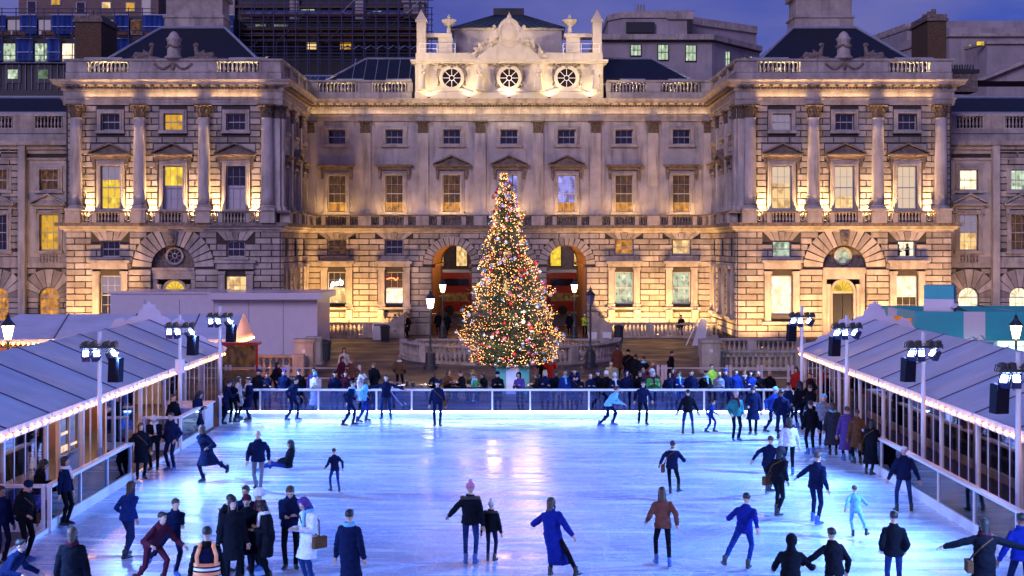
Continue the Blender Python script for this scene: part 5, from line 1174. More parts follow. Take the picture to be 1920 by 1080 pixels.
for (x, y, lab) in ((-12.0,38.8,'white floodlight pole nearest the camera before the left marquee'),(-12.0,48.2,'middle white floodlight pole of the left side, with a control box'),(-12.0,54.8,'farthest white floodlight pole on the left side, by the orange kiosk'),
    (12.0,55.2,'farthest white floodlight pole on the right side, at the marquee corner'),(12.0,47.8,'second farthest white floodlight pole on the right side'),(12.0,38.9,'third farthest white floodlight pole on the right side'),(12.0,31.6,'nearest white floodlight pole at the right photo edge')):
    p = pole(x, y, lab)
    if y == 48.2: q = MB(); q.box(-.14,.14,-.14,.14,2.35,2.85); q.build('control_box', paintw, p)
for x in (-12.0, 12.0):
    p = pole(x, 23.0, 'white floodlight pole standing nearest the viewer', spk=False, e=3900); 
# ================= BACKGROUND RAILS, TABLES
rail_m = mat('orange_lit_rail', (.62,.45,.45), .5)  # white rails; the orange light on them is put into the colour
def fence(xa, xb, D, label, posts):
    x0, x1 = X(xa,D), X(xb,D); t = empty('crowd_fence', (x0, D, 0), label=label, cat='fence'); m = MB()
    for z in (1.08, .6): m.box(0, x1-x0, -.02, .02, z, z+.05)
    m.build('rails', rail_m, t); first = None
    for p in posts:
        x = X(p,D)-x0
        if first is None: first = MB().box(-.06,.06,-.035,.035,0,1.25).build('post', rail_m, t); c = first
        else: c = first.copy(); COL.objects.link(c); c.parent = t
        c.location = (x, 0, 0)
fence(408, 676, 63.5, 'white two-rail fence tinted by orange light behind the watchers on the left', (424,432,480,487,535,540,640,674))
fence(1232, 1500, 63.5, 'white two-rail fence tinted by orange light behind the watchers on the right', (1234,1242,1248,1363,1370,1421,1428,1478,1486))
t = empty('rope_barrier', (X(440,60), 60, 0), label='dark rope slung between thin posts behind the left watchers', cat='rope barrier'); m = MB(); xs = [X(p,60)-t.location.x for p in (420,447,500,560,620)]
for x in xs: m.tube((x,0,0),(x,0,1.0),.02)
m.build('posts', ironm, t); m = MB()
for a, c in zip(xs, xs[1:]): m.path([(a+(c-a)*i/8, 0, .98-.22*sin(pi*i/8)) for i in range(9)], .015, 5)
m.build('rope', dark, t)
chrome = mat('chrome', (.6,.6,.66), .25, metal=.9)
def cafe_chair():
    t = empty('cafe_chair'); m = MB()
    for sx in (-.2,.2): m.tube((sx,-.2,0),(sx*.9,-.18,.45),.012); m.path([(sx,.22,0),(sx*.9,.2,.45),(sx*.85,.27,.85)], .012)
    m.path([(-.17,.27,.85),(.17,.27,.85)], .012); m.path([(-.22,-.18,.64),(-.2,.22,.66)], .012); m.path([(.22,-.18,.64),(.2,.22,.66)], .012); m.build('frame', chrome, t)
    MB().box(-.2,.2,-.2,.2,.44,.47).build('seat', dark, t); m = MB(); m.box(-.18,.18,.24,.27,.55,.84); m.build('backrest', dark, t); return t
def cafe_table():
    t = empty('cafe_table'); MB().lathe([(.36,.71),(.37,.73),(.36,.745)], n=20).build('table_top', chrome, t); m = MB(); m.tube((0,0,.02),(0,0,.71),.03)
    for i in range(4): a = pi/4+pi*i/2; m.tube((0,0,.1),(.3*cos(a),.3*sin(a),.01),.018)
    m.build('pedestal', chrome, t); return t
tabs = [(797,59.5,'round chrome cafe table left of the seated hooded watcher'),(852,60.5,'round chrome cafe table at the left seated group'),(889,59.0,'round chrome cafe table among the seated group left of the tree plinth'),(1001,59.6,'round chrome cafe table right of the tree plinth'),(738,60.5,'round chrome cafe table beside the pushchair')]
t0 = cafe_table()
for i, (p, D, lab) in enumerate(tabs): o = t0 if i == 0 else copy_tree(t0); o.location = (X(p,D), D, 0); tag(o, lab, 'table', 'cafe tables behind the rink')
chs = [(783,59.3,70,'chrome cafe chair, empty, leftmost of those by the far barrier'),(812,60.2,-80,'chrome cafe chair left of the seated group'),(835,60.8,60,'chrome cafe chair under a seated person left of the tree plinth'),(872,60.4,-60,'chrome cafe chair in the middle of the seated group'),(905,59.3,-90,'chrome cafe chair right in the seated group'),(918,58.6,-120,'chrome cafe chair nearest the tree plinth on its left'),(1012,59.5,-90,'chrome cafe chair under the woman seated right of the plinth'),(990,60.8,70,'chrome cafe chair beside the tree plinth on its right'),(752,60.2,-100,'chrome cafe chair beside the pushchair')]
c0 = cafe_chair()
for i, (p, D, rz, lab) in enumerate(chs): o = c0 if i == 0 else copy_tree(c0); o.location = (X(p,D), D, 0); o.rotation_euler = (0,0,R(rz)); tag(o, lab, 'chair', 'cafe chairs behind the rink')
t = empty('pushchair', (X(747,56.4), 56.4, 0), R(70), label='dark pushchair with raised pale handle behind the far barrier', cat='pushchair')
m = MB(); m.path([(-.2,-.35,.12),(-.2,.1,.6),(-.2,.45,1.02)], .018); m.path([(.2,-.35,.12),(.2,.1,.6),(.2,.45,1.02)], .018); m.tube((-.2,.45,1.02),(.2,.45,1.02),.022); m.path([(-.2,.35,.12),(-.2,.0,.5)], .018); m.path([(.2,.35,.12),(.2,.0,.5)], .018); m.build('frame', chrome, t)
m = MB(); m.ell((0,-.05,.5),(.19,.3,.16)); m.ell((0,.12,.78),(.2,.12,.2)); m.build('seat', mat('navy_cloth',(.02,.03,.08),.8), t)
for (a, b_) in ((-.2,-.35),(.2,-.35),(-.2,.35),(.2,.35)):
    m = MB(); m.tube((a-.02,b_,.11),(a+.02,b_,.11),.11,n=14); m.build('wheel', dark, t)
# ================= CHRISTMAS TREE
TX, TY = X(961, 63), 63.0
t = empty('tree_plinth', (TX, TY, 0), label='white and teal striped square plinth under the christmas tree', cat='plinth')
MB().box(-.78,.78,-.78,.78,0,1.3).build('box', paintw, t); m = MB()
for a in (-.78,.3): m.box(a,a+.48,-.79,.79,0,1.28)
m.build('stripe', mat('mint_paint', (.12,.42,.34), .5), t)
TR = empty('christmas_tree', (TX, TY, 1.3), label='tall lit christmas tree with baubles in front of the palace gate', cat='christmas tree')
MB().tube((0,0,0), (0,0,9.0), .17, .02, 10).build('trunk', brick, TR)
sc = 63/F
PR_ = [(-.05,.9),(.15,1.9),(.6,2.35),(1.2,2.5),(1.7,2.45),(2.3,2.25),(3.0,2.0),(3.6,1.85),(4.1,1.5),(4.8,1.3),(5.4,1.15),(6.0,.95),(6.7,.82),(7.3,.66),(7.9,.52),(8.4,.32),(8.9,.2),(9.4,.06)]
def prof(z, a=None): return .88*prof_(z)*(1+.10*sin(z*5.6+.4)+(0 if a is None else .08*sin(3*a+z*2)+.05*sin(7*a-z*5)))
def lean(p): p.x -= .045*max(p.z,0)+.06*sin(p.z*1.4); return p
def prof_(z):
    for (a, ra), (b, rb_) in zip(PR_, PR_[1:]):
        if a <= z <= b: return ra+(rb_-ra)*(z-a)/(b-a)
    return .05
rnd = random.Random(11); fol = MB(); wd = MB(); tips = []
for i in range(860):
    z = (rnd.random()**1.35)*8.9+.05; a = rnd.uniform(0, 2*pi); r = prof(z, a)*rnd.choice((rnd.uniform(.75,1.02), rnd.uniform(.95,1.14))); up = .25+.06*z
    base = Vector((0,0,max(z-.25*r,.05))); tip = lean(Vector((r*cos(a), r*sin(a), z+rnd.uniform(-.1,.15)))); base = lean(base); tips.append((tip, a))
    if rnd.random() < .45: wd.tube(base, tip, .018, .006, 4)
    d = (tip-base); L_ = d.length; d.normalize(); sd = Vector((-sin(a), cos(a), 0)); n = int(12+L_*16)
    for k in range(n):
        f = rnd.uniform(.28 if L_ > .8 else .1, 1.04); p = base+d*L_*f+sd*rnd.gauss(0,.10)*f*L_*.5+Vector((0,0,rnd.gauss(-.03,.05)))
        q = (d*rnd.uniform(.3,1)+sd*rnd.uniform(-1,1)+Vector((0,0,rnd.uniform(-.4,.6)))).normalized()*rnd.uniform(.10,.20); w_ = q.cross(Vector((rnd.uniform(-1,1),rnd.uniform(-1,1),rnd.uniform(-1,1)))).normalized()*.022
        fol.add([tuple(p-w_), tuple(p+w_), tuple(p+q)], [(0,1,2)])
wd.build('branches', brick, TR); fo = fol.build('foliage', needle, TR)
treebulb = mat('tree_bulb', (1,.8,.5), .4, emit=3.2, ecol=(1,.33,.05)); treebulb2 = mat('tree_bulb_white', (1,.9,.7), .4, emit=2.8, ecol=(1,.55,.2))
for m_ in (treebulb, treebulb2): m_.cycles.emission_sampling = 'NONE'
lt = MB()
def bulb(p, r=.02):
    lean(p); lt.add([(p.x-r,p.y,p.z),(p.x+r,p.y,p.z),(p.x,p.y-r,p.z),(p.x,p.y+r,p.z),(p.x,p.y,p.z-r),(p.x,p.y,p.z+r)], [(0,2,5),(2,1,5),(1,3,5),(3,0,5),(2,0,4),(1,2,4),(3,1,4),(0,3,4)])
for i in range(2300):
    z = (rnd.random()**1.15)*9.0+.05; a = rnd.uniform(0, 2*pi); r = prof(z, a)*rnd.uniform(.82,1.08); lt.mi = 0 if rnd.random() < .75 else 1; bulb(Vector((r*cos(a), r*sin(a), z)), rnd.uniform(.014,.026))
for ring in range(26):
    z0 = .15+ring*.19+rnd.uniform(-.05,.05); n = 60; a0 = rnd.uniform(0,6)
    for k in range(n):
        a = a0+2*pi*k/n*rnd.uniform(.99,1.01); z = z0+.07*sin(a*5+ring)+rnd.gauss(0,.012); r = prof(z, a)*1.02
        if sin(a*2.3+ring*1.7) > -.45: lt.mi = 0 if ring % 3 else 1; bulb(Vector((r*cos(a), r*sin(a), z)), .016)
o = lt.build('fairy_lights', [treebulb, treebulb2]); o.location = TR.location; tag(o, 'thousands of warm fairy lights wound all over the christmas tree', 'fairy lights', kind='stuff')
for i in range(10):
    a = i*2.4; z = .6+i*.85; r = prof(z)*1.25+.15; lamp_light('fairy_glow', 'POINT', (TX+r*cos(a), TY+r*sin(a)-.1, 1.3+z), 34, (1,.6,.28), size=.3)
lamp_light('fairy_glow', 'POINT', (TX-.8, TY-2.9, 2.3), 60, (1,.6,.28), size=.3); lamp_light('fairy_glow', 'POINT', (TX+.9, TY-2.7, 3.6), 60, (1,.6,.28), size=.3)
bc = [('pink', (.60,.16,.22)), ('silver', (.72,.75,.80)), ('red', (.55,.02,.02)), ('pale blue', (.30,.46,.50)), ('gold', (.70,.36,.10))]
bms = MB(); bms.smooth = True; bms.ell((0,0,0), (.105,)*3, 12, 8); bms.smooth = False; bms.tube((0,0,.1),(0,0,.13),.02,n=6); protos = []
for nm, c in bc:
    bme = bpy.data.meshes.new('bauble'); bme.from_pydata(bms.v, [], bms.f); bme.polygons.foreach_set('use_smooth', bms.sm); bme.materials.append(mat('bauble_'+nm.replace(' ','_'), c, .15, metal=.55, coat=.6)); protos.append(bme)
for i in range(210):
    for _ in range(20):
        z = (rnd.random()**1.25)*8.6+.05; a = -pi/2+rnd.uniform(-1.65,1.65); r = prof(z, a)*rnd.uniform(.98,1.09)+.03; p = lean(Vector((r*cos(a), r*sin(a), z)))
        break
    k = rnd.choice((0,0,1,1,2,3,3,4)); o = bpy.data.objects.new('bauble', protos[k]); COL.objects.link(o); o.location = Vector(p)+TR.location; s_ = rnd.uniform(.6,1.0); o.scale = (s_,)*3
    tag(o, f'shiny {bc[k][0]} bauble hanging on the christmas tree', 'bauble', f'{bc[k][0]} baubles on the christmas tree')
# ================= PEOPLE
def cloth(name, c, rough=.85, sheen=True):
    return mat('cloth_'+name, c, .95, noise=.35, nscale=9, bump=.25, bscale=30, spec=.08)
CL = dict(black=(.006,.007,.012), navy=(.006,.011,.045), blue=(.010,.035,.20), royal=(.008,.018,.20), denim=(.015,.035,.13), char=(.03,.032,.045), grey=(.18,.18,.22), pale=(.55,.55,.62), white=(.70,.68,.72), cream=(.62,.56,.50),
    brown=(.12,.055,.025), tan=(.30,.19,.09), red=(.38,.02,.015), maroon=(.07,.012,.025), teal=(.03,.20,.20), green=(.06,.32,.08), purple=(.10,.05,.22), cyan=(.18,.50,.72), orange=(.65,.16,.03), pink=(.55,.18,.28), rust=(.15,.05,.035), olive=(.10,.10,.04), lime=(.40,.62,.05))
HC = dict(dark=(.012,.008,.006), brown=(.06,.03,.014), blonde=(.42,.30,.14), grey=(.35,.33,.32), ginger=(.25,.08,.02))
skin = mat('skin', (.52,.30,.21), .55, noise=.1, nscale=6); skin2 = mat('skin_deep', (.22,.11,.07), .55); eyem = mat('eye_dark', (.01,.008,.008), .3); lipm = mat('lips', (.35,.10,.09), .5); soleb = mat('shoe_black', (.012,.012,.014), .5)
blade = mat('skate_blade', (.7,.75,.8), .15, metal=1); bootb = mat('hire_skate_blue', (.03,.10,.35), .4); fur = mat('fur_trim', (.05,.035,.03), .95, noise=.6, nscale=30, bump=1, bscale=40)
def ik(a, b, l1, l2, hint):
    a, b = Vector(a), Vector(b); d = b-a; L_ = min(d.length, (l1+l2)*.995); d = d.normalized(); b = a+d*L_
    x = (l1*l1-l2*l2+L_*L_)/(2*L_); h = math.sqrt(max(l1*l1-x*x, 0)); hv = Vector(hint); hv = hv-d*hv.dot(d); hv.normalize()
    return a+d*x+hv*h, b
POSE = {}
def P_(n, hip=.93, lean=0, feet=((.10,0,.09),(-.10,0,.09)), hands=((.29,-.03,.80),(-.29,-.03,.80)), head=(0,0), yaw=(12,-12), side=0): POSE[n] = dict(hip=hip, lean=lean, feet=feet, hands=hands, head=head, yaw=yaw, side=side)
P_('stand'); P_('wide', feet=((.19,.02,.09),(-.19,-.02,.09)), hands=((.38,-.05,.84),(-.38,-.02,.84)))
P_('pockets', hands=((.23,-.10,.93),(-.23,-.10,.93)), head=(8,0)); P_('out', feet=((.17,0,.09),(-.17,.02,.09)), hands=((.80,-.12,1.12),(-.80,-.08,1.14)))
P_('rail', lean=13, feet=((.10,.10,.09),(-.08,.14,.09)), hands=((.14,-.40,1.17),(-.12,-.42,1.17)), head=(0,6)); P_('phone', hands=((.07,-.30,1.46),(-.07,-.30,1.46)))
P_('read', lean=4, hands=((.10,-.30,1.12),(-.08,-.32,1.10)), head=(0,28)); P_('cross', hands=((-.08,-.20,1.16),(.10,-.20,1.12)), head=(-10,4))
P_('skl', lean=22, hip=.88, feet=((.06,-.10,.09),(-.26,.58,.28)), hands=((.34,.26,.98),(-.36,-.34,1.02)), yaw=(0,-30)); P_('skr', lean=22, hip=.88, feet=((.26,.58,.28),(-.06,-.10,.09)), hands=((.36,-.34,1.02),(-.34,.26,.98)), yaw=(30,0))
P_('glide', lean=14, hip=.90, feet=((.13,-.16,.09),(-.12,.20,.09)), hands=((.33,-.22,.92),(-.31,.06,.90))); P_('walk', lean=4, hip=.91, feet=((.08,-.26,.09),(-.08,.28,.13)), hands=((.27,.12,.86),(-.27,-.20,.88)))
P_('sideL', lean=12, hip=.88, feet=((.05,0,.09),(-.62,.15,.16)), hands=((.40,-.3,1.10),(-.50,.05,.88)), side=10); P_('sideR', lean=12, hip=.88, feet=((.62,.15,.16),(-.05,0,.09)), hands=((.50,.05,.88),(-.40,-.3,1.10)), side=-10)
P_('seat', hip=.50, lean=8, feet=((.12,-.44,.09),(-.12,-.42,.09)), hands=((.14,-.32,.76),(-.12,-.34,.76)), head=(0,10)); P_('ice', hip=.15, lean=-12, feet=((.10,-.84,.10),(-.08,-.82,.10)), hands=((.20,-.28,.30),(-.22,-.25,.28)), head=(0,12))
P_('holdR', hands=((.29,-.06,.86),(-.46,-.10,.84))); P_('holdL', hands=((.46,-.06,1.0),(-.27,-.04,.80))); P_('huddle', lean=9, hands=((.12,-.30,1.10),(-.14,-.28,1.08)), head=(0,18)); P_('oneout', lean=10, feet=((.14,-.12,.09),(-.14,.14,.09)), hands=((.66,-.2,.98),(-.30,-.05,.86)))
P_('bend', lean=38, hip=.84, feet=((.16,-.16,.09),(-.2,.28,.09)), hands=((.34,-.55,.80),(-.40,-.45,.92)), head=(0,-14)); P_('down', feet=((.09,.02,.09),(-.09,0,.09)), hands=((.27,-.06,.80),(-.18,-.22,1.0)), head=(10,26))
def skel(ps):
    p = POSE[ps]; J = {}; P = Vector((0,0,p['hip'])); Rm = Matrix.Rotation(R(p['lean']), 3, 'X')@Matrix.Rotation(R(p['side']), 3, 'Y')
    t = lambda x, y, z: P+Rm@Vector((x, y, z))
    J['P'] = P; J['W'] = t(0,0,.14); J['C'] = t(0,0,.33); J['N'] = t(0,.005,.50); J['Rm'] = Rm
    Hm = Matrix.Rotation(R(p['lean']*.35+p['head'][1]), 3, 'X')@Matrix.Rotation(R(p['head'][0]), 3, 'Z'); J['H'] = J['N']+Hm@Vector((0,-.025,.165)); J['Hm'] = Hm
    J['leg'] = []; J['arm'] = []
    for s, f, h, yw in ((1, p['feet'][0], p['hands'][0], p['yaw'][0]), (-1, p['feet'][1], p['hands'][1], p['yaw'][1])):
        hp = P+Vector((s*.095,0,-.02)); kn, an = ik(hp, f, .44, .42, (s*.15,-1,.1)); J['leg'].append((hp, kn, an, yw))
        sh = t(s*.172,0,.405); el, ha = ik(sh, h, .285, .255, (s*.3,.9,-.25)); J['arm'].append((sh, el, ha))
    return J
def loft(mb, rs, n=16):   # rs: (centre, rx, ry, rotation)
    mb.rings([[c+M@Vector((rx*cos(2*pi*i/n), ry*sin(2*pi*i/n), 0)) for i in range(n)] for c, rx, ry, M in rs])
I3 = Matrix.Identity(3)
def head_shape(mb, J):
    H, M = J['H'], J['Hm']; q = lambda x, y, z: H+M@Vector((x, y, z))
    mb.ell(q(0,.008,.025), (.076,.096,.098), 16, 10, M); mb.ell(q(0,-.028,-.045), (.055,.062,.068), 14, 8, M); mb.cap(q(0,-.088,.012), q(0,-.112,-.018), .010, .016, 8); mb.ell(q(0,-.066,-.088), (.026,.024,.022), 8, 6, M)
    for s in (-1, 1): mb.ell(q(s*.078,.01,-.008), (.012,.02,.032), 8, 6, M); mb.ell(q(s*.032,-.083,.028), (.022,.012,.010), 8, 5, M)
    mb.cap(J['N']-Vector((0,0,.03)), q(0,.01,-.06), .058, .052, 12)
def fingers(mb, el, ha):
    d = (ha-el).normalized(); u = Vector((0,0,1)) if abs(d.z) < .8 else Vector((0,-1,0)); s = d.cross(u).normalized(); pn = s.cross(d).normalized(); c = ha+d*.075
    for k, (o, L_) in enumerate(((-.030,.062),(-.010,.075),(.010,.070),(.029,.055))):
        b0 = c+s*o+d*.012; m1 = b0+d*L_*.55-pn*.006; e = m1+d*L_*.38-pn*.028; mb.cap(b0, m1, .0095, .0088, 7); mb.cap(m1, e, .0088, .0072, 7)
    b0 = ha+d*.03-s*.034; m1 = b0+d*.03-s*.022-pn*.012; mb.cap(b0, m1, .012, .010, 7); mb.cap(m1, m1+d*.028-pn*.008, .010, .0085, 7)
PROTO = {}
def soften(o, v, it=2): return modified(o, [('REMESH', dict(mode='VOXEL', voxel_size=v, use_smooth_shade=True)), ('SMOOTH', dict(factor=.5, iterations=it))])
from mathutils import noise as NZ
def wrinkle(me, amp):
    cs = [v.co.copy() for v in me.vertices]; ns = [v.normal.copy() for v in me.vertices]; out = []
    for c, n in zip(cs, ns):
        w = NZ.noise(Vector((c.x*9, c.y*9, c.z*22)))*1.3+sin(c.z*40+NZ.noise(c*7)*6)*.5
        out += list(c+n*amp*w)
    me.vertices.foreach_set('co', out); me.update()
def body_mesh(ps):
    if ('b', ps) in PROTO: return PROTO['b', ps]
    J = skel(ps); m = MB(); P, W_, C_, N_ = J['P'], J['W'], J['C'], J['N']; Rm = J['Rm']
    loft(m, [(P-Vector((0,0,.10)), .13, .10, I3), (P, .165, .118, I3), (W_, .14, .10, Rm), (C_, .172, .118, Rm), (C_.lerp(N_,.65), .165, .092, Rm), (N_, .07, .065, Rm)])
    tags = []
    for hp, kn, an, yw in J['leg']:
        m.cap(hp, kn, .090, .060, 12); m.cap(kn, an, .062, .048, 12); m.cap(an, an+Vector((0,0,-.02)), .05, .05, 8); tags.append((hp, kn)); tags.append((kn, an))
        m.ell(kn.lerp(an,.3)+Vector((0,.02,0)), (.052,.056,.11), 10, 6)
    st = []
    for sh, el, ha in J['arm']:
        m.cap(sh, el, .056, .043, 12); m.cap(el, ha, .044, .029, 12); d = (ha-el).normalized(); m.cap(ha, ha+d*.07, .030, .034, 10); st.append((el, ha+d*.1))
    head_shape(m, J); o = m.build('body', [skin, skin, eyem, lipm]); soften(o, .0165, 2); me = o.data
    for s in (skin, skin, eyem, lipm): me.materials.append(s) if len(me.materials) < 4 else None
    def dist(p, a, b): t = max(0, min(1, (p-a).dot(b-a)/max((b-a).length_squared, 1e-9))); return (p-(a+(b-a)*t)).length
    for pl in me.polygons:
        c = pl.center; dl = min(dist(c, a, b) for a, b in tags+[(P, W_)]); da = min(dist(c, a, b) for a, b in st+[(N_, J['H'])]); pl.material_index = 1 if dl < da else 0
    bm = MB(); nb = len(me.vertices); H, M = J['H'], J['Hm']; q = lambda x, y, z: H+M@Vector((x, y, z))
    bm.mi = 2; [bm.ell(q(s*.031,-.092,.014), (.014,.008,.007), 8, 5, M) for s in (-1, 1)]; bm.mi = 3; bm.ell(q(0,-.094,-.048), (.022,.008,.007), 8, 5, M); bm.mi = 0; bm.smooth = True
    [fingers(bm, el, ha) for sh, el, ha in J['arm']]
    vs = [tuple(v.co) for v in me.vertices]+bm.v; fs = [tuple(p.vertices) for p in me.polygons]+[tuple(i+nb for i in f) for f in bm.f]; mi = [p.material_index for p in me.polygons]+bm.m
    new = bpy.data.meshes.new('body'); new.from_pydata(vs, [], fs)
    for s in (skin, skin, eyem, lipm): new.materials.append(s)
    new.polygons.foreach_set('material_index', mi); new.polygons.foreach_set('use_smooth', [True]*len(fs)); new.update()
    bpy.data.objects.remove(o); PROTO['b', ps] = new; return new
def coat_mesh(ps, kind):
    if ('c', ps, kind) in PROTO: return PROTO['c', ps, kind]
    J = skel(ps); m = MB(); P, W_, C_, N_ = J['P'], J['W'], J['C'], J['N']; Rm = J['Rm']; th = dict(jacket=.026, puffer=.048, coat=.034, jumper=.016, robe=.04, skirt=.02, long=.036)[kind]
    k1 = (J['leg'][0][1]+J['leg'][1][1])/2; seat_ = POSE[ps]['hip'] < .6
    hem = []
    if kind in ('coat', 'long', 'robe', 'skirt') and not seat_:
        dn = dict(coat=.42, long=.62, robe=.84, skirt=.40)[kind]; dr = (k1-P); dr = dr.normalized()*dn if dr.length > .1 else Vector((0,0,-dn)); dr = Vector((dr.x*.7, dr.y*.7, -dn)); sp_ = min(abs(J['leg'][0][1].y-J['leg'][1][1].y)*.45, .14)
        hem = [(P+dr, .215+dn*.06, .165+sp_+dn*.05, I3), (P+dr*.5, .20, .15+sp_*.5, I3)]
    else: hem = [(P-Vector((0,0,.09)), .175+th, .128+th, I3)]
    loft(m, hem+[(P, .170+th, .122+th, I3), (W_, .146+th, .106+th, Rm), (C_, .175+th, .120+th, Rm), (C_.lerp(N_,.5), .178+th*.8, .104+th*.7, Rm), (C_.lerp(N_,.76), .135+th*.8, .09+th*.7, Rm), (C_.lerp(N_,.9), .10+th*.5, .082+th*.5, Rm), (N_+Rm@Vector((0,0,.035)), .078, .078, Rm)], 18)
    for sh, el, ha in J['arm']: m.cap(sh, el, .050+th*.85, .045+th*.9, 12); m.cap(el, el.lerp(ha,.94), .047+th*.9, .034+th*.7, 12)
    if kind == 'puffer':
        for f in (0,.25,.5,.75): c = P.lerp(N_, f+.05); loft(m, [(c-Vector((0,0,.03)), .2, .15, Rm), (c, .232, .178, Rm), (c+Vector((0,0,.03)), .2, .15, Rm)])
    if kind in ('coat','long','jacket','puffer'): loft(m, [(N_+Rm@Vector((0,0,-.02)), .10, .095, Rm), (N_+Rm@Vector((0,-.005,.05)), .094, .094, Rm)])
    o = m.build('coat', skin); soften(o, .018, 2); wrinkle(o.data, .007); me = o.data; me.name = 'coat'; bpy.data.objects.remove(o)
    PROTO['c', ps, kind] = me; return me
def hair_mesh(ps, kind):
    if ('h', kind) in PROTO: return PROTO['h', kind]
    J = skel('stand'); H, M = J['H'], J['Hm']; q = lambda x, y, z: H+M@Vector((x, y, z)); m = MB(); nm = 'hair'
    if kind == 'short': m.ell(q(0,.022,.045), (.087,.098,.088), 16, 10, M); m.ell(q(0,-.04,.088), (.066,.06,.03), 12, 6, M)
    elif kind == 'bald': m.ell(q(0,.045,-.005), (.084,.068,.05), 14, 8, M)
    elif kind in ('long', 'bob'):
        m.ell(q(0,.018,.045), (.092,.104,.09), 16, 10, M); m.cap(q(0,.06,.02), q(0,.085,-.14 if kind == 'bob' else -.26), .088, .062 if kind == 'bob' else .05, 12)
        for s in (-1, 1): m.cap(q(s*.07,.0,.03), q(s*.078,-.01,-.10 if kind == 'bob' else -.2), .03, .024, 8)
    elif kind in ('beanie', 'pom'):
        m.ell(q(0,.012,.062), (.092,.106,.088), 16, 10, M); m.tube(q(0,.012,.025), q(0,.012,.06), .1, .1, 16); nm = 'knitted_hat'
        if kind == 'pom': m.ell(q(0,.03,.175), (.045,.045,.042), 10, 8, M)
    elif kind == 'fluffy': nm = 'knitted_hat'; m.ell(q(0,.01,.06), (.12,.13,.10), 16, 10, M); [m.ell(q(.11*cos(a), .01+.11*sin(a), .02), (.04,.04,.05), 8, 6) for a in [i*pi/5 for i in range(10)]]
    elif kind == 'cap': nm = 'flat_cap'; m.ell(q(0,.012,.07), (.092,.106,.06), 16, 8, M); m.ell(q(0,-.085,.058), (.065,.06,.012), 12, 6, M)
    elif kind == 'hood': nm = 'hood'; m.ell(q(0,.035,.04), (.108,.105,.118), 16, 10, M); m.cap(q(0,.07,-.03), J['N']+Vector((0,.05,.02)), .085, .09, 12); [m.ell(q(.088*cos(a), -.045, .02+.115*sin(a)), (.026,.03,.026), 8, 6) for a in [i*pi/7 for i in range(-2,10)]]
    elif kind == 'furhood': nm = 'fur_hood'; [m.ell(J['N']+Vector((.17*cos(a), .075+.10*sin(a), -.015+.02*sin(a))), (.055,.055,.045), 8, 6) for a in [i*pi/7 for i in range(14)]]
    o = m.build(nm, skin); soften(o, .014, 1); wrinkle(o.data, .003 if kind != 'furhood' else .008); me = o.data; me.name = nm; me.transform(Matrix.Translation(-H)); bpy.data.objects.remove(o); PROTO['h', kind] = me; return me
def head_frame(o, ps, dz=0, k=1): J = skel(ps); o.location = (J['H']+Vector((0,0,dz)))*k; o.rotation_euler = J['Hm'].to_euler()
def shoe_mesh(ps, i, skates):
    k = ('s', ps, i, skates)
    if k in PROTO: return PROTO[k]
    J = skel(ps); hp, kn, an, yw = J['leg'][i]; m = MB(); M = Matrix.Rotation(R(yw), 4, 'Z'); sh = (an-kn).normalized(); b = an-Vector((0,0,.09))
    up = 0.045 if skates else 0
    T = Matrix.Translation(b+Vector((0,0,up)))@M; m.smooth = True
    m.M = T
    m.rings([[(x*w+0, y0, z) for x, z in ((-1,.0),(1,.0),(1.05,h*.5),(.6,h),(-.6,h),(-1.05,h*.5))] for y0, w, h in ((.085,.030,.06),(.06,.038,.09),(-.02,.040,.09),(-.10,.044,.06),(-.17,.036,.045),(-.20,.018,.03))])
    m.cap((0,.03,.07), (0,.02,.16 if skates else .10), .047, .054, 10)
    if skates: m.mi = 1; m.smooth = False; m.box(-.004,.004,-.19,.11,-.045,-.012); m.box(-.006,.006,-.13,-.09,-.02,.005); m.box(-.006,.006,.03,.07,-.02,.005)
    m.mi = 0
    me = bpy.data.meshes.new('skate' if skates else 'shoe'); me.from_pydata(m.v, [], m.f); me.materials.append(soleb); me.materials.append(blade); me.polygons.foreach_set('material_index', m.m); me.polygons.foreach_set('use_smooth', m.sm); PROTO[k] = me; return me
def slot(o, i, m): o.material_slots[i].link = 'OBJECT'; o.material_slots[i].material = m
NP = 0
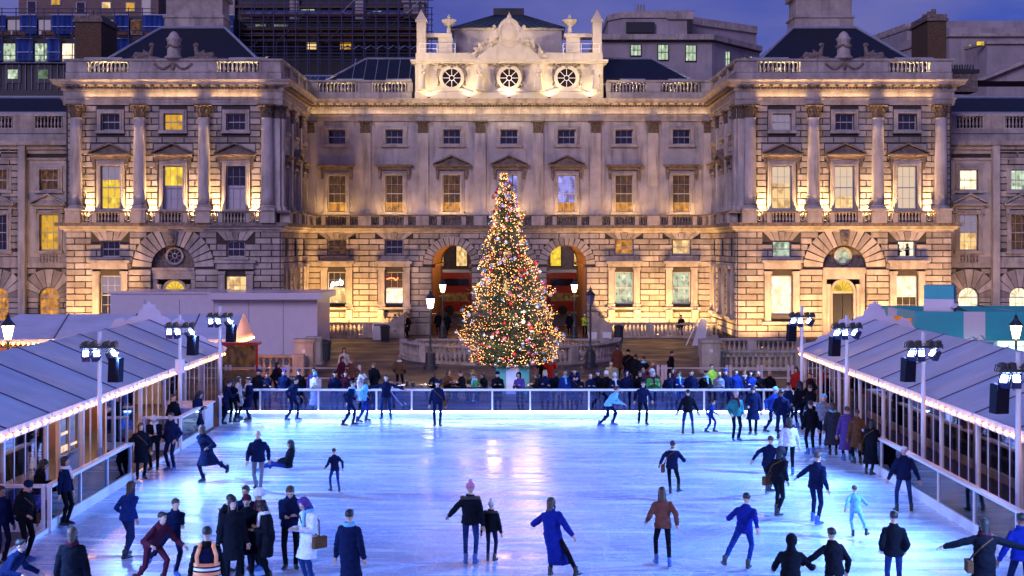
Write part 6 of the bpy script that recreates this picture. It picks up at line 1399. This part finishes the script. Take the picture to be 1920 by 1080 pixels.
def person(px, py, rot, ps, coat, hair, cc, lc, hc, label, s=1.0, z=None, D=None, group=None, extra=None, sk=None):
    """px,py = where the feet meet the ground in the photograph"""
    global NP; NP += 1; rnd = random.Random(NP*7+3)
    if D is None: x, y = place(px, py)
    else: x, y = X(px, D), D
    on_ice = IX0 < x < IX1 and y < IY1 if sk is None else sk
    if z is None: z = .02 if on_ice else .0
    t = empty('person', (x, y, z+(.045 if on_ice else 0)), R(rot+rnd.uniform(-6,6)), label, 'person', group)
    if on_ice: t.location.z = z
    k = s*rnd.uniform(.985,1.015); t.scale = (k*rnd.uniform(.97,1.06), k*rnd.uniform(.97,1.06), k)
    dz = .045 if on_ice else 0
    b = bpy.data.objects.new('body', body_mesh(ps)); COL.objects.link(b); b.parent = t; b.location.z = dz
    if NP % 9 == 4: slot(b, 0, skin2)
    slot(b, 1, cloth(lc, CL[lc]))
    if coat:
        c = bpy.data.objects.new({'jumper':'jumper','robe':'robe','long':'long_coat','skirt':'dress'}.get(coat, 'jacket' if coat != 'coat' else 'coat'), coat_mesh(ps, coat)); COL.objects.link(c); c.parent = t; c.location.z = dz; slot(c, 0, cloth(cc, CL[cc]))
    if hair:
        hm = hair_mesh(ps, hair if hair != 'furhood' else 'bob'); h = bpy.data.objects.new(hm.name.split('.')[0], hm); COL.objects.link(h); h.parent = t; head_frame(h, ps, dz)
        slot(h, 0, mat('hair_'+hc, HC[hc], .6, noise=.3, nscale=20) if hc in HC else cloth(hc, CL[hc]))
        if extra == 'fur': f = bpy.data.objects.new('fur_collar', hair_mesh(ps, 'furhood')); COL.objects.link(f); f.parent = t; head_frame(f, ps, dz); slot(f, 0, fur)
    if extra is None and s > .8 and NP % 5 == 1 and hair not in ('hood',): extra = ('scarf', 'whitescarf', 'bluescarf')[NP % 3]
    if extra in ('scarf', 'whitescarf', 'bluescarf'):
        key = ('scarf', ps)
        if key not in PROTO:
            J = skel(ps); m = MB(); loft(m, [(J['N']+Vector((0,0,-.03)), .115, .11, I3), (J['N']+Vector((0,0,.01)), .125, .125, I3), (J['N']+Vector((0,-.01,.05)), .11, .11, I3)]); m.cap(J['N']+Vector((.03,-.12,-.02)), J['C']+Vector((.06,-.17,-.08)), .045, .04, 8)
            o = m.build('scarf', skin); soften(o, .018, 2); wrinkle(o.data, .005); PROTO[key] = o.data; bpy.data.objects.remove(o)
        f = bpy.data.objects.new('scarf', PROTO[key]); COL.objects.link(f); f.parent = t; f.location.z = dz; slot(f, 0, cloth({'scarf':'maroon','whitescarf':'white','bluescarf':'cyan'}[extra], CL[{'scarf':'maroon','whitescarf':'white','bluescarf':'cyan'}[extra]]))
    if NP % 7 == 3 and POSE[ps]['hip'] > .8 and ps not in ('bend',):
        key = ('bag', ps)
        if key not in PROTO:
            J = skel(ps); m = MB(); a = J['C']+J['Rm']@Vector((-.13,-.13,.1)); b2 = J['P']+Vector((.27,.04,.02)); m.path([a, J['C']+J['Rm']@Vector((.05,-.185,-.08)), b2, J['C']+J['Rm']@Vector((.1,.18,-.05)), J['C']+J['Rm']@Vector((-.12,.12,.12))], .014, 5)
            m.box(b2.x-.04, b2.x+.06, b2.y-.15, b2.y+.15, b2.z-.22, b2.z); mm = m.build('shoulder_bag', skin); PROTO[key] = mm.data; bpy.data.objects.remove(mm)
        f = bpy.data.objects.new('shoulder_bag', PROTO[key]); COL.objects.link(f); f.parent = t; f.location.z = dz; slot(f, 0, cloth('brown', CL['brown']))
    if extra == 'vest':
        J = skel(ps); v = MB(); P, W_, C_, N_ = J['P'], J['W'], J['C'], J['N']; Rm = J['Rm']
        loft(v, [(P-Vector((0,0,.06)), .225, .175, I3), (P, .225, .176, I3), (W_, .20, .16, Rm), (C_, .225, .172, Rm), (C_.lerp(N_,.55), .17, .14, Rm)], 24); o = v.build('vest_lining', cloth('navy', CL['navy']), t); o.location.z = dz
        v = MB()
        for z_ in (-.02, .14): c = P+Vector((0,0,z_)); loft(v, [(c-Vector((0,0,.028)), .231, .183, Rm), (c+Vector((0,0,.028)), .231, .183, Rm)], 24)
        for sx in (-1, 1): v.path([P+Rm@Vector((sx*.15,.15,.14)), P+Rm@Vector((sx*.16,.165,.30)), P+Rm@Vector((sx*.12,.13,.43)), P+Rm@Vector((sx*.10,.03,.50))], .035, 6)
        o = v.build('reflective_vest', mat('hi_vis', (.9,.30,.10), .5), t); o.location.z = dz
        v = MB(); c = P+Vector((0,0,.06)); loft(v, [(c-Vector((0,0,.02)), .229, .181, Rm), (c+Vector((0,0,.02)), .229, .181, Rm)], 24); o = v.build('reflective_band', mat('retro_tape', (.75,.75,.8), .3), t); o.location.z = dz
    for i in (0, 1):
        f = bpy.data.objects.new('ice_skate' if on_ice else 'shoe', shoe_mesh(ps, i, bool(on_ice))); COL.objects.link(f); f.parent = t
        if on_ice and NP % 3 == 0: slot(f, 0, bootb)
    return t
SP = 'watchers along the far rink barrier'
PEOPLE = [
# --- skaters in the foreground, left part
(122,988,75,'stand','jumper','long','navy','black','dark','tall slim skater in black with long dark hair, standing outside the left gate post'),
(71,988,100,'huddle','jacket','long','black','black','dark','woman in a black jacket and spotted skirt leaning on the left gate rail'),
(46,1055,60,'down','jacket','beanie','black','black','navy','man in a dark coat and blue beanie looking down near the left edge'),
(2,1058,60,'stand','jacket','short','navy','navy','dark','dark figure cut by the left edge beside the man in the blue beanie'),
(8,1165,90,'bend','jacket','short','navy','navy','dark','crouching navy figure in the bottom left corner'),
(135,1176,190,'stand','coat','long','black','black','brown','woman in a black coat seen from behind at the lower left edge of the ice'),
(238,1048,150,'glide','jumper','long','blue','denim','brown','slight skater in pale blue passing below the left barrier'),
(285,1100,60,'bend','jacket','short','maroon','maroon','dark','bending skater in a maroon jacket among the lower left skaters'),
(322,1082,40,'skl','jacket','short','navy','navy','brown','leaning skater in a navy jacket just behind the bending maroon one'),
(264,901,30,'holdR','coat','bob','black','black','brown','woman in a long black coat at the left gate holding the barrier rail'),
(289,884,10,'read','jacket','beanie','black','black','white','woman in a white hat and scarf looking at her hands by the left gate'),
(321,884,-20,'pockets','jacket','short','navy','navy','brown','big man in a navy jacket beside the woman in the white hat'),
(388,905,-30,'skr','coat','bob','navy','navy','brown','skater in a dark knee coat striding away from the left gate group'),
(484,924,5,'walk','jacket','bald','navy','grey','grey','man in a navy jacket with arms low striding towards the viewer'),
(540,884,-80,'ice','jacket','long','black','blue','dark','woman in black sitting on the ice with blue legs stretched out'),
(628,924,200,'glide','jumper','short','navy','blue','dark','small dark skater alone in the middle left of the ice'),
# cluster
(420,1078,70,'huddle','jacket','short','black','navy','dark','short haired man at the left back of the chatting cluster'),
(436,1100,20,'stand','coat','long','black','black','dark','long haired woman in black at the left front of the chatting cluster'),
(463,1088,10,'cross','coat','beanie','black','black','maroon','woman in a patterned headband laughing in the middle of the cluster'),
(461,1070,-20,'stand','jacket','short','navy','navy','dark','dark haired man standing at the very back of the cluster'),
(488,1072,-60,'cross','jacket','fluffy','grey','black','white','woman in a fluffy white hat half hidden in the cluster'),
(503,1092,-70,'huddle','coat','long','black','black','dark','woman in a dark coat with a pale scarf at the cluster right side'),
(545,1070,10,'read','jacket','short','navy','black','brown','tall man looking down at something in his hands beside the white coat'),
(580,1098,-50,'read','coat','hood','white','denim','purple','woman in a white coat and mauve hood with blue jeans'),
(388,1176,185,'stand','jumper','short','black','black','dark','rink marshal in an orange edged vest seen from behind'),
(655,1131,160,'stand','long','short','navy','black','dark','man in a long navy coat alone right of the chatting cluster'),
# --- centre
(882,1061,178,'holdL','jacket','pom','black','denim','pink','woman in a pink bobble hat and fur collar holding a child by the hand'),
(921,1055,170,'stand','jacket','pom','black','navy','pale','child in a pale bobble hat and fur collar holding the woman by the hand'),
(1036,1084,160,'sideL','long','bob','royal','black','brown','woman in a royal blue coat pushing off with one leg trailing'),
(1243,1064,185,'glide','jacket','long','rust','black','brown','skater in a rust coloured top with arms tucked, right of centre'),
(1260,930,165,'skl','jacket','short','navy','black','dark','slim dark skater gliding with legs apart right of centre'),
(1290,816,175,'wide','jacket','short','black','denim','dark','teenager in a black jacket and jeans below the far barrier'),
(1140,800,80,'bend','jacket','short','cyan','navy','brown','skater in a bright pale blue jacket bending by the far barrier'),
(1205,797,0,'glide','jacket','short','navy','black','dark','navy skater just right of the bending pale blue one'),
(1332,812,60,'glide','jumper','short','blue','blue','dark','small blue skater low beside the teal jacket man'),
(1380,828,20,'pockets','jacket','short','teal','black','grey','man in a teal jacket standing still near the far barrier'),
(1412,816,-10,'down','coat','bob','navy','black','dark','woman in a dark short skirted coat right of the teal jacket man'),
(820,801,10,'stand','jumper','beanie','navy','navy','navy','dark clad skater in a beanie standing below the far barrier, left of the tree'),
(724,788,0,'out','jumper','short','navy','denim','dark','man in jeans with both arms spread along the far barrier rail'),
(680,793,100,'glide','jumper','bob','cyan','blue','brown','pale blue skater hugging the far barrier left of the arm spreading man'),
(654,800,90,'glide','jacket','short','navy','navy','dark','low navy skater left of the pale blue one at the far barrier'),
(548,790,80,'glide','jacket','short','navy','navy','dark','navy skater moving along the far barrier at its left part'),
# --- left gate far
(422,797,120,'rail','jacket','short','navy','navy','dark','person in navy leaning over the rail by the far left pole'),
(436,795,160,'stand','jacket','bob','black','black','dark','dark dressed person between the leaning one and the white coat'),
(447,786,100,'pockets','coat','long','white','black','brown','woman in a white coat by the far left corner of the ice'),
(467,789,-85,'pockets','coat','short','navy','denim','brown','man in a long navy coat seen from the side at the far left corner'),
(369,822,70,'read','coat','hood','navy','black','char','hooded man reading at the white counter by the left marquee'),
(325,835,60,'stand','jacket','short','black','black','dark','dark figure standing at the left marquee entrance behind the pole'),
# --- right cluster
(1465,826,170,'pockets','jacket','short','navy','navy','dark','man in a navy suit jacket seen from behind near the right corner'),
(1447,812,60,'glide','jacket','beanie','blue','navy','cyan','skater in blue and a pale hat at the left of the right corner group'),
(1480,893,178,'stand','jumper','long','pale','black','dark','woman in a pale grey jumper and black trousers seen from behind'),
(1458,968,140,'glide','jacket','hood','black','black','char','dark hooded skater in front of the pale grey jumper woman'),
(1440,930,150,'skl','jumper','short','navy','navy','brown','navy skater just left of the dark hooded one'),
(1520,855,190,'stand','jacket','short','black','black','dark','man all in black walking in the crowd on the right'),
(1543,838,150,'huddle','puffer','beanie','grey','navy','cyan','person in a grey puffer and striped pale hat in the right crowd'),
(1562,856,170,'stand','long','bob','char','black','brown','figure in a long charcoal coat, middle of the right crowd'),
(1588,866,175,'stand','long','short','purple','navy','brown','person in a long violet coat beside the brown coat'),
(1607,872,178,'stand','coat','short','brown','black','brown','man in a brown coat seen from behind near the right barrier'),
(1632,892,150,'rail','long','long','black','black','dark','woman in a long black coat leaning on the right barrier'),
(1500,806,200,'pockets','jacket','hood','black','navy','char','tall dark hooded skater at the right corner of the far barrier'),
(1478,802,120,'stand','jacket','short','navy','navy','dark','navy skater against the far barrier at its right corner'),
(1522,812,190,'rail','jacket','short','black','black','brown','man in black leaning at the right end of the ice facing the marquee'),
(1529,984,140,'oneout','jacket','short','navy','navy','brown','skater with one arm stretched down, in the right middle of the ice'),
(1695,962,180,'wide','jacket','cap','navy','denim','white','man in jeans and a white cap gliding along the right barrier'),
(1676,1127,175,'pockets','jacket','short','black','denim','dark','broad man in a black jacket seen from behind at the lower right'),
(1846,1152,178,'out','coat','bob','black','black','dark','woman in a dark coat with both arms held out at the lower right'),
(1915,1140,180,'wide','jacket','short','royal','navy','dark','person in a royal blue jacket cut by the right edge'),
(1482,1169,160,'bend','jacket','hood','black','black','black','hooded black figure bending at the bottom right of centre'),
(1565,1165,200,'oneout','jacket','short','black','navy','dark','dark figure with one arm lowered at the bottom edge'),
(1395,1072,150,'skr','jumper','short','royal','blue','dark','bright blue skater striding away left of the bending hooded figure'),
(1604,1010,170,'skl','jumper','short','cyan','cyan','brown','child in pale blue skating in the right middle'),
]
XT = {'rink marshal in an orange edged vest seen from behind':'vest','woman in a pink bobble hat and fur collar holding a child by the hand':'fur','child in a pale bobble hat and fur collar holding the woman by the hand':'fur','woman in a white hat and scarf looking at her hands by the left gate':'whitescarf','woman in a dark coat with a pale scarf at the cluster right side':'whitescarf','woman in a white coat and mauve hood with blue jeans':'bluescarf','man in a royal blue jacket':None}
SC = {'child in a pale bobble hat and fur collar holding the woman by the hand':.76,'small dark skater alone in the middle left of the ice':.72,'child in pale blue skating in the right middle':.72,'tall man looking down at something in his hands beside the white coat':1.06,'small blue skater low beside the teal jacket man':.7,'slim dark skater gliding with legs apart right of centre':.9,'teenager in a black jacket and jeans below the far barrier':.93}
for r in PEOPLE:
    p = person(*r, s=SC.get(r[9], random.uniform(.96,1.03)), extra=XT.get(r[9]), sk=(False if r[0] == 71 else None))
    if r[0] == 71:
        m = MB(); m.smooth = True; loft(m, [(Vector((0,0,.50)), .22,.19,I3),(Vector((0,0,.7)), .205,.17,I3),(Vector((0,.01,.93)), .185,.15,I3)], 18); m.build('spotted_skirt', mat('spotted_cloth', (.5,.4,.55), .8, noise=1, nscale=24, col2=(.03,.02,.05)), p)
# watchers behind the far barrier: (px, depth, rot, pose, coat, hair, colours..., label)
WATCH = [
(485,56,0,'pockets','coat','beanie','black','black','navy','watcher in black beside the left corner of the far barrier'),
(501,55.8,10,'cross','jacket','short','navy','denim','brown','watcher in a checked navy jacket, second from the left corner'),
(533,55.8,0,'pockets','jacket','beanie','navy','navy','purple','watcher in a navy parka and purple beanie'),
(560,55.7,5,'pockets','jacket','cap','black','black','char','watcher in a black jacket and flat cap left of the white coat'),
(592,55.6,0,'read','long','beanie','cream','black','cyan','woman in a long cream coat and blue hat fiddling with a bag'),
(588,57.8,0,'stand','jacket','short','purple','black','dark','man in a dark shirt standing tall behind the cream coat woman'),
(628,55.8,0,'pockets','jacket','cap','navy','denim','black','wide man in navy with a black cap at the far barrier'),
(648,56.4,10,'stand','jacket','short','maroon','black','brown','blurred dark watcher between the black cap man and the photographer'),
(676,55.7,60,'phone','coat','bob','white','black','brown','woman in a white coat raising a camera at the far barrier'),
(520,59.5,60,'pockets','coat','long','black','black','dark','dark haired walker behind the left watchers by the fence'),
(933,55.6,0,'rail','coat','beanie','black','black','black','woman in a black coat and hat leaning on the rail before the tree plinth'),
(975,55.6,-20,'rail','jacket','hood','purple','black','black','hooded watcher in purple leaning on the rail right of the tree plinth'),
(1022,55.6,0,'cross','coat','long','navy','black','blonde','long blonde haired watcher in navy right of the tree plinth'),
(1042,56.2,5,'pockets','jacket','long','black','black','dark','dark haired watcher between the two blonde women'),
(1060,55.7,-5,'stand','jacket','short','blue','navy','brown','watcher in blue beside the second blonde woman'),
(1077,55.7,0,'phone','coat','long','navy','black','blonde','second long blonde watcher, right of the first'),
(1107,55.7,0,'rail','jacket','bald','navy','navy','grey','grey haired man in navy leaning on the rail'),
(1121,56.6,0,'stand','jacket','cap','black','navy','blue','watcher in a blue cap behind the grey haired man'),
(1137,55.9,10,'pockets','coat','beanie','black','black','white','watcher in a black coat and bright white hat'),
(1153,55.7,0,'rail','jacket','beanie','navy','navy','pale','short watcher in navy and a pale hat beside the white hat'),
(1175,55.6,0,'pockets','jacket','hood','navy','black','navy','watcher with a fur edged navy hood up'),
(1200,56.2,0,'stand','jacket','bob','black','black','brown','small watcher in a scarf left of the green jacket'),
(1206,57.4,-5,'stand','jacket','bald','maroon','black','grey','white haired man standing in the second row behind the rail'),
(1222,57.6,0,'stand','jacket','fluffy','char','black','pale','tall watcher in a pale hat behind the green jacket'),
(1224,55.6,0,'rail','jacket','bob','green','navy','grey','watcher in a bright green jacket leaning on the rail'),
(1255,55.7,5,'pockets','jacket','hood','navy','black','black','watcher in a dark parka right of the green jacket'),
(1262,57.2,0,'stand','jacket','bob','char','black','brown','woman standing in the second row behind the dark parka'),
(1273,55.8,0,'cross','jacket','bob','blue','denim','brown','watcher with a pale blue scarf, right of the dark parka'),
(1296,55.8,0,'pockets','jacket','short','navy','navy','dark','watcher in a navy jacket left of the black cap man'),
(1323,56.2,10,'pockets','jacket','cap','black','black','black','tall man in a black jacket and cap by the lime jacket'),
(1334,58.5,20,'stand','jacket','short','lime','black','brown','person in a lime hi-vis jacket behind the black cap man'),
(1347,55.7,0,'read','puffer','bob','grey','black','blonde','blonde watcher in a grey puffer left of the blue watcher'),
(1360,56.4,0,'stand','jacket','beanie','navy','navy','blue','watcher in a blue beanie behind the grey puffer'),
(1380,56.8,0,'stand','jacket','short','blue','navy','brown','watcher in blue left of the red haired woman'),
(1396,57.2,-5,'stand','jacket','bob','char','black','ginger','red haired woman in the second row near the right end'),
(1408,55.8,0,'cross','jacket','hood','blue','navy','black','watcher in a dark hood and blue scarf near the right end'),
(1422,56.3,-10,'pockets','jacket','bald','black','black','grey','bald man in black near the right end of the far barrier'),
(1443,56.6,-5,'pockets','jacket','bald','black','black','brown','second bald man in black, farther right than the first'),
(1493,57.2,-40,'pockets','jacket','bob','red','black','dark','dark haired woman in a red coat at the right marquee corner'),
(1519,55.5,-60,'pockets','jacket','short','black','black','brown','man in black standing on the right walkway by the marquee glass'),
]
for r in WATCH: person(r[0], 0, r[2], *r[3:10], s=random.uniform(.94,1.03), D=r[1], group=SP, sk=False, extra={'watcher with a pale blue scarf, right of the dark parka':'bluescarf','woman standing in the second row behind the dark parka':'scarf'}.get(r[9]))
SEAT = [(815,59.9,-30,'seat','jacket','long','black','black','brown','seated person in black at the leftmost cafe tables'),(838,60.6,40,'seat','jacket','hood','brown','black','brown','seated person in a brown hood left of the tree plinth'),
(868,60.3,-50,'seat','jacket','short','black','black','dark','seated dark haired person in the middle of the table group'),(884,60.8,20,'seat','jacket','beanie','olive','black','olive','seated person in an olive hat behind the cafe table'),
(893,59.2,-70,'seat','jacket','short','green','black','brown','seated person in dark green bent over the cafe table'),(909,59.4,-60,'seat','coat','bob','black','black','brown','seated woman in black nearest the tree plinth'),
(1011,59.4,-70,'seat','coat','long','black','black','brown','seated long haired woman right of the tree plinth'),(1084,58.6,0,'seat','jacket','short','black','black','brown','man seated high behind the blonde watchers')]
for r in SEAT: person(r[0], 0, r[2], *r[3:10], D=r[1], sk=False, z=.0)
BACK = [(701,751,-150,'walk','coat','short','black','black','ginger','lone walker in a long black coat crossing the court'),(749,735,170,'pockets','puffer','beanie','brown','black','tan','person in a bulky brown coat with fur hat behind the arm spreading man'),
(645,716,10,'stand','jumper','long','cream','brown','dark','woman in a pale top standing before the dark litter bin'),(640,735,60,'walk','coat','bob','maroon','black','brown','walker in dark red passing the left fence'),(662,742,-50,'walk','jacket','bob','rust','black','ginger','walker in a rust jacket behind the left watchers'),
(1031,728,180,'pockets','coat','short','red','black','dark','person in a red coat under the right side of the christmas tree'),(1018,722,160,'stand','coat','short','black','black','dark','dark figure beside the red coat under the christmas tree'),
(1146,745,-5,'pockets','puffer','short','tan','black','brown','man in a tan padded jacket standing behind the watchers'),(1158,708,170,'stand','coat','short','rust','black','dark','tall man in a dusty pink coat behind the tan jacket man'),
(1178,720,190,'pockets','coat','beanie','black','black','black','leftmost of the tall black coated group in the court'),(1192,730,150,'stand','long','short','black','black','dark','middle figure of the tall black coated group in the court'),(1207,738,170,'stand','coat','short','black','black','dark','rightmost of the tall black coated group in the court'),
(1222,744,120,'walk','jacket','short','rust','black','ginger','red haired walker just right of the black coated group'),(1258,722,80,'walk','coat','short','black','black','dark','dark walker passing alone before the right stair'),
(741,634,0,'stand','coat','long','grey','black','dark','woman in grey standing by the balustrade left of the gate'),(765,634,-60,'pockets','coat','short','black','black','dark','man in a black coat by the balustrade left of the gate'),
(1277,633,200,'pockets','jacket','short','black','char','dark','man in black leaning by the right backlit balustrade'),(1096,632,20,'cross','jacket','cap','lime','black','white','security man in a lime vest in the right gate arch'),(1068,628,170,'stand','coat','short','black','black','dark','dark walker passing through the right gate arch'),
(822,626,180,'stand','coat','short','black','black','dark','left of two dark walkers in the left gate arch'),(838,628,160,'walk','coat','bob','black','black','dark','right of two dark walkers in the left gate arch'),
(410,745,60,'walk','coat','bob','rust','black','brown','walker glowing orange beside the far left pole')]
for r in BACK: person(*r, s=random.uniform(.97,1.04), sk=False)
# diners inside the marquees, men in the palace window, attic statues
IN = [(14.4,29.5,-90,'seat','jumper','bob','cream','black','dark','diner in a cream top inside the right marquee, nearest'),(14.3,33,-80,'stand','jacket','short','tan','black','brown','man in tan standing inside the right marquee'),(14.5,38,-100,'stand','jumper','short','blue','navy','dark','person in blue standing inside the middle of the right marquee'),(14.3,44,-90,'stand','jacket','long','maroon','black','dark','long haired person inside the far part of the right marquee'),(14.4,50,-90,'stand','jacket','short','red','black','dark','person in red inside the far end of the right marquee'),(-14.3,33,90,'stand','jacket','short','char','black','dark','waiter shape inside the near part of the left marquee')]
for x, y, rz, *r in IN: p = person(960, 0, rz, *r, D=y, sk=False); p.location.x = x
for u, rz, c, lab in ((-.32, 60, 'black', 'left of two men talking in the lit palace window'), (.34, -70, 'char', 'right of two men talking in the lit palace window')):
    p = person(960, 0, rz, 'cross', 'jacket', 'bald', c, 'black', 'grey', lab, D=YF+1.0, sk=False, z=5.5, s=.9); p.location.x = PR+4.3+u
for i, u in enumerate((-6.72,-2.23,2.23,6.72)):
    t = empty('statue', (XB+u, YM-.55, 18.82), R((10,-20,15,-10)[i]), ('outermost left','inner left','inner right','outermost right')[i]+' draped stone statue standing on the bright attic', 'statue')
    ps = ('cross','huddle','read','pockets')[i]; k = 1.22
    for nm, me in (('figure', body_mesh(ps)), ('drapery', coat_mesh(ps, 'robe')), ('hair', hair_mesh(ps, 'bob'))):
        o = bpy.data.objects.new(nm, me); COL.objects.link(o); o.parent = t; o.scale = (k,k,k)
        if nm == 'hair': head_frame(o, ps, 0, k)
        for q in range(len(o.material_slots)): slot(o, q, MT['pale_stone'])
    m = MB(); m.box(-.32,.32,-.3,.3,-.0,.1); m.build('base', MT['pale_stone'], t)
# sphinxes and urn groups on the pavilion parapets
for C, sd in ((PL,'left'), (PR,'right')):
    t = empty('stone_urn', (C, YF+.15, 19.72), label=f'large garlanded stone urn pedestal on the {sd} pavilion parapet', cat='urn')
    m = MB(); m.smooth = True; m.lathe([(.62,0),(.62,.15),(.5,.22),(.46,.3),(.44,1.2),(.5,1.3),(.52,1.42),(.4,1.5),(.3,1.7),(.18,1.85),(.05,1.92)], n=18); m.build('body', stone, t)
    m = MB(); m.smooth = True
    for i in range(24): a = 2*pi*i/24; m.ell((.48*cos(a), .48*sin(a), .95-.16*abs(sin(a*2+.8))), (.08,.08,.09), 7, 5)
    m.build('garland', grime, t)
    for s in (-1, 1):
        g = empty('sphinx_statue', (C+s*1.75, YF+.15, 19.72), 0, f"{'left' if s < 0 else 'right'} lying sphinx statue beside the urn of the {sd} pavilion", 'statue')
        m = MB(); m.cap((-s*.1,0,.28), (s*.75,0,.25), .24, .22); m.ell((s*.8,0,.25), (.26,.22,.26)); m.cap((-s*.15,0,.35), (-s*.25,0,.75), .2, .13); m.ell((-s*.28,0,.95), (.15,.14,.18)); m.ell((-s*.2,0,.98), (.16,.17,.16))
        for yy in (-.14,.14): m.cap((-s*.1,yy,.12), (-s*.7,yy,.08), .08, .07); m.cap((s*.7,yy*1.2,.12), (s*.45,yy*1.6,.08), .1, .07)
        m.cap((s*.95,0,.2), (s*1.25,.0,.1), .05, .04); m.cap((s*.1,0,.4), (s*.35,0,.62), .12, .05); m.box(-1.0,1.2,-.25,.25,.0,.06)
        o = m.build('figure', grime, g); modified(o, [('REMESH', dict(mode='VOXEL', voxel_size=.035, use_smooth_shade=True)), ('SMOOTH', dict(factor=.5, iterations=1))])
    m = MB(); rnd = random.Random(4)
    for s in (-1, 1):
        for i in range(12): f = i/11; m.ell((C+s*(.15+1.1*f), YF-.1, 19.35-.32*sin(pi*f)), (.09,.08,.09), 7, 5)
    m.ell((C,YF-.1,19.2), (.16,.1,.28)); pbuild(m, 'parapet_garland', grime)
# neon squiggle sign in the lower left window and cabinet below it
cu = bpy.data.curves.new('neon_sign', 'FONT'); cu.body = "pe's"; cu.size = .62; cu.extrude = .01; cu.bevel_depth = .012; cu.shear = .3
o = bpy.data.objects.new('neon_sign', cu); COL.objects.link(o); dg = bpy.context.evaluated_depsgraph_get(); me = bpy.data.meshes.new_from_object(o.evaluated_get(dg)); bpy.data.objects.remove(o)
o = bpy.data.objects.new('neon_sign', me); COL.objects.link(o); me.materials.clear(); me.materials.append(mat('neon_white', (1,1,.95), .4, emit=6, ecol=(1,.97,.92))); o.location = (XB+BAYS[0]-.5, YM+.12, 3.75); o.rotation_euler = (R(90), R(-6), 0); tag(o, "white neon script sign in the lower palace window left of the arches", 'sign')
c2 = MB(); c2.path([(-.6,0,.0),(-.3,0,.08),(0,0,.05),(.1,0,-.1),(.3,0,.1)], .03, 6); o = c2.build('neon_sign', mat('neon_red', (1,.1,.03), .4, emit=6, ecol=(1,.10,.03))); o.location = (XB+BAYS[1], YM+.12, 4.3); tag(o, 'red neon squiggle in the second lower palace window', 'sign')

bpy.data.scenes.remove(TMP)
